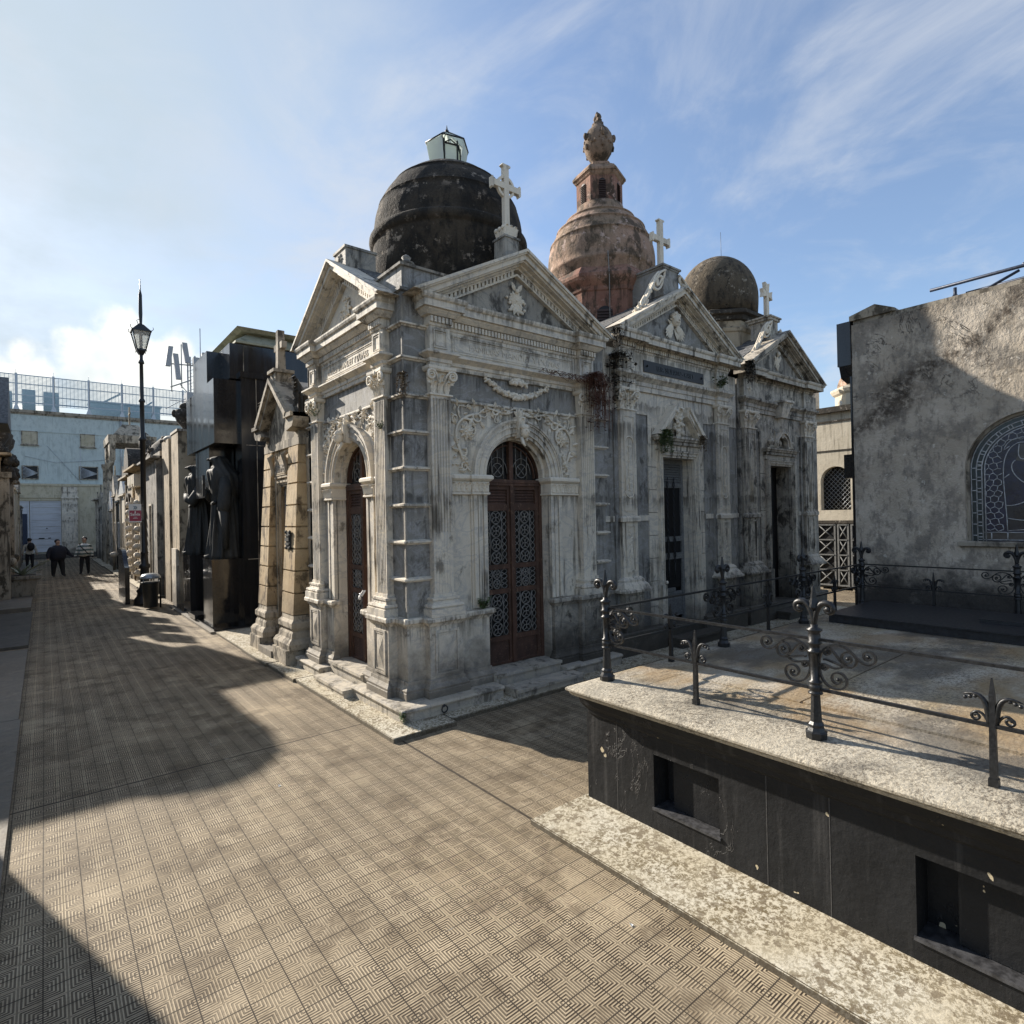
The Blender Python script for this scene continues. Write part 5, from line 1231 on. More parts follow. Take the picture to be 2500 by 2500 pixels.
# ---------------------------------------------------------------- black granite tomb
K = E('mausoleum', 'tall stepped black granite mausoleum with overhanging blocks behind the two hooded statues', 'mausoleum', (3.5, 13.6, 0))
m = MB(); m.box(3.10, 6.4, 12.12, 16.2, 0, 4.88); B(m, 'main_block', BGRN, K)
m = MB(); m.box(3.02, 3.6, 12.10, 12.45, 0, 4.90); B(m, 'corner_pillar', BGRN, K)
m = MB(); m.box(2.57, 3.02, 12.28, 15.0, 3.62, 4.87); B(m, 'overhanging_block', BGRN, K)
m = MB(); m.box(2.60, 3.10, 12.98, 14.35, 4.88, 5.56); B(m, 'upper_block', BGRN, K)
m = MB(); m.box(2.85, 6.5, 12.2, 15.6, 4.89, 5.58); m.box(3.0, 6.2, 12.05, 12.195, 4.905, 5.02); B(m, 'top_storey', BGRN, K)
m = MB(); m.box(2.62, 3.08, 13.0, 14.35, 2.60, 3.615); B(m, 'lintel_block', BGRN, K)
m = MB()
m.slab([(2.95,12.15),(6.6,12.15),(6.6,15.8),(2.95,15.8)], 5.60, 5.64); m.frus((2.95,6.6,12.15,15.8),(3.25,6.3,12.45,15.5),5.64,5.88); m.frus((3.1,6.4,12.3,15.6),(3.0,6.5,12.2,15.7),5.88,5.94); B(m, 'flat_roof', stone('mossy_concrete', (.26,.28,.22), (.34,.35,.29), (.10,.11,.08), .6, .4), K)
m = MB()
for y in (12.098,): 
    for x in (3.30, 3.9, 4.6): m.box(x-.006, x+.006, y-.004, y, .1, 4.9)
    m.box(3.1, 6.4, y-.004, y, 3.58, 3.592); m.box(3.1, 6.4, y-.003, y, 1.34, 1.352)
for y in (12.197,):
    for x in (3.1, 3.9, 4.7): m.box(x-.006, x+.006, y-.004, y, 4.9, 5.56)
B(m, 'mortar_joint', GCEM, K)
for y0_, y1_, tall in ((12.32, 13.12, 'near'), (14.5, 15.3, 'far')):
    m = MB(); m.box(2.50, 3.18 if tall == 'near' else 3.1, y0_, y1_, .04, 1.33); m.box(2.49, 3.2, y0_-.005, y1_+.005, 1.33, 1.36)
    B(m, 'statue_plinth', BGRN, K)
m = MB(); m.box(2.45, 3.3, 12.0, 16.4, .04, .07); m.box(2.40, 2.75, 13.5, 14.2, .071, .16); B(m, 'base_step', BGRN, K)
m = MB(); m.box(2.38, 3.3, 11.95, 16.5, -.02, .04); B(m, 'marble_sill', MARB, K)
m = MB(); m.box(3.06, 3.098, 13.15, 14.48, .07, 2.6); B(m, 'dark_doorway', DARK, K)
def hooded(x, y, z0, H, face, label, mirror=1, arms=True):
    # one cloaked figure: a robe lofted from folded sections, with a deep hood
    ca, sa = cos(face), sin(face)
    def W_(f, l, z): return (x+ca*f-sa*l*mirror, y+sa*f+ca*l*mirror, z0+z)     # f forward, l sideways
    m = MB(); n = 110; rows = []
    prf = [(0,.36,.38,0),(.02,.37,.40,0),(.10,.34,.37,0),(.25,.31,.34,0),(.42,.28,.31,0),(.55,.25,.28,.01),(.60,.25,.28,.02),(.68,.27,.33,.02),(.76,.28,.36,.03),(.82,.27,.34,.05),(.865,.25,.29,.08),(.90,.235,.245,.11),(.94,.22,.21,.14),(.97,.18,.165,.14),(.99,.11,.10,.12),(1.0,.02,.02,.10)]
    P2 = []
    for i in range(len(prf)-1):
        for q in range(4 if prf[i+1][0]-prf[i][0] > .05 else 2):
            t = q/(4 if prf[i+1][0]-prf[i][0] > .05 else 2); P2.append(tuple(prf[i][k]*(1-t)+prf[i+1][k]*t for k in range(4)))
    P2.append(prf[-1]); vs = []; fs = []
    for h, rf, rl, off in P2:
        for j in range(n):
            a = 2*pi*j/n; k = 1.0
            fold = (.075*(1-2*abs(sin(a*5.0+h*1.2))**.6)+.05*sin(a*15+1.3-h*5)+.045*sin(a*24+h*3)) if h < .57 else (.05*sin(a*7+h*9)+.03*sin(a*13-h*14))
            k += fold
            if h > .86:      # opening of the hood
                fc = cos(a)
                if fc > .35: k -= 1.1*(fc-.35)*min(1, (h-.86)/.03)*(1 if h < .955 else 0)
            if .62 < h < .84 and cos(a) < -.2: k += .10
            vs.append(W_(off*1.0+rf*k*cos(a)*H/2.05, rl*k*sin(a)*H/2.05, h*H))
    R = len(P2)
    for i in range(R-1):
        for j in range(n): fs.append((i*n+j, i*n+(j+1) % n, (i+1)*n+(j+1) % n, (i+1)*n+j))
    m.add(vs, fs, True); s_ = H/2.05
    def limb(pts, rad): m.tube([W_(a*s_, b*s_, c_*s_) for a, b, c_ in pts], [r*s_ for r in rad], 10)
    limb([(.02,.24,1.62),(.10,.34,1.38),(.22,.30,1.18),(.30,.18,1.26),(.33,.06,1.36)], [.11,.12,.13,.09,.045])      # bent arm over the chest
    limb([(.02,-.24,1.62),(.04,-.36,1.36),(.06,-.40,1.10),(.08,-.40,.95),(.10,-.39,.86)], [.11,.115,.13,.115,.05])   # hanging arm with a wide sleeve
    limb([(.08,-.41,.98),(.06,-.42,.6),(.04,-.40,.2)], [.10,.06,.05])
    limb([(.17,.05,1.76),(.20,.0,1.80),(.17,-.05,1.76)], [.05,.07,.05])      # shadowed face
    for q in range(4): limb([(.335,.05,1.375-.022*q),(.365,.01,1.375-.022*q),(.35,-.035,1.37-.022*q)], [.014,.013,.011])
    limb([(.33,.04,1.39),(.35,.01,1.42)], [.013,.010]); limb([(.10,-.39,.86),(.12,-.385,.79)], [.035,.02])
    limb([(.30,.10,.05),(.40,.09,.035)], [.05,.035]); limb([(.30,-.10,.05),(.41,-.10,.035)], [.05,.035])
    for q in (-.26,.26): limb([(.21,q,1.12),(.245,q*.5,1.10),(.25,0,1.09)], [.03,.03,.03])
    st = B(m, 'statue', BRNZ, None, label, 'statue', 'hooded statues in front of the black tomb', loc=(x, y, z0))
    if arms:
        c2 = MB(); 
        def bx(l0, l1, z_0, z_1): 
            V = [W_(f*s_, l*s_, z*s_) for f in (.37,.42) for l in (l0,l1) for z in (z_0,z_1)]; c2.add(V, [(0,1,3,2),(4,6,7,5),(0,4,5,1),(2,3,7,6),(0,2,6,4),(1,5,7,3)])
        bx(-.035,.035,1.24,1.66); bx(-.12,.12,1.48,1.56); B(c2, 'hand_cross', BRNZ, st)
    return st
hooded(2.86, 12.72, 1.36, 2.05, pi-.15, 'dark bronze hooded figure clasping a cross to its chest on the nearer granite plinth', -1)
hooded(2.84, 14.9, 1.36, 2.05, pi-.1, 'dark bronze hooded figure on the farther granite plinth, half hidden by a plaster wall', 1, False)
# ---------------------------------------------------------------- plain tall wall tomb and what stands before it
Wt = E('tomb', 'tall plain tan plaster tomb wall with a dark urn, next to the black tomb', 'tomb', (3.2, 17.6, 0))
m = MB(); m.box(2.62, 5.6, 16.48, 17.45, 0, 4.38); m.box(2.66, 5.6, 17.45, 17.62, 0, 4.30); m.box(2.58, 5.6, 17.62, 18.7, 0, 4.32); B(m, 'wall', TAN, Wt)
m = MB(); m.box(2.60, 3.0, 16.46, 17.47, 4.38, 4.44); m.lathe(2.80, 18.2, [(.26,4.32),(.27,4.38),(.2,4.45)], 12); B(m, 'coping', MARB, Wt)
m = MB(); m.lathe(2.85, 16.8, [(.12,4.44),(.07,4.50),(.20,4.66),(.26,4.82),(.24,4.95),(.10,5.0),(.14,5.03),(.12,5.10),(.03,5.16)], 14); m.ball(2.6,16.8,4.86,.06,.05,.1); m.ball(3.1,16.8,4.86,.06,.05,.1)
B(m, 'urn', SOOT, Wt)
m = MB(); m.box(2.55, 2.62, 16.6, 17.2, .0, 1.4); m.box(2.55,2.60,16.6,17.2,1.4,1.43); B(m, 'meter_door', MARB, Wt)
# low black granite screen beside the lamp
m = MB(lambda s, d, z: (d, s, z)); P = [(17.9,0),(17.9,.95)]+[(17.9+.9*i/10, .95+.45*sin(pi/2*i/10)**2) for i in range(1, 11)]+[(19.6,1.42),(19.6,0)]
m.prism(P, 1.60, 1.70); o_ = MB(); o_.box(1.58, 2.3, 17.86, 17.92, 0, .92)
B(m, 'granite_screen', BGRN, None, 'low black granite screen with a curved top behind the lamp post', 'screen', loc=(1.65, 18.7, 0))
# lamp post
LP = E('street_lamp', 'tall black iron lamp post with a spiked four sided lantern and a red exit sign', 'lamp post', (2.0, 17.6, 0))
x, y = 2.0, 17.6; m = MB()
m.lathe(x, y, [(.26,0),(.26,.06),(.24,.10),(.24,.16),(.19,.22),(.17,.30),(.20,.36),(.13,.44),(.10,.60),(.10,.92),(.13,.96),(.13,1.02),(.09,1.06),(.075,1.3),(.095,1.33),(.07,1.37),(.062,2.2),(.06,4.2),(.085,4.22),(.085,4.28),(.055,4.32),(.052,5.2),(.072,5.22),(.072,5.27),(.048,5.3),(.042,6.2),(.07,6.22),(.06,6.28),(.04,6.32),(.035,7.2),(.05,7.22),(.035,7.26),(.045,7.5),(.04,8.0),(.015,8.12),(.008,8.4)], 14)
B(m, 'post', IRON, LP)
m = MB(); q = .20; w = .13
lx, ly = x, y-.0
for sx, sy in ((-1,-1),(1,-1),(1,1),(-1,1)):
    m.tube([(lx+sx*w*.78, ly+sy*w*.78, 6.58), (lx+sx*q, ly+sy*q, 7.03)], .014, 5); m.tube([(lx+sx*q, ly+sy*q, 7.03), (lx+sx*(q+.05), ly+sy*(q+.05), 7.07), (lx+sx*(q+.04), ly+sy*(q+.04), 7.13)], .008, 4)
    m.tube([(lx+sx*w*.78, ly+sy*w*.78, 6.58), (lx+sx*w*.9, ly+sy*w*.9, 6.50)], .008, 4)
m.frus((lx-w*.8,lx+w*.8,ly-w*.8,ly+w*.8),(lx-w*.8,lx+w*.8,ly-w*.8,ly+w*.8),6.54,6.58); m.frus((lx-.05,lx+.05,ly-.05,ly+.05),(lx-w*.8,lx+w*.8,ly-w*.8,ly+w*.8),6.44,6.54)
m.frus((lx-q-.02,lx+q+.02,ly-q-.02,ly+q+.02),(lx-q-.02,lx+q+.02,ly-q-.02,ly+q+.02),7.02,7.05); m.frus((lx-q,lx+q,ly-q,ly+q),(lx-.06,lx+.06,ly-.06,ly+.06),7.05,7.22)
m.tube([(lx-.05,ly,7.22),(lx-.09,ly,7.32),(lx-.03,ly,7.36)], .01, 4)
lt = B(m, 'lantern', IRON, LP)
for k, (sx, sy, tx, ty) in enumerate(((-1,0,0,1),(1,0,0,1),(0,-1,1,0),(0,1,1,0))):
    g = MB(); a, b = w*.76, q*.97
    V = [(lx+sx*a+tx*a*s_, ly+sy*a+ty*a*s_, 6.59) for s_ in (-1, 1)]+[(lx+sx*b+tx*b*s_, ly+sy*b+ty*b*s_, 7.02) for s_ in (1, -1)]
    g.add(V+[(p[0]-sx*.004, p[1]-sy*.004, p[2]) for p in V], [(0,1,2,3),(4,7,6,5),(0,4,5,1),(1,5,6,2),(2,6,7,3),(3,7,4,0)]); B(g, 'lantern_pane', LMPG, lt)
TS = south(17.45)
m = MB(TS); m.box(1.66, 1.93, 0, .012, 2.12, 2.58); sb = B(m, 'exit_sign', SIGW, LP)
m = MB(TS); m.box(1.67, 1.925, .012, .016, 2.15, 2.42); B(m, 'red_panel', SIGR, sb)
text('Salida', .095, .002, lambda a, b, c_: TS(1.797+a, .018+b, 2.29+c_), 'sign_lettering', SIGW, LP, bold=.002)
text('»', .17, .002, lambda a, b, c_: TS(1.80+a, .014+b, 2.45+c_), 'sign_arrow', SIGG, LP, bold=.004)
m = MB(TS); m.ball(1.797,.018,2.39,.016,.003,.016,8,5); m.prism([(1.78,2.355),(1.814,2.355),(1.806,2.378),(1.788,2.378)], .016, .019); m.box(1.76,1.835,.016,.018,2.245,2.255); m.box(1.745,1.85,.016,.018,2.215,2.225)
B(m, 'sign_emblem', SIGW, LP)
m = MB(); m.box(1.90, 2.0, 17.44, 17.5, 2.15, 2.18); m.box(1.90, 2.0, 17.44, 17.5, 2.52, 2.55); B(m, 'sign_bracket', IRON, LP)
# litter bin
Bn = E('litter_bin', 'dark plastic litter bin with a pale domed lid, in front of the lamp post', 'bin', (2.0, 16.6, 0))
m = MB(); m.lathe(2.0, 16.6, [(.14,.04),(.15,.06),(.185,.62),(.20,.63),(.20,.66)], 18); B(m, 'body', BIND, Bn)
m = MB(); m.lathe(2.0, 16.6, [(.215,.74),(.22,.76),(.215,.79),(.17,.84),(.08,.865),(.01,.87)], 18); m.tube([(1.84,16.5,.64),(1.84,16.5,.75)], .012, 4); m.tube([(2.16,16.5,.64),(2.16,16.5,.75)], .012, 4); B(m, 'lid', BINL, Bn)
m = MB(); m.tube([(2.22,16.7,0),(2.22,16.7,.8)], .02, 6); B(m, 'bin_post', IRON, Bn)
# ---------------------------------------------------------------- row of tombs further down the right side
def small_tomb(T, c, w, dep, h, gable, mt, roof, label, door=True, cross=True, group='tombs lining the right side of the street', proj=.1, dz=2.1, dormt=DARK):
    p = T(c, -dep/2, 0); r = E('tomb', label, 'tomb', p, group)
    m = MB(T); m.box(c-w/2, c-.28, -dep, 0, 0, h); m.box(c+.28, c+w/2, -dep, 0, 0, h); m.box(c-.28, c+.28, -dep, 0, dz, h); m.box(c-.28, c+.28, -dep, -.15, 0, dz); B(m, 'wall', mt, r)
    m = MB(T); m.box(c-.24, c+.24, -.15, -.10, .15, dz-.03); dl = B(m, 'door', dormt, r)
    m = MB(T); m.wire_frame(c-.30, c+.30, .1, dz+.06, 0, .035, .055); B(m, 'door_frame', MARB if mt is not BGRN else STEL, r)
    m = MB(T); P = [(c-w/2,-.02),(c-w/2,.0),(c+w/2,.0),(c+w/2,-.02)]
    for s in (c-w/2+.07, c+w/2-.07): m.box(s-.07, s+.07, 0, .05, .1, h-.12); m.box(s-.085, s+.085, 0, .07, h-.14, h-.06)
    m.sweep(P, prof([(0,h-.06),(.04,h-.03),(proj,h),(proj,h+.06),(0,h+.08)], -.3)); B(m, 'cornice', mt, r)
    m = MB(T)
    if gable > 0: m.prism([(c-w/2-proj,h+.08),(c,h+.08+gable),(c+w/2+proj,h+.08)], -dep, proj*.8)
    elif gable < 0: m.prism([(c+w/2*cos(pi*i/14), h+.06-gable*sin(pi*i/14)) for i in range(15)], -dep, proj*.5)
    else: m.box(c-w/2+.05, c+w/2-.05, -dep, -.05, h+.08, h+.22)
    B(m, 'roof', roof, r)
    if cross:
        m = MB(T); zt = h+.08+abs(gable); m.box(c-.03, c+.03, -.03, .03, zt-.05, zt+.42); m.box(c-.12, c+.12, -.025, .025, zt+.22, zt+.28); B(m, 'cross', mt, r)
    return r
# right side row, from the lamp to the gate
T = west(2.50)
S1 = lambda *a, **k: small_tomb(T, *a, **k)
SLT = simple('pale_zinc_roof', (.50,.50,.48), .5)
S1(20.3, 2.9, 3.2, 3.9, 0, GREY, GRIT, 'dark grey tomb with a heavy flat cornice directly behind the lamp post', cross=False, proj=.22, dz=2.6)
r = S1(23.2, 2.6, 3.4, 3.9, 0, OCHR, GCEM, 'weathered stone tomb with a bulging flower carved parapet, second behind the lamp post', cross=False, proj=.30, dz=2.4)
m = MB(T); m.lathe(23.3, -1.3, [(1.1,3.9),(1.08,4.3),(.9,4.75),(.6,5.05),(.2,5.2),(.02,5.22)], 20)
for k in range(60): a = random.uniform(0, 6.28); z = random.uniform(4.0, 5.0); q = 1.1*sqrt(max(0,1-((z-3.9)/1.35)**2)); m.ball(23.3+q*cos(a), -1.3+q*sin(a), z, .10, .10, .08, 6, 4, .3)
B(m, 'dome', SOOT, r)
for q in (22.05, 24.35):
    m = MB(T); m.box(q-.06, q+.06, 0, .12, .3, 3.0)
    for i in range(9): m.ball(q, .18, .5+.28*i, .10, .12, .11, 7, 5, .2)
    B(m, 'carved_pilaster', CARV, r)
m = MB(T); m.box(22.4, 24.2, 0, .1, 3.3, 3.7)
for i in range(6): m.box(22.4+i*.32, 22.6+i*.32, .1, .22, 3.3+.1*(i % 2), 3.7)
B(m, 'carved_frieze', CARV, r)
r = S1(25.75, 2.3, 3.0, 3.75, 0, TAN, GCEM, 'tan tomb with a big dark curled scroll parapet and an arched niche', cross=False, proj=.26, dz=2.3)
m = MB(T); m.box(24.7, 26.8, -1.6, .15, 3.85, 4.15); m.band(25.75, 4.15, .0, .75, -1.4, .12, 0, pi, 16); m.lathe(25.75, -.5, [(.16,4.85),(.2,4.9),(.2,5.2),(.05,5.25),(.04,5.5)], 12)
m.band(25.75, 2.6, .5, .62, 0, .10, 0, pi, 16); B(m, 'parapet', SOOT, r)
S1(28.1, 1.9, 2.6, 3.2, .7, STUC, SLT, 'pale tomb with a sharp zinc gable roof and a dark doorway', dormt=BGRN)
S1(29.9, 1.5, 2.6, 3.0, .5, BGRN, GRIT, 'slim black granite tomb squeezed between two pale ones', dormt=DARK)
S1(31.5, 1.5, 2.6, 3.3, .9, TAN, GRIT, 'narrow tan tomb with a tall dark spike of a cross', dormt=DARK)
r = E('tomb', 'open stone canopy tomb with slender columns and a cross against the pale blue wall', 'tomb', (3.3, 36.5, 0), 'tombs lining the right side of the street')
m = MB()
for x, y in ((2.62,35.6),(2.62,38.2),(4.4,35.6),(4.4,38.2)): m.lathe(x, y, [(.20,0),(.20,3.2),(.14,3.25),(.13,5.0),(.18,5.1),(.20,5.3)], 10)
m.box(2.45, 4.6, 35.4, 38.4, 0, 3.2); B(m, 'column', GCEM, r)
m = MB(west(2.75)); 
for sg, cc in ((1, 36.9),): 
    for R in (.95,): m.band(cc, 5.25, .85, 1.05, -.1, .15, 0, pi, 14)
m.box(35.4, 38.4, -1.9, .2, 6.2, 6.6); m.prism([(35.4,5.3),(35.4,6.2),(36.9,6.2),(36.9,6.15),(36.1,5.9)], -.1, .15); m.prism([(38.4,5.3),(38.4,6.2),(36.9,6.2),(36.9,6.15),(37.7,5.9)], -.1, .15)
m.frus((35.6,38.2,-1.7,.0),(36.5,37.3,-1.2,-.5),6.6,7.3); m.box(36.86,36.94,-.9,-.82,7.3,8.3); m.box(36.6,37.2,-.89,-.83,7.9,7.98); B(m, 'canopy', GCEM, r)
S1(33.3, 1.7, 2.6, 2.7, .85, MARB, SLT, 'white marble tomb with a steep shining gable roof near the walkers', dormt=BGRN)
S1(39.9, 2.2, 2.6, 3.0, -.8, GREY, GRIT, 'round roofed grey tomb nearly at the end of the street', dz=2.0)
S1(42.6, 2.4, 2.6, 3.5, 0, MARD, GRIT, 'old soot stained tomb at the far end of the street on the right', dz=2.2, proj=.25)
m = MB(); m.lathe(2.35, 30.6, [(.05,0),(.05,.62),(.12,.65),(.16,.74),(.14,.82),(.02,.86)], 12); B(m, 'marble_stand', MARB, None, 'small white topped stand at the foot of the dark tombs', 'stand', loc=(2.35,30.6,0))
# ---------------------------------------------------------------- left side of the street
TE = east(-.95)
S2 = lambda *a, **k: small_tomb(TE, *a, group='tombs lining the left side of the street', **k)
r = S2(22.3, 3.0, 3.4, 4.0, .0, TAN, SOOT, 'weathered tan tomb with crumbling grey urns on its cornice, behind the planter', cross=False, proj=.28, dz=2.4)
m = MB(TE)
for s in (21.0, 22.3, 23.6):
    m.lathe(s, -.0, [(.20,4.08),(.22,4.2),(.10,4.26),(.24,4.5),(.28,4.72),(.18,4.86),(.12,4.95),(.03,5.1)], 12)
    for k in range(10): m.ball(s+random.uniform(-.25,.25), .1+random.uniform(-.1,.2), 3.7+random.uniform(-.3,.4), .12, .12, .12, 6, 5, .3)
m.tube([(23.6,0,5.0),(23.6,0,5.6)], .02, 5); B(m, 'urn', SOOT, r)
m = MB(TE)
for s in (20.95, 23.55): m.box(s-.18, s+.18, 0, .22, 0, 3.5); m.ball(s, .26, 1.1, .10, .10, .12, 8, 6, .1); m.box(s-.22, s+.22, 0, .28, 3.4, 3.55)
B(m, 'pilaster', GCEM, r)
S2(25.6, 2.4, 3.0, 3.6, .6, GREY, GRIT, 'grey gabled tomb beyond the planter', proj=.22)
S2(28.4, 2.4, 3.0, 3.7, 0, MARD, GRIT, 'dark stained flat roofed tomb on the left', cross=False, proj=.24)
S2(31.2, 2.6, 3.0, 3.5, 0, STUC, GRIT, 'pale tomb beside the person carrying a backpack', cross=False)
S2(34.6, 3.0, 3.0, 3.6, .7, TAN, GRIT, 'tan gabled tomb close to the blue door')
S2(38.4, 3.4, 3.0, 3.0, 0, GREY, GRIT, 'low grey tomb at the end of the left side', cross=False)
# tombs just out of view whose shadows fall across the paving
def shade(c, w, h, g, label, dome_r=0, x=-.92, dep=3.0):
    Tt = east(x); r = small_tomb(Tt, c, w, dep, h, g, TAN, GRIT, label, cross=False, group='tombs lining the left side of the street', proj=.14)
    return r, Tt
r, Tt = shade(18.9, 1.5, 4.5, 1.0, 'tall gabled tomb whose roof edge enters the frame on the far left', x=-.98)
m = MB(Tt); m.prism([(18.0,4.5),(18.9,5.75),(19.8,4.5)], -3.0, .34); B(m, 'steep_roof', CARG, r)
r, Tt = shade(16.3, 3.3, 4.7, 0, 'domed tomb on the left side whose round shadow falls on the paving', x=-1.25)
m = MB(); m.lathe(-2.22, 16.3, [(.92,4.7),(.92,4.95),(.98,4.97),(.98,5.03)]+[(.92*cos(a), 5.03+.72*sin(a)) for a in [i/10*pi/2 for i in range(10)]]+[(.05,5.75)], 28); B(m, 'dome', DOMD, r)
r, Tt = shade(12.2, 3.4, 1.2, 0, 'low tomb with a flat top on the left side', x=-1.3)
r, Tt = shade(6.3, 3.6, 4.0, .8, 'gabled tomb on the left side close to the camera', x=-1.28)
m = MB(); m.box(-1.28, -.24, 12.95, 17.9, -.02, .05); B(m, 'ledger_stone', GREY, None, 'flat grey marble ledger stone set in the ground at the left edge', 'gravestone', loc=(-.7, 15.5, 0))
m = MB(); m.box(-1.1, -.22, 4.4, 8.1, -.02, .045); m.box(-1.1, -.24, 8.13, 12.6, -.02, .04); m.box(-1.1,-.26,1.6,4.36,-.02,.04); m.box(-1.1,-.28,18.4,24.0,-.02,.10); m.box(-1.1,-.30,24.1,42,-.02,.06)
B(m, 'marble_kerb', MARB, kind='structure')
# planter with an agave
Pl = E('planter', 'square old stone planter with moulded rim by the tombs on the left', 'planter', (-.50, 21.6, 0))
m = MB(); m.frus((-.76,-.24,21.34,21.86),(-.84,-.16,21.26,21.94),.10,.60); m.box(-.80,-.20,21.30,21.90,.0,.10); m.box(-.92,-.08,21.18,22.02,.60,.68); m.frus((-.88,-.12,21.22,21.98),(-.92,-.08,21.18,22.02),.56,.60); B(m, 'pot', GRIT, Pl)
m = MB(); m.box(-.8,-.2,21.3,21.9,.62,.685); B(m, 'soil', SOOT, Pl)
m = MB()
for k in range(13):
    a = k*2.4; ln = random.uniform(.45,.75); up = random.uniform(.5,1.1); w_ = .045; x, y = -.5, 21.6
    vs = []; n = 5
    for i in range(n+1):
        t = i/n; r_ = ln*t*cos(up*(1-.5*t)); z = .66+ln*t*sin(up*(1-.35*t)); w2 = w_*(1-t*.95)*(1+1.2*t*(1-t))
        for q in (-1, 0, 1): vs.append((x+cos(a)*r_-sin(a)*w2*q, y+sin(a)*r_+cos(a)*w2*q, z+(.0 if q else -.02)))
    m.add(vs, [(3*i+q, 3*i+q+1, 3*i+4+q, 3*i+3+q) for i in range(n) for q in (0, 1)], True)
B(m, 'agave', AGAV, None, 'grey green agave growing in the stone planter', 'plant', loc=(-.5, 21.6, .66), recalc=False)
# ---------------------------------------------------------------- people
def person(x, y, H, bulk, face, mats, zones, label, pose, hair=True, extra=None):
    # one continuous skinned body; zones choose the cloth by height
    V = []; R_ = []; Ed = []
    def v(p, r): V.append(Vector(p)); R_.append(r); return len(V)-1
    def chain(a, pts):
        for p, r in pts: b = v(p, r); Ed.append((a, b)); a = b
        return a
    s = H; b = bulk
    pel = v((0,0,.52*s), .085*b*s); ch = chain(pel, [((0,.0,.62*s), .088*b*s), ((0,.0,.74*s), .092*b*s)]); nk = chain(ch, [((0,0,.815*s), .055*b*s), ((0,0,.86*s), .036*s)])
    hd = chain(nk, [((.012*s,0,.905*s), .056*s), ((.012*s,0,.955*s), .052*s), ((.008*s,0,.99*s), .028*s)])
    for sg in (-1, 1):
        f, l = pose['leg'][0 if sg < 0 else 1]
        hip = chain(pel, [((0,sg*.05*b*s,.47*s), .062*b*s)]); chain(hip, [((f*.45*s,sg*(.055*b)*s,.28*s), .043*b*s), ((f*.95*s,sg*.055*b*s,.055*s), .028*b*s), ((f*s+.06*s,sg*.062*b*s,.022*s), .022*s)])
        p = pose['arm'][0 if sg < 0 else 1]; sh = chain(ch, [((0,sg*.105*b*s,.775*s), .045*b*s)])
        chain(sh, [((p[0]*s, sg*p[1]*s, .60*s), .034*b*s), ((p[2]*s, sg*p[3]*s, p[4]*s), .024*s), ((p[2]*s*1.15, sg*p[3]*s*1.04, (p[4]-.035)*s), .018*s)])
    me = bpy.data.meshes.new('person'); me.from_pydata([tuple(q) for q in V], Ed, []); o = bpy.data.objects.new('person', me); C.objects.link(o)
    mod = o.modifiers.new('skin', 'SKIN'); lay = me.skin_vertices[0].data
    for i, q in enumerate(lay): q.radius = (R_[i], R_[i]*1.0); q.use_root = (i == 0)
    mod.branch_smoothing = .6; sb = o.modifiers.new('sub', 'SUBSURF'); sb.levels = sb.render_levels = 2
    dg = bpy.context.evaluated_depsgraph_get(); new = bpy.data.meshes.new_from_object(o.evaluated_get(dg)); bpy.data.objects.remove(o)
    o = bpy.data.objects.new('person', new); C.objects.link(o); o.location = (x, y, 0); o.rotation_euler = (0, 0, face)
    new.materials.clear()
    for q in mats: new.materials.append(q)
    for p in new.polygons:
        c_ = p.center; h = c_.z/s; r = hypot(c_.x, c_.y)/s; mi = zones[-1][1]
        for lim, idx in zones:
            if h < lim: mi = idx; break
        if .12 < h < .62 and abs(c_.y)/s > .095*b+.02 and h < pose.get('hand', .52): mi = 3
        p.material_index = mi; p.use_smooth = True
    o['label'] = label; o['category'] = 'person'; ROOT[o.name] = Vector((0,0,0))
    if hair:
        m = MB(); m.ball(-.012*s, 0, .955*s, .062*s, .060*s, .058*s, 14, 10, .03); h_ = B(m, 'hair', HAIR); h_.parent = o
        m = MB(); m.ball(.060*s, 0, .935*s, .012*s, .008*s, .012*s, 8, 6); h_ = B(m, 'nose', SKIN); h_.parent = o
    return o
fc = -pi/2
p1 = person(.40, 29.7, 1.50, 1.55, fc+.5, [BLKC, NAVY, SKIN, SKIN, SHOE], [(.045,4),(.40,0),(.85,1),(9,2)], 'heavily built person in a loose navy top and black trousers walking on the street', {'leg': ((-.05,0),(.09,0)), 'arm': ((.0,.23,.05,.26,.50),(.02,.26,.06,.34,.52)), 'hand': .50})
m = MB(); m.lathe(0, 0, [(.20,.66),(.25,.80),(.26,1.0),(.22,1.16),(.12,1.26)], 16, sy=1.15); h_ = B(m, 'loose_top', NAVY); h_.parent = p1
p2 = person(1.30, 30.2, 1.56, 1.15, fc-.35, [BLKC, STRP, SKIN, STRP, SHOE], [(.045,4),(.50,0),(.85,1),(9,2)], 'person in a striped jumper and dark trousers with a bag strap across the chest', {'leg': ((.08,0),(-.06,0)), 'arm': ((.02,.17,.06,.19,.50),(-.01,.17,.02,.18,.48)), 'hand': .0})
m = MB(); m.lathe(0, 0, [(.17,.78),(.19,.80),(.20,.98),(.19,1.15),(.10,1.28)], 16, sy=1.2); h_ = B(m, 'jumper', STRP); h_.parent = p2
m = MB(); m.tube([(.16,.18,.85),(.21,.08,1.0),(.20,-.08,1.18),(.10,-.15,1.29),(-.12,-.10,1.25),(-.20,.08,1.0),(-.05,.24,.84)], .016, 5); h_ = B(m, 'bag_strap', BLKC); h_.parent = p2
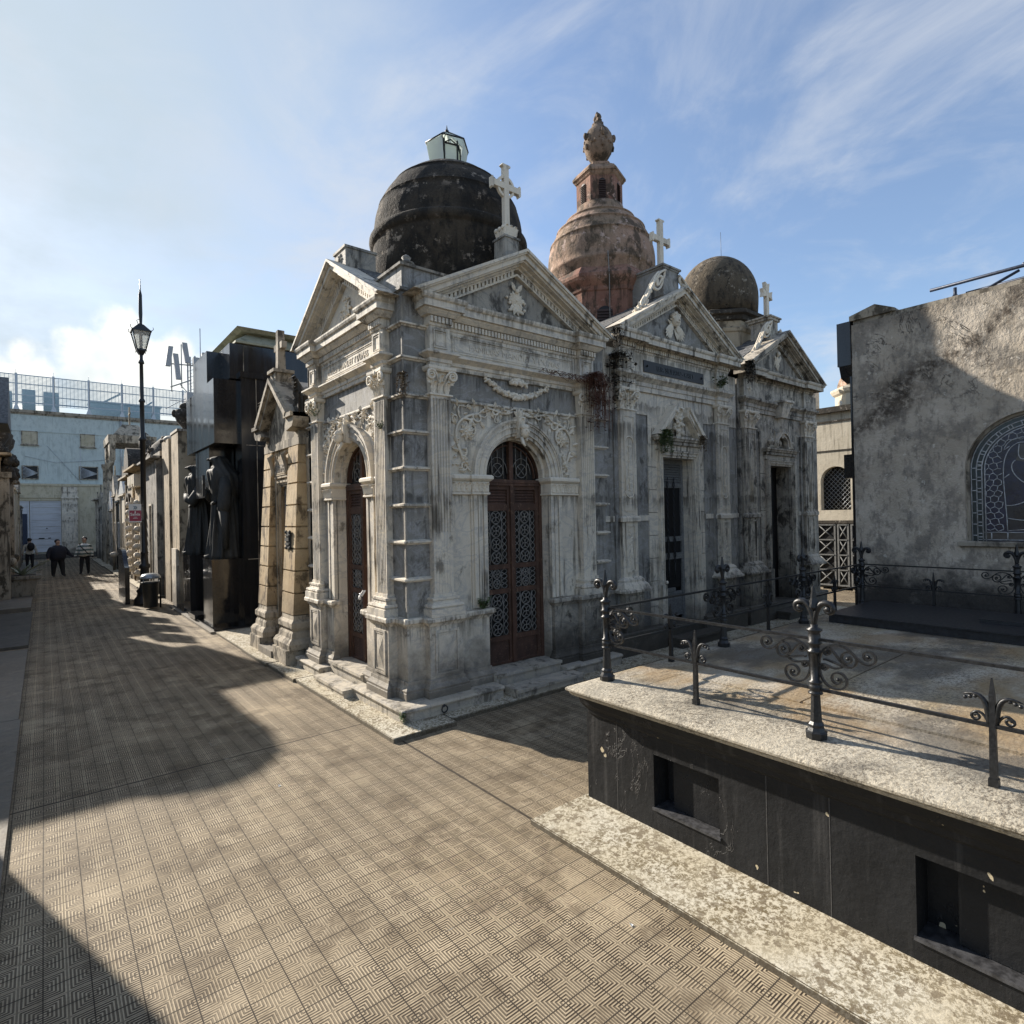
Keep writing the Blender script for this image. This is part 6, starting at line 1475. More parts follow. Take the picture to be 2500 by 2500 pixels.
p3 = person(-.56, 36.0, 1.48, 1.15, pi/2, [BLKC, CREM, SKIN, SKIN, SHOE], [(.045,4),(.50,0),(.85,1),(9,2)], 'person in a cream top and dark trousers seen from behind near the left tombs', {'leg': ((.0,0),(.03,0)), 'arm': ((.0,.16,.03,.18,.48),(.0,.16,.03,.18,.48)), 'hand': .50})
m = MB(); m.ball(-.20, -.05, 1.08, .13, .15, .20, 10, 8); m.tube([(-.1,.1,1.25),(.06,.12,1.2),(.05,.12,1.0)], .02, 5); b3 = B(m, 'backpack', BLKC, None, 'dark backpack on the back of the person in the cream top', 'backpack', loc=(0,0,0)); b3.location = (-.56+.0, 36.0, 0); b3.rotation_euler = (0,0,pi/2)
# ---------------------------------------------------------------- pale blue building, gate and roof fence
TB_ = south(47.0)
BB = E('building', 'long pale blue rendered building closing the end of the street', 'building', (3, 50, 0))
m = MB(); m.box(-14, 16, 47.0, 60, 4.75, 9.1); m.box(-14, 16, 47.3, 60, 0, 4.75); B(m, 'wall', PALE, BB)
m = MB(TB_); m.box(-14, 16, -.4, .12, 9.1, 9.28); m.box(-14, 16, 0, .05, 9.0, 9.1); B(m, 'parapet', GRIT, BB)
m = MB(TB_); m.box(-14, 16, 0, .05, 4.68, 4.78); m.box(-14, 16, .0, .04, 7.95, 8.0); B(m, 'string_course', PALE, BB)
for a, b, z0, z1 in ((-1.0,-.30,7.18,7.93),(1.93,2.62,7.18,7.93)):
    m = MB(TB_); m.wire_frame(a-.05, b+.05, z0-.05, z1+.05, 0, .05, .05); w = B(m, 'window', GRIT, BB)
    m = MB(TB_); slats(m, a, b, z0, z1, .03, 9); B(m, 'shutter', BEIG, w)
for a, b, z0, z1 in ((-1.0,-.30,5.02,5.76),(1.85,2.75,5.05,5.80)):
    m = MB(TB_); m.wire_frame(a-.06, b+.06, z0-.06, z1+.06, 0, .06, .06); w = B(m, 'vent_window', GRIT, BB)
    m = MB(TB_); m.box(a, b, .005, .012, z0, z1); B(m, 'dark_opening', DARK, w)
    m = MB(TB_)
    for k in range(9): t = k/8; m.tube([(b+.02, .05, z0+(z1-z0)*.45), (a, .05, z0+(z1-z0)*t)], .022, 4)
    B(m, 'fan_slat', STEL, w)
m = MB(TB_); m.tube([(.2,.03,7.1),(1.9,.04,4.8)], .012, 4); m.tube([(-.9,.04,6.4),(.6,.05,6.05),(3.4,.05,6.35)], .012, 4); m.box(1.86,1.90,0,.03,4.8,7.1); B(m, 'cable', STEL, BB)
for x_ in (-1.6, 4.1): m = MB(TB_); m.tube([(x_,.06,4.8),(x_,.06,9.0)], .05, 6); [m.box(x_-.07,x_+.07,0,.12,q,q+.05) for q in (5.3,6.6,7.9)]; B(m, 'drain_pipe', STEL, BB)
for a, z0 in ((-1.0,7.18),(1.93,7.18)): m = MB(TB_); m.box(a-.1, a+.8, 0, .12, z0-.12, z0-.06); B(m, 'window_sill', GRIT, BB)
# beige gate wall below
GW = E('gatehouse', 'beige gate wall with white planked gates in front of the pale blue building', 'gatehouse', (.3, 46.8, 0))
T6 = south(46.6)
m = MB(T6); m.box(-8, 6, -.3, 0, 3.6, 4.66); m.box(.86, 6, -.3, 0, 0, 3.6); m.box(-8, -1.2, -.3, 0, 0, 3.6); m.box(-1.2,.86,-.35,-.1,0,3.6); B(m, 'wall', BEIG, GW)
m = MB(T6); m.box(-8, .86, 0, .08, 3.78, 3.98); m.box(-8, .86, 0, .05, 3.62, 3.70); m.box(-8, 6, 0, .06, 4.55, 4.68); B(m, 'cornice', BEIG, GW)
m = MB(T6); m.box(.87, 1.68, 0, .10, .3, 4.5); m.box(.82, 1.73, 0, .15, 3.75, 3.85); m.box(.95, 1.6, .1, .13, .5, 2.9); m.wire_frame(1.0, 1.55, .6, 2.8, .13, .15, .04)
m.band(1.28, 3.35, .18, .24, .1, .14, 0, 2*pi, 20); B(m, 'pilaster', MARB, GW)
for a, b in ((-.68, .84), (-1.19, -.72)):
    m = MB(T6)
    for i in range(8): m.box(a+.02, b-.02, -.1, -.05, .42+.395*i, .42+.395*i+.378)
    m.wire_frame(a, b, .40, 3.6, -.1, -.02, .07)
    g = B(m, 'gate', GATE, GW)
    m = MB(T6)
    if b > 0: m.box(-.28, .0, -.05, -.03, 1.22, 1.29); m.box(.18, .32, -.05, -.03, 1.24, 1.29); m.box(.08,.16,-.05,-.03,1.85,1.90)
    else: m.box(-1.12,-.82,-.05,-.03,.5,2.8)
    B(m, 'slot' if b > 0 else 'side_door', DARK if b > 0 else STBL, g)
m = MB(); m.box(-8, 6, 45.6, 46.6, 0, .14); m.box(-8, 6, 46.0, 46.6, .14, .30); B(m, 'gate_step', GREY, GW)
# fence on the roof of the blue building
RF = E('roof_fence', 'tall galvanised mesh fence with posts along the roof of the pale blue building', 'fence', (3, 47.1, 9.28))
T7 = south(47.05)
m = MB(T7); m.tube([(-14,0,9.3),(-14,0,11.45)], .05, 4); pst = MB(T7)
for k in range(-7, 8):
    x = .56+1.82*k; pm = MB(T7); pm.box(x-.06, x+.06, -.05, .05, 9.28, 11.55); pm.frus((x-.16,x+.16,-.06,.06),(x-.06,x+.06,-.05,.05),9.28,9.6); pm.tube([(x,0,11.5),(x,0,11.8)], .012, 4); pm.tube([(x,.0,10.9),(x+.0,-1.0,9.3)], .03, 4); B(pm, 'post', STEL, RF)
m = MB(T7)
for z in (11.45, 10.9, 10.2, 9.75): m.box(-14, 16, -.03, .03, z-.03, z+.03)
B(m, 'rail', STEL, RF)
m = MB(T7)
for i in range(24): z = 9.62+.078*i; m.box(-14, 16, .035, .045, z, z+.026)
for i in range(150): x = -14+.2*i; m.box(x, x+.02, .046, .05, 9.62, 11.45)
o_ = B(m, 'mesh_wire', STLB, RF)
HV = [(-1.0,-.35,9.3,10.8),(0.05,.85,9.35,10.75),(-2.4,-1.5,9.3,10.6)]
for i, (a, b, z0, z1) in enumerate(HV):
    m = MB(T7); m.box(a, b, -2.2, -1.2, z0, z1)
    for k in range(7): m.box(a-.01, b+.01, -1.2, -1.18, z0+.1+.17*k, z0+.19+.17*k)
    B(m, 'air_unit', STLB, None, ['blue grey air handling box behind the roof fence, middle one', 'blue grey air handling box behind the roof fence, nearest the lamp post', 'blue grey air handling box behind the roof fence, at the frame edge'][i], 'air unit', 'air handling boxes on the roof', loc=((a+b)/2, 48.7, z0))
m = MB(T7); m.box(2.5, 6.6, -2.6, -1.3, 9.3, 10.35); m.box(2.4, 6.7, -2.7, -1.2, 10.35, 10.45)
for k in range(5): m.box(2.6+.8*k, 3.2+.8*k, -1.3, -1.28, 9.5, 10.1)
m.tube([(3.2,-1.5,10.4),(4.2,-1.5,11.1),(4.4,-1.5,11.0)], .06, 5); m.tube([(5.2,-1.5,10.0),(6.2,-1.5,10.8)], .06, 5)
B(m, 'roof_shed', STLB, None, 'long low steel shed behind the roof fence on the right', 'shed', loc=(4.5, 49, 9.3))
# ---------------------------------------------------------------- antenna mast behind the black tomb
AM = E('antenna_mast', 'cluster of grey phone antennas on a lattice mast rising behind the black tomb', 'antenna', (5.3, 30, 0))
m = MB()
for q in ((5.2,29.9),(5.5,29.9),(5.35,30.15)): m.tube([(q[0],q[1],4),(q[0],q[1],9.75)], .035, 5)
for i in range(14): z = 5.4+.3*i; m.tube([(5.2,29.9,z),(5.5,29.9,z+.15),(5.35,30.15,z+.3)], .015, 4)
m.tube([(4.4,29.9,9.25),(5.5,29.9,9.3)], .03, 5); m.tube([(4.5,29.9,8.2),(5.3,29.9,8.6)], .03, 5); m.tube([(4.55,29.9,8.0),(4.55,29.9,9.9)], .025, 5); m.tube([(4.95,29.9,8.2),(4.95,29.9,10.2)], .025, 5); m.tube([(4.85,29.9,8.4),(5.2,29.9,8.0)], .02, 5)
m.tube([(5.75,30,8),(5.75,30,10.0),(5.75,30,11.1)], .02, 5); m.tube([(4.45,29.9,7.6),(5.2,29.9,7.6)], .02, 4); m.tube([(4.3,29.9,7.2),(5.2,29.9,7.8)], .02, 4)
m.box(5.1, 5.9, 29.6, 30.4, 3.5, 8.0); B(m, 'mast', ANTW, AM)
for x, z0, z1, t in ((4.45,9.1,10.0,.06),(4.75,8.55,9.7,-.05),(5.12,9.35,10.25,-.06)):
    m = MB(); m.frus((x-.1-t,x+.1-t,29.7,29.85),(x-.1+t,x+.1+t,29.7,29.85),z0,z1); B(m, 'antenna_panel', ANTW, AM)
m = MB(); m.box(5.4, 5.75, 29.7, 29.95, 9.3, 9.65); m.box(5.8, 6.1, 29.8, 30.1, 9.4, 9.95); B(m, 'relay_box', ANTW, AM)
# ---------------------------------------------------------------- raised slab tomb in the foreground
F = E('slab_tomb', 'long black painted slab tomb with sunk panels and a pale stone top, nearest the camera', 'tomb', (5.3, .6, 0))
X0, YN, YS, XE = 3.07, 2.98, -1.8, 8.05
TW = west(X0)
m = MB(TW)
niches = [(1.92, 2.39, .18, .525), (.28, .93, .145, .515), (-1.3, -.7, .18, .52)]
ys = [YS, -1.3, -.7, .28, .93, 1.92, 2.39, YN]; 
for a, b in ((YS,-1.3),(-.7,.28),(.93,1.92),(2.39,YN)): m.box(a, b, -.16, 0, .0, .66)
for a, b, z0, z1 in niches: m.box(a, b, -.16, 0, 0, z0); m.box(a, b, -.16, 0, z1, .66)
m.box(YS+.02, YN-.02, -.22, -.155, 0, .66)
B(m, 'side_wall', BWAL, F)
m = MB(); m.box(X0+.2, XE, YN-.12, YN, 0, .66); m.box(XE-.12, XE, YS, YN-.12, 0, .66); m.box(X0+.2, XE-.12, YS, YS+.1, 0, .66); B(m, 'end_wall', BWAL, F)
for a, b, z0, z1 in niches:
    m = MB(TW); m.box(a+.0, b-.10 if b > 2 else b-.14, -.154, -.075, z0+.006, z1-.02); B(m, 'sunk_panel', BWAL, F)
    m = MB(TW); m.box(a-.01, b+.01, -.15, .012, z0-.014, z0+.002); B(m, 'niche_sill', simple('sunlit_grey_paint', (.045,.045,.048), .5, 0, .5, .5), F)  # paler grey paints in the sunlight on the niche floor
m = MB(TW)
for y in (2.70, 1.63, 1.30, .12): m.box(y-.0018, y+.0018, 0, .0012, .03, .65)
B(m, 'joint_line', simple('dusty_joint', (.075,.072,.068), .8), F)
ring = [(X0,YS-.05),(XE,YS-.05),(XE,YN),(X0,YN)]
ring = [(X0,YN),(X0,YS)]      # travel -Y with the street on the right
def ringsweep(mm, pr, x0=X0, yn=YN, xe=XE, ys_=YS): mm.sweep([(x0,ys_),(x0,yn),(xe,yn),(xe,ys_)], pr, closed=True)
m = MB(); ringsweep(m, prof([(0,.64),(.02,.66),(.025,.69),(.06,.73),(.07,.77),(.075,.79)], -.25), yn=2.92); B(m, 'black_moulding', BWAL, F)
m = MB(); ringsweep(m, prof([(.09,.792),(.13,.80),(.14,.812),(.145,.822)], -.3), yn=2.87); B(m, 'lower_stone_lip', SLAB, F)
m = MB(); ringsweep(m, prof([(.12,.823),(.155,.828),(.168,.838),(.170,.85),(.158,.862),(.13,.868),(.05,.872),(-.2,.872)], -.22), yn=2.86); m.box(X0+.19, XE-.19, YS+.19, 2.67, .80, .8705)
B(m, 'top_slab', SLAB, F)
m = MB(); m.box(3.72, 5.9, -1.4, 1.72, .8706, .886); m.box(3.72,5.9,1.74,2.45,.8706,.879); B(m, 'ledger', SLAB, F)
# black slab lying on top, beyond
m = MB(); m.box(6.62, 7.86, -1.2, 2.76, .8735, .955); m.box(6.60, 7.88, -1.2, 2.78, .955, .968); B(m, 'black_ledger', DIRN, None, 'wide low black ledger slab lying on the stone top behind the railing', 'slab', loc=(7.2, 1, .87))
m = MB(); m.box(7.05, 7.6, -1.0, 1.55, .9685, 1.005); B(m, 'black_plate', DIRN, None, 'thin raised black plate on the wide black ledger slab', 'slab', loc=(7.3, .4, .97))
# railing
RL = E('railing', 'black wrought iron railing with fleur finials and scrollwork round the top of the slab tomb', 'railing', (3.22, 2.92, .872))
xf, yb, xb = 3.22, 2.91, 7.95; Z0 = .871
def post_mesh():
    m = MB(lambda a, b, c_: (a*(1.28 if c_ < .595 else 1), b*(1.28 if c_ < .595 else 1), c_)); m.lathe(0, 0, [(.042,0),(.044,.035),(.036,.042),(.030,.06),(.031,.075),(.024,.09)], 8, smooth=False); m.lathe(0, 0, [(.024,.088),(.0185,.235)], 8, smooth=False)
    m.lathe(0, 0, [(.019,.233),(.028,.238),(.028,.246),(.020,.252),(.026,.262),(.026,.285),(.020,.292),(.027,.298),(.027,.304),(.018,.312),(.018,.45),(.022,.455),(.029,.462),(.029,.470),(.021,.476),(.021,.50),(.028,.507),(.030,.514),(.022,.522),(.024,.555),(.021,.565),(.031,.578),(.031,.586),(.019,.596),(.020,.61)], 16)
    # spear
    m.lathe(0, 0, [(.010,.60),(.013,.685),(.031,.703),(.027,.718),(.016,.750),(.012,.785),(.007,.815)], 4, smooth=False)
    return m
pm = post_mesh()
def fleur(m, ux, uy):     # two curled arms with end balls, in the plane of the rail
    for sg in (-1, 1):
        P = bez([(0,.60),(.005,.66),(.02,.745),(.074,.728)], 8); sp = spiral(.074, .698, .030, .012, pi/2, -pi*1.1, 12)
        m.tube([(sg*a*ux, sg*a*uy, b) for a, b in P+sp[1:]], [.013+.005*i/8 for i in range(9)]+[.016-.007*i/12 for i in range(12)], 6)
        m.ball(sg*.074*ux, sg*.074*uy, .698, .018, .018, .018, 8, 6)
def scrollwork(m, ux, uy, sg):
    # flat bar scrolls between the two rails on one side of a post
    def path(pts, k=1.0):
        P = [Vector((sg*a*ux, sg*a*uy, b)) for a, b in pts]; n = len(P); vs = []; w = Vector((-uy, ux, 0))*.009; 
        for i in range(n):
            t = (P[min(i+1,n-1)]-P[max(i-1,0)]).normalized(); q = t.cross(Vector((-uy,ux,0))).normalized()*.0046
            for a, b in ((-1,-1),(1,-1),(1,1),(-1,1)): vs.append(tuple(P[i]+w*a+q*b))
        fs = [(4*i+j, 4*i+(j+1) % 4, 4*i+4+(j+1) % 4, 4*i+4+j) for i in range(n-1) for j in range(4)]+[(0,1,2,3),(4*n-1,4*n-2,4*n-3,4*n-4)]
        m.add(vs, fs)
        return P
    zb, zt = .277, .523
    lo = spiral(.115, .335, .012, .050, 2.2*pi, -.42*pi, 26)           # lower curl
    path(lo+bez([lo[-1], (.070,.272),(.022,.31),(.022,.40)], 8)[1:]+bez([(.022,.40),(.022,.47),(.06,.515),(.125,.515)], 8)[1:]+bez([(.125,.515),(.185,.515),(.205,.44),(.255,.438)], 8)[1:]+spiral(.262,.478,.040,.011,-pi/2,1.9*pi,24))
    c1 = spiral(.165, .452, .012, .046, 2.4*pi, -.35*pi, 26); path(c1+bez([c1[-1],(.13,.40),(.07,.44),(.045,.43)], 7)[1:]); path(bez([c1[-1],(.13,.395),(.10,.50),(.07,.495)], 7)+spiral(.066,.472,.022,.008,pi/2,2.6*pi,16)[1:])
    path(bez([(.14,.405),(.09,.37),(.05,.42),(.030,.40)], 8)); path(spiral(.052,.392,.020,.008,pi*.9,3.0*pi,16))
    for a, b in ((.115,.335),(.165,.452),(.262,.478),(.066,.472),(.052,.392)): m.ball(sg*a*ux, sg*a*uy, b, .010, .010, .010, 6, 5)
def sidescr(ux, uy, which):
    m = MB()
    for sg in which: scrollwork(m, ux, uy, sg)
    return m
def shift_mb(m, x, y, z):
    q = MB(); q.v = [(a+x, b+y, c_+z) for a, b, c_ in m.v]; q.f = m.f; q.sm = m.sm; return q
fl = {}
base = {}
def put(kind, m, x, y, name, mt=IRON, parent=RL):
    if kind not in base: base[kind] = (B(shift_mb(m, x, y, Z0), name, mt, parent), x, y); return base[kind][0]
    s_, bx_, by_ = base[kind]; return inst(s_, parent, (x-bx_, y-by_, 0))
def short_mesh(ux, uy):
    m = MB(); m.box(-.018,.018,-.018,.018,0,.036); m.frus((-.0135,.0135,-.0135,.0135),(-.0105,.0105,-.0105,.0105),.036,.40); m.frus((-.0105,.0105,-.0105,.0105),(-.003,.003,-.003,.003),.40,.475)
    for sg in (-1, 1):
        P = bez([(.012,.27),(.015,.40),(.05,.405),(.105,.385)], 9); m.tube([(sg*a*ux, sg*a*uy, b) for a, b in P], [.011,.012,.012,.012,.011,.010,.009,.007,.005,.002], 6)
        sp = bez([(.012,.26),(.02,.31),(.05,.33),(.065,.31)], 6)+spiral(.058,.295,.018,.007,.3*pi,-2.0*pi,14)[1:]; m.tube([(sg*a*ux, sg*a*uy, b) for a, b in sp], .0065, 5)
        for q in range(3): m.ball(sg*(.06+.018*q)*ux, sg*(.06+.018*q)*uy, .383-.006*q, .009)
    return m
py = [2.91, 1.42, -.07, -1.5]; shy = [2.16, .67, -.82]
for y in py: put('post', pm, xf, y, 'post')
for y in shy: put('shortY', short_mesh(0, 1), xf, y, 'short_post')
for i, y in enumerate(py):
    f_ = MB(); fleur(f_, 0, 1); put('fleurY', f_, xf, y, 'finial_scroll')
    if i > 0: put('scYp', sidescr(0, 1, (1,)), xf, y, 'scrollwork')
    put('scYn', sidescr(0, 1, (-1,)), xf, y, 'scrollwork')
bx = [4.79, 6.36]; shx = [4.0, 5.6, 7.15]
for x in bx+[xb]: put('post', pm, x, yb, 'post')
for x in bx: f_ = MB(); fleur(f_, 1, 0); put('fleurX', f_, x, yb, 'finial_scroll')
for x in shx: put('shortX', short_mesh(1, 0), x, yb, 'short_post')
for x in [xf]+bx: put('scXp', sidescr(1, 0, (1,)), x, yb, 'scrollwork')
for x in bx+[xb]: put('scXn', sidescr(1, 0, (-1,)), x, yb, 'scrollwork')
for y in (1.42, -.07): put('post', pm, xb, y, 'post'); f_ = MB(); fleur(f_, 0, 1); put('fleurY', f_, xb, y, 'finial_scroll'); put('scYp', None, xb, y, 'scrollwork'); put('scYn', None, xb, y, 'scrollwork')
f_ = MB(); fleur(f_, 0, 1); put('fleurY', f_, xb, yb, 'finial_scroll'); put('scYn', None, xb, yb, 'scrollwork')
for y in (2.16, .67): put('shortY', None, xb, y, 'short_post')
for z in (.265, .532):
    for nm_, bb in (('front', (xf-.010,xf+.010,-1.5,2.905,Z0+z-.0075,Z0+z+.0075)), ('back', (xf,xb,yb-.010,yb+.010,Z0+z-.0077,Z0+z+.0073)), ('far', (xb-.010,xb+.010,-.9,2.905,Z0+z-.0075,Z0+z+.0075))):
        m = MB(); m.box(*bb); B(m, 'rail', IRON, RL)
# ---------------------------------------------------------------- weathered wall with the stained glass window
Rt = E('mausoleum', 'big weathered lime washed tomb wall with an arched blue stained glass window', 'mausoleum', (9.9, 1.4, 0))
WK = 8.42/9.3
def near(T): return lambda a_, b_, c_: (lambda p: (p[0]*WK, p[1]*WK, EYE+(p[2]-EYE)*WK))(T(a_, b_, c_))
TX = near(west(9.30)); IDN = near(ident); wc, wr, ws, wz = 1.46, .70, 2.56, 1.64
m = MB(TX); arch_wall(m, -2.5, 3.47, wc, wr, -.2, ws, 4.80, -.25, 0)
m.box(wc-wr, wc+wr, -.25, 0, -.2, wz)
B(m, 'wall', WALR, Rt)
m = MB(IDN); m.box(9.56, 13.2, 3.24, 3.47, -.2, 4.80); m.box(9.56, 13.2, -2.5, 3.22, -.2, 1.2); m.box(9.32, 13.2, -2.5, 3.45, 4.802, 4.86); B(m, 'side_wall', GRIT, Rt)
m = MB(TX); m.prism([(3.49,4.86),(3.49,4.93),(3.15,5.02),(2.9,4.90),(2.9,4.86)], -.4, .02); B(m, 'coping_stone', GCEM, Rt)
m = MB(IDN); m.box(9.27, 9.75, 3.475, 3.66, 4.22, 4.86); m.prism([(9.27,4.22),(9.34,4.05),(9.55,4.0),(9.75,4.0),(9.75,4.22)], 3.475, 3.64); m.box(9.29, 9.40, 3.475, 3.50, .1, 4.05); m.box(9.27, 9.5, 3.48, 3.60, 2.55, 2.9)
B(m, 'black_cornice_end', BGRN, Rt)
m = MB(TX); m.sweep([(wc+wr+.06,-.02),(wc+wr+.06,.05),(wc-wr-.06,.05),(wc-wr-.06,-.02)][::-1], prof([(0,1.58),(.02,1.59),(.02,1.635),(0,1.65)], -.1)); m.band(wc, ws, wr-.035, wr, -.14, -.06, 0, pi, 30); m.box(wc-wr, wc-wr+.035, -.14, -.06, wz, ws); m.box(wc+wr-.035, wc+wr, -.14, -.06, wz, ws); B(m, 'window_frame', GRIT, Rt)
def glz(name, c_): 
    k = NT(name); f = k.ramp(k.noise(7, 4, .6), .3, .7); return k.out(k.mix(f, c_, tuple(x*.45 for x in c_)), .22, k.bump(k.noise(12, 3, .6), .3, .004), 0, .5)
G1, G2, G3, G4 = glz('blue_glass', (.006,.012,.05)), glz('teal_glass', (.012,.03,.038)), glz('slate_glass', (.014,.018,.03)), glz('grey_brown_glass', (.07,.065,.065))
d = -.11
m = MB(TX); P = [(wc+.665*cos(pi*i/30), ws+.665*sin(pi*i/30)) for i in range(31)]; m.prism(P+[(wc-.665,wz),(wc+.665,wz)], d-.012, d); wn = B(m, 'stained_glass', G1, Rt)
m = MB(TX); m.band(wc, ws, .53, .66, d, d+.002, 0, pi, 30); m.box(wc-.66, wc-.53, d, d+.002, wz, ws); m.box(wc+.53, wc+.66, d, d+.002, wz, ws); B(m, 'border_glass', G2, wn)
m = MB(TX); m.box(wc-.53, wc+.53, d+.0005, d+.0025, wz+.02, wz+.12); B(m, 'lower_glass', G4, wn)
ld = MB(TX); r_ = .0075
def lead(pts, rr_=r_): ld.tube([(a, d+.006, b) for a, b in pts], rr_, 4)
def arcp(R): return [(wc+R, wz)]+[(wc+R*cos(pi*i/28), ws+R*sin(pi*i/28)) for i in range(29)]+[(wc-R, wz)]
for R in (.655, .60, .545, .515): lead(arcp(R))
for z in [1.70+.145*i for i in range(7)]:
    for sg in (-1, 1): lead([(wc+sg*.545, z), (wc+sg*.60, z)]); lead([(wc+sg*.545, z+.045), (wc+sg*.60, z+.045)]); lead([(wc+sg*.60, z+.02),(wc+sg*.655, z+.02)])
for i in range(13): a = pi*(i+.5)/13; lead([(wc+.545*cos(a), ws+.545*sin(a)), (wc+.60*cos(a), ws+.60*sin(a))]); a += .07; lead([(wc+.545*cos(a), ws+.545*sin(a)), (wc+.60*cos(a), ws+.60*sin(a))])
lead([(wc-.53, wz+.12), (wc+.53, wz+.12)]); lead([(wc-.60, wz+.025), (wc+.60, wz+.025)])
hx_ = .047
def inside(s, z): return (abs(s-wc) < .525 and wz+.13 < z < ws) or (z >= ws and hypot(s-wc, z-ws) < .525)
def fig(s, z):   # area of the praying figure, in window coordinates; the figure faces away from the left edge
    f = wc-s+.06; zz_ = z-wz
    return (zz_ < .75 and f > -.27 and f < .34) or (.75 <= zz_ < 1.25 and (f+.08)**2/.05+(zz_-.95)**2/.12 < 1)
row = 0; z = wz+.14
while z < ws+.5:
    s = wc-.55+(hx_*.866 if row % 2 else 0)
    while s < wc+.55:
        J = lambda a, b: (a+.008*sin(a*91+b*37), b+.008*sin(a*53+b*71))
        V_ = [J(s, z+hx_*.5), J(s+hx_*.866, z), J(s+hx_*.866, z-hx_*.5)]
        for a, b in (((s, z+hx_*.5),(s+hx_*.866, z)), ((s+hx_*.866, z),(s+hx_*1.732, z+hx_*.5)), ((s+hx_*.866, z),(s+hx_*.866, z-hx_*1.0))):
            mx, mz = (a[0]+b[0])/2, (a[1]+b[1])/2
            if inside(*a) and inside(*b) and not fig(mx, mz): lead([J(*a), J(*b)], .0048)
        s += hx_*1.732
    z += hx_*1.5; row += 1
fx = lambda f, zz_: (wc-f+.06, wz+zz_)     # f grows to the right as seen from the street
for pts in ([(-.24,.14),(-.25,.50),(-.27,.80),(-.30,.98),(-.28,1.12),(-.20,1.24),(-.10,1.27),(-.03,1.22)],
            [(-.11,1.22),(-.12,1.10),(-.15,1.02),(-.08,1.0),(-.04,.99),(-.03,1.06),(.0,1.10),(-.03,1.16),(-.03,1.22)],
            [(-.15,1.02),(-.22,.97),(-.21,.85),(-.12,.72),(.02,.64),(.16,.62),(.30,.66)], [(-.04,.99),(-.02,.88),(.06,.78),(.16,.70),(.30,.66)], [(.12,.99),(.20,.84),(.30,.70)],
            [(-.27,.80),(-.21,.85)], [(-.25,.46),(-.14,.44),(-.02,.52),(.09,.63)], [(.11,.62),(.09,.40),(.06,.28)], [(-.24,.30),(-.08,.25),(.12,.27),(.34,.28)], [(-.24,.14),(-.05,.16),(.10,.26)], [(.34,.14),(.34,.50),(.31,.66)],
            [(-.20,1.20)]+[(-.09+.17*cos(a), 1.13+.17*sin(a)) for a in [pi*(.95-.08*i) for i in range(14)]]):
    lead([fx(*q) for q in bez(pts, 3*len(pts))] if len(pts) > 3 and len(pts) < 12 else [fx(*q) for q in pts], .006)
for q in (-.40, -.24, -.08, .08, .24): lead([fx(q, .025), fx(q, .12)])
B(ld, 'lead_came', simple('lead_came', (.42,.43,.44), .6, .0), wn)
m = MB(TX); m.prism([fx(-.11,1.22),fx(-.12,1.10),fx(-.15,1.02),fx(-.04,.99),fx(-.03,1.06),fx(0,1.10),fx(-.03,1.16),fx(-.03,1.22)], d+.0005, d+.003); B(m, 'face_glass', G4, wn)
m = MB(TX); m.prism([fx(-.24,.14),fx(-.25,.46),fx(-.14,.44),fx(-.02,.52),fx(.09,.63),fx(.31,.66),fx(.34,.14)], d+.0005, d+.003); B(m, 'robe_glass', G3, wn)
# metal frame on the roof of that tomb
m = MB(IDN)
m.tube([(9.35,2.50,5.02),(9.45,1.2,5.06),(9.5,-.5,5.1)], .022, 6); m.tube([(9.75,2.20,4.98),(9.8,1.0,5.02),(9.8,-.5,5.0)], .022, 6); m.tube([(9.5,2.26,4.86),(9.5,2.26,5.02)], .02, 6); m.tube([(9.5,2.0,4.87),(9.6,1.62,5.06)], .018, 6); m.tube([(9.5,1.4,4.86),(9.45,1.55,5.08),(9.9,1.55,5.08)], .022, 6); m.tube([(9.5,.9,4.86),(9.5,.9,5.1)], .02, 6)
m.frus((9.46,9.56,2.21,2.31),(9.49,9.53,2.24,2.28),4.86,4.93)
B(m, 'roof_bars', STBL, None, 'dark blue steel bars of a roof frame on top of the weathered wall', 'frame', loc=(9.5, 1.5, 4.9))
# ---------------------------------------------------------------- pale stucco tomb seen at the end of the alley
Sx = E('mausoleum', 'pale stucco tomb with an arched lattice window over a cross braced iron door', 'mausoleum', (17.5, 6.3, 0))
TS_ = west(16.0); cc = 6.43
m = MB(TS_); m.box(5.0, 6.07, -.3, 0, 0, 4.6); m.box(6.80, 9.5, -.3, 0, 0, 4.6)
m.box(6.07, 6.80, -.3, 0, 1.74, 2.07); P = [(cc-.365*cos(pi*i/16), 2.84+.365*sin(pi*i/16)) for i in range(17)]
m.prism([(6.07,2.84)]+P[:9][1:]+[(cc,4.6),(6.07,4.6)], -.3, 0); m.prism([(cc,4.6)]+P[8:-1]+[(6.80,2.84),(6.80,4.6)], -.3, 0); B(m, 'wall', STUC, Sx)
m = MB(); m.box(16.35, 19.5, 5.0, 9.5, 0, 4.6); B(m, 'core', STUC, Sx)
m = MB(TS_); m.box(4.9, 9.6, -.4, .14, 4.60, 4.74); m.box(5.0, 9.5, 0, .03, 4.36, 4.40); m.box(5.0, 9.5, 0, .02, 3.60, 3.63); m.box(5.0,9.5,0,.05,1.72,1.80); B(m, 'cornice', SOOT, Sx)
m = MB(TS_); m.box(6.07, 6.80, -.2, -.19, 2.07, 3.25); w = B(m, 'window_pane', DGLS, Sx)
m = MB(TS_)
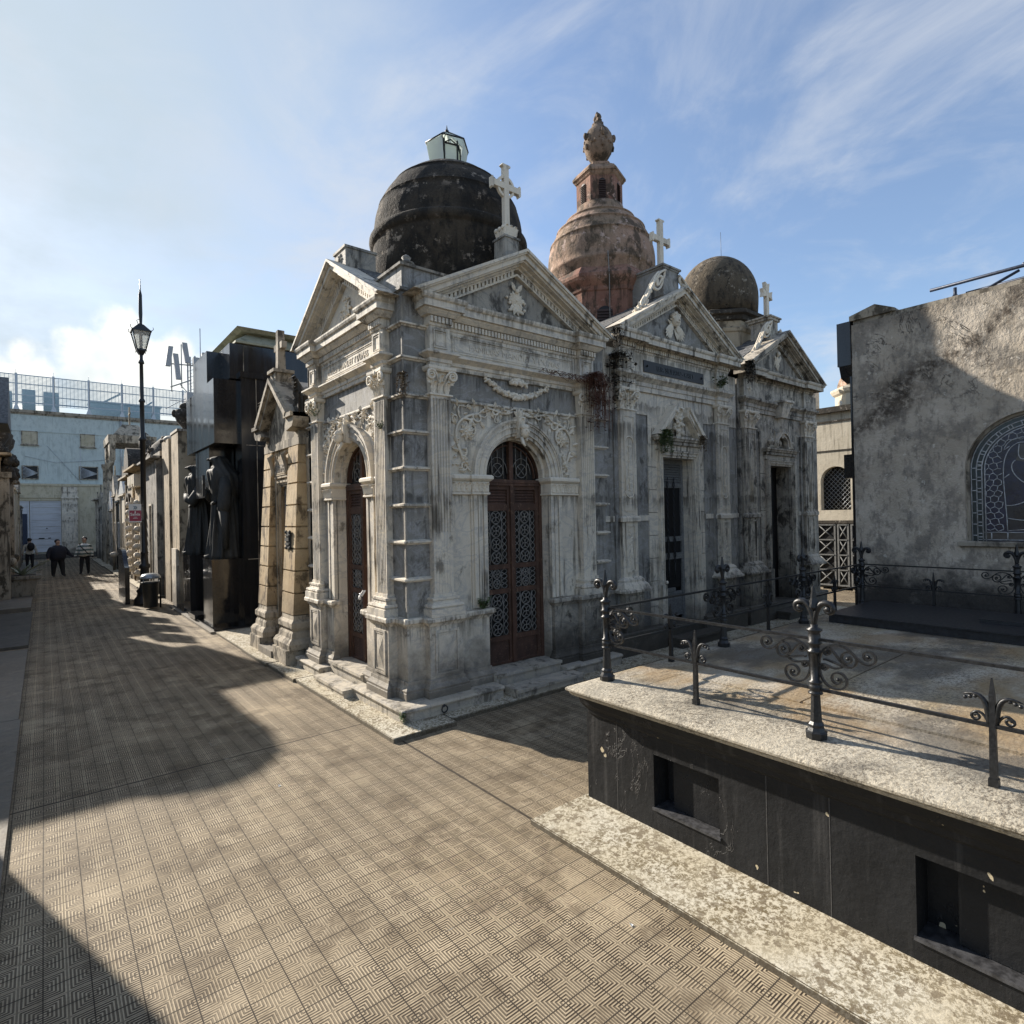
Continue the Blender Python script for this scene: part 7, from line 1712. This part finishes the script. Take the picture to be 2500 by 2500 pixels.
for i in range(-10, 12):
    for sg in (-1, 1):
        a = (cc-.36, 2.07+.12*i); b = (cc+.36, 2.07+.12*i+.78)
        if sg < 0: a, b = (cc+.36, a[1]), (cc-.36, b[1])
        lo = max(2.08, min(a[1], b[1])); hi = min(3.15, max(a[1], b[1]))
        if hi <= lo: continue
        f = lambda z: a[0]+(b[0]-a[0])*(z-a[1])/(b[1]-a[1]); m.tube([(f(lo), -.15, lo), (f(hi), -.15, hi)], .0045, 4)
B(m, 'lattice', STEL, w)
m = MB(TS_)
for a, b in ((5.55,6.08),(6.12,6.40),(6.44,6.92)):
    m.wire_frame(a, b, .1, 1.70, .0, .05, .04)
    for i in range(4):
        z0, z1 = .14+.39*i, .14+.39*(i+1); m.tube([(a+.03,.03,z0),(b-.03,.03,z1)], .018, 4); m.tube([(b-.03,.03,z0),(a+.03,.03,z1)], .018, 4); m.box(a+.04, b-.04, .02, .06, z1-.03, z1)
dr = B(m, 'iron_door', STLD, Sx); m = MB(TS_); m.box(5.5, 7.0, .001, .012, .05, 1.72); B(m, 'dark_backing', DARK, Sx)
m = MB(); cx, cy = 17.3, 6.0
pts8 = [(cx+.85*cos(pi/8+k*pi/4), cy+.85*sin(pi/8+k*pi/4)) for k in range(8)]
m.slab(pts8, 4.6, 5.25); m.sweep(pts8[::-1], prof([(0,5.15),(.06,5.2),(.1,5.28),(.1,5.33),(0,5.36)], -.2), closed=True); B(m, 'drum', STUC, Sx)
m = MB(); m.lathe(cx, cy, [(.8,5.3)]+[(.80*cos(a), 5.34+.72*sin(a)) for a in [i/8*pi/2 for i in range(8)]]+[(.1,6.06),(.04,6.2)], 8, rot=pi/8, smooth=False); B(m, 'dome', DOMR, Sx)
m = MB(); m.box(16.1, 16.5, 7.0, 7.6, 4.74, 5.3); m.frus((16.1,16.5,7.0,7.6),(16.2,16.4,7.1,7.4),5.3,5.6); m.lathe(16.2,6.35,[(.06,4.74),(.04,4.8),(.06,4.87),(.01,4.93)],8); B(m, 'parapet_block', MARB, Sx)
# ---------------------------------------------------------------- weeds and creepers rooted in the stone
def tuft(x, y, z, n, ln, down, mt, label, spread=.5, lw=.25, dirx=None, cat='plant'):
    m = MB(ident)
    for i in range(n):
        a = random.uniform(0, 2*pi) if dirx is None else dirx+random.gauss(0, spread)
        L_ = ln*random.uniform(.4, 1.0); k = 5; P = []; ox, oy = random.gauss(0, ln*.12), random.gauss(0, ln*.12)
        for q in range(k+1):
            t = q/k; rr_ = L_*.42*min(1, t*1.6)*(1 if not down else .55); P.append((x+ox*.6+cos(a)*rr_+random.gauss(0,.006), y+oy*.6+sin(a)*rr_+random.gauss(0,.006), z+(L_*t*.8 if not down else L_*.1*sin(t*pi)-L_*t*t*1.0)))
        m.tube(P, .0022, 3, False)
        for q in range(2, k+1):
            for _ in range(2):
                px, py, pz = P[q]; b = random.uniform(0, 6.28); l2 = ln*lw*random.uniform(.3,.6); c_, s_ = cos(b)*l2, sin(b)*l2; w2 = l2*.35
                dz = random.uniform(-.5,.6)*l2
                m.add([(px,py,pz),(px+c_*.5-s_*.35,py+s_*.5+c_*.35,pz+dz*.5),(px+c_,py+s_,pz+dz),(px+c_*.5+s_*.35,py+s_*.5-c_*.35,pz+dz*.5)], [(0,1,2,3)])
    return B(m, 'weed' if not down else 'creeper', mt, None, label, cat, loc=(x, y, z), recalc=False)
tuft(5.70, 5.28, 3.95, 120, .78, True, VINE, 'dead reddish brown creeper hanging over the right capital of the corner mausoleum', .9, .10, -pi/2)
m = MB()
for k in range(90):
    s = random.uniform(4.75, 5.75); P = [(s, 5.28+random.uniform(-.02,.02), 3.90)]
    for q in range(5): P.append((P[-1][0]+random.gauss(0,.03), 5.27+random.uniform(-.03,.02), P[-1][2]-random.uniform(0,.02)*(1+(s-4.7))))
    m.tube(P, .003, 3, False)
B(m, 'creeper', VINE, None, 'thin dead creeper trailing along the ledge left of the hanging one', 'plant', loc=(5.2, 5.28, 3.9), recalc=False)
tuft(2.93, 5.42, 3.62, 26, .26, True, DRYL, 'small dry weed hanging from the corner pier of the corner mausoleum', 1.2, .25)
tuft(3.92, 5.40, 1.04, 16, .17, False, GRNL, 'small green weed on the pedestal cap beside the arched door', 1, .5)
tuft(2.88, 7.78, 3.50, 14, .22, False, GRNL, 'spiky yellow green weed on the left capital of the corner mausoleum', 1, .2)
tuft(2.88, 5.85, 3.08, 12, .12, False, GRNL, 'tiny green weed on the fluted pilaster left of the corner', 1, .5)
tuft(9.66, 5.24, 4.72, 70, .38, True, BLKV, 'thick dead bush hanging between the two alley mausoleums', 3, .22)
tuft(6.22, 5.32, 4.68, 40, .30, True, BLKV, 'dark dead bush at the left end of the pink domed mausoleum gable', 3, .2)
tuft(6.44, 5.42, 4.40, 70, .85, True, BLKV, 'dense black brown creeper on the left edge of the plaque mausoleum', .6, .14, pi/2)
tuft(7.42, 5.40, 3.36, 60, .36, True, GRNL, 'bushy green weed hanging from the left end of the broken pediment', 2, .3)
tuft(8.42, 5.42, 3.34, 26, .26, True, DRYL, 'dry weed hanging from the right end of the broken pediment', 2, .3)
tuft(9.0, 5.42, 4.20, 24, .26, False, GRNL, 'small green weed beside the right end of the black name plaque', 1, .4)
tuft(2.74, 5.19, .17, 14, .10, True, GRNL, 'tiny weed on the plinth corner of the corner mausoleum', 3, .5)
tuft(23.0 if False else 3.0, 23.6, 4.2, 30, .5, True, GRNL, 'leafy weed over the carved tomb behind the lamp post', 3, .3)

for i, (x, y) in enumerate(((3.05, 4.55), (2.3, 1.95), (1.42, 4.75))):
    m = MB(); q = .007+.002*i; m.add([(x-q,y-q,.004),(x+q,y-q*.6,.006),(x+q*.8,y+q,.004),(x-q*.5,y+q*1.2,.012),(x-q,y-q,.002),(x+q,y-q*.6,.004),(x+q*.8,y+q,.002),(x-q*.5,y+q*1.2,.010)], [(0,1,2,3),(4,7,6,5),(0,4,5,1),(1,5,6,2),(2,6,7,3),(3,7,4,0)])
    B(m, 'paper_scrap', SIGW, None, ['white paper scrap lying in the shade of the alley', 'white paper scrap on the sunlit paving beside the long kerb stone', 'tiny white paper scrap on the sunlit paving in front of the corner mausoleum'][i], 'litter', loc=(x, y, 0))
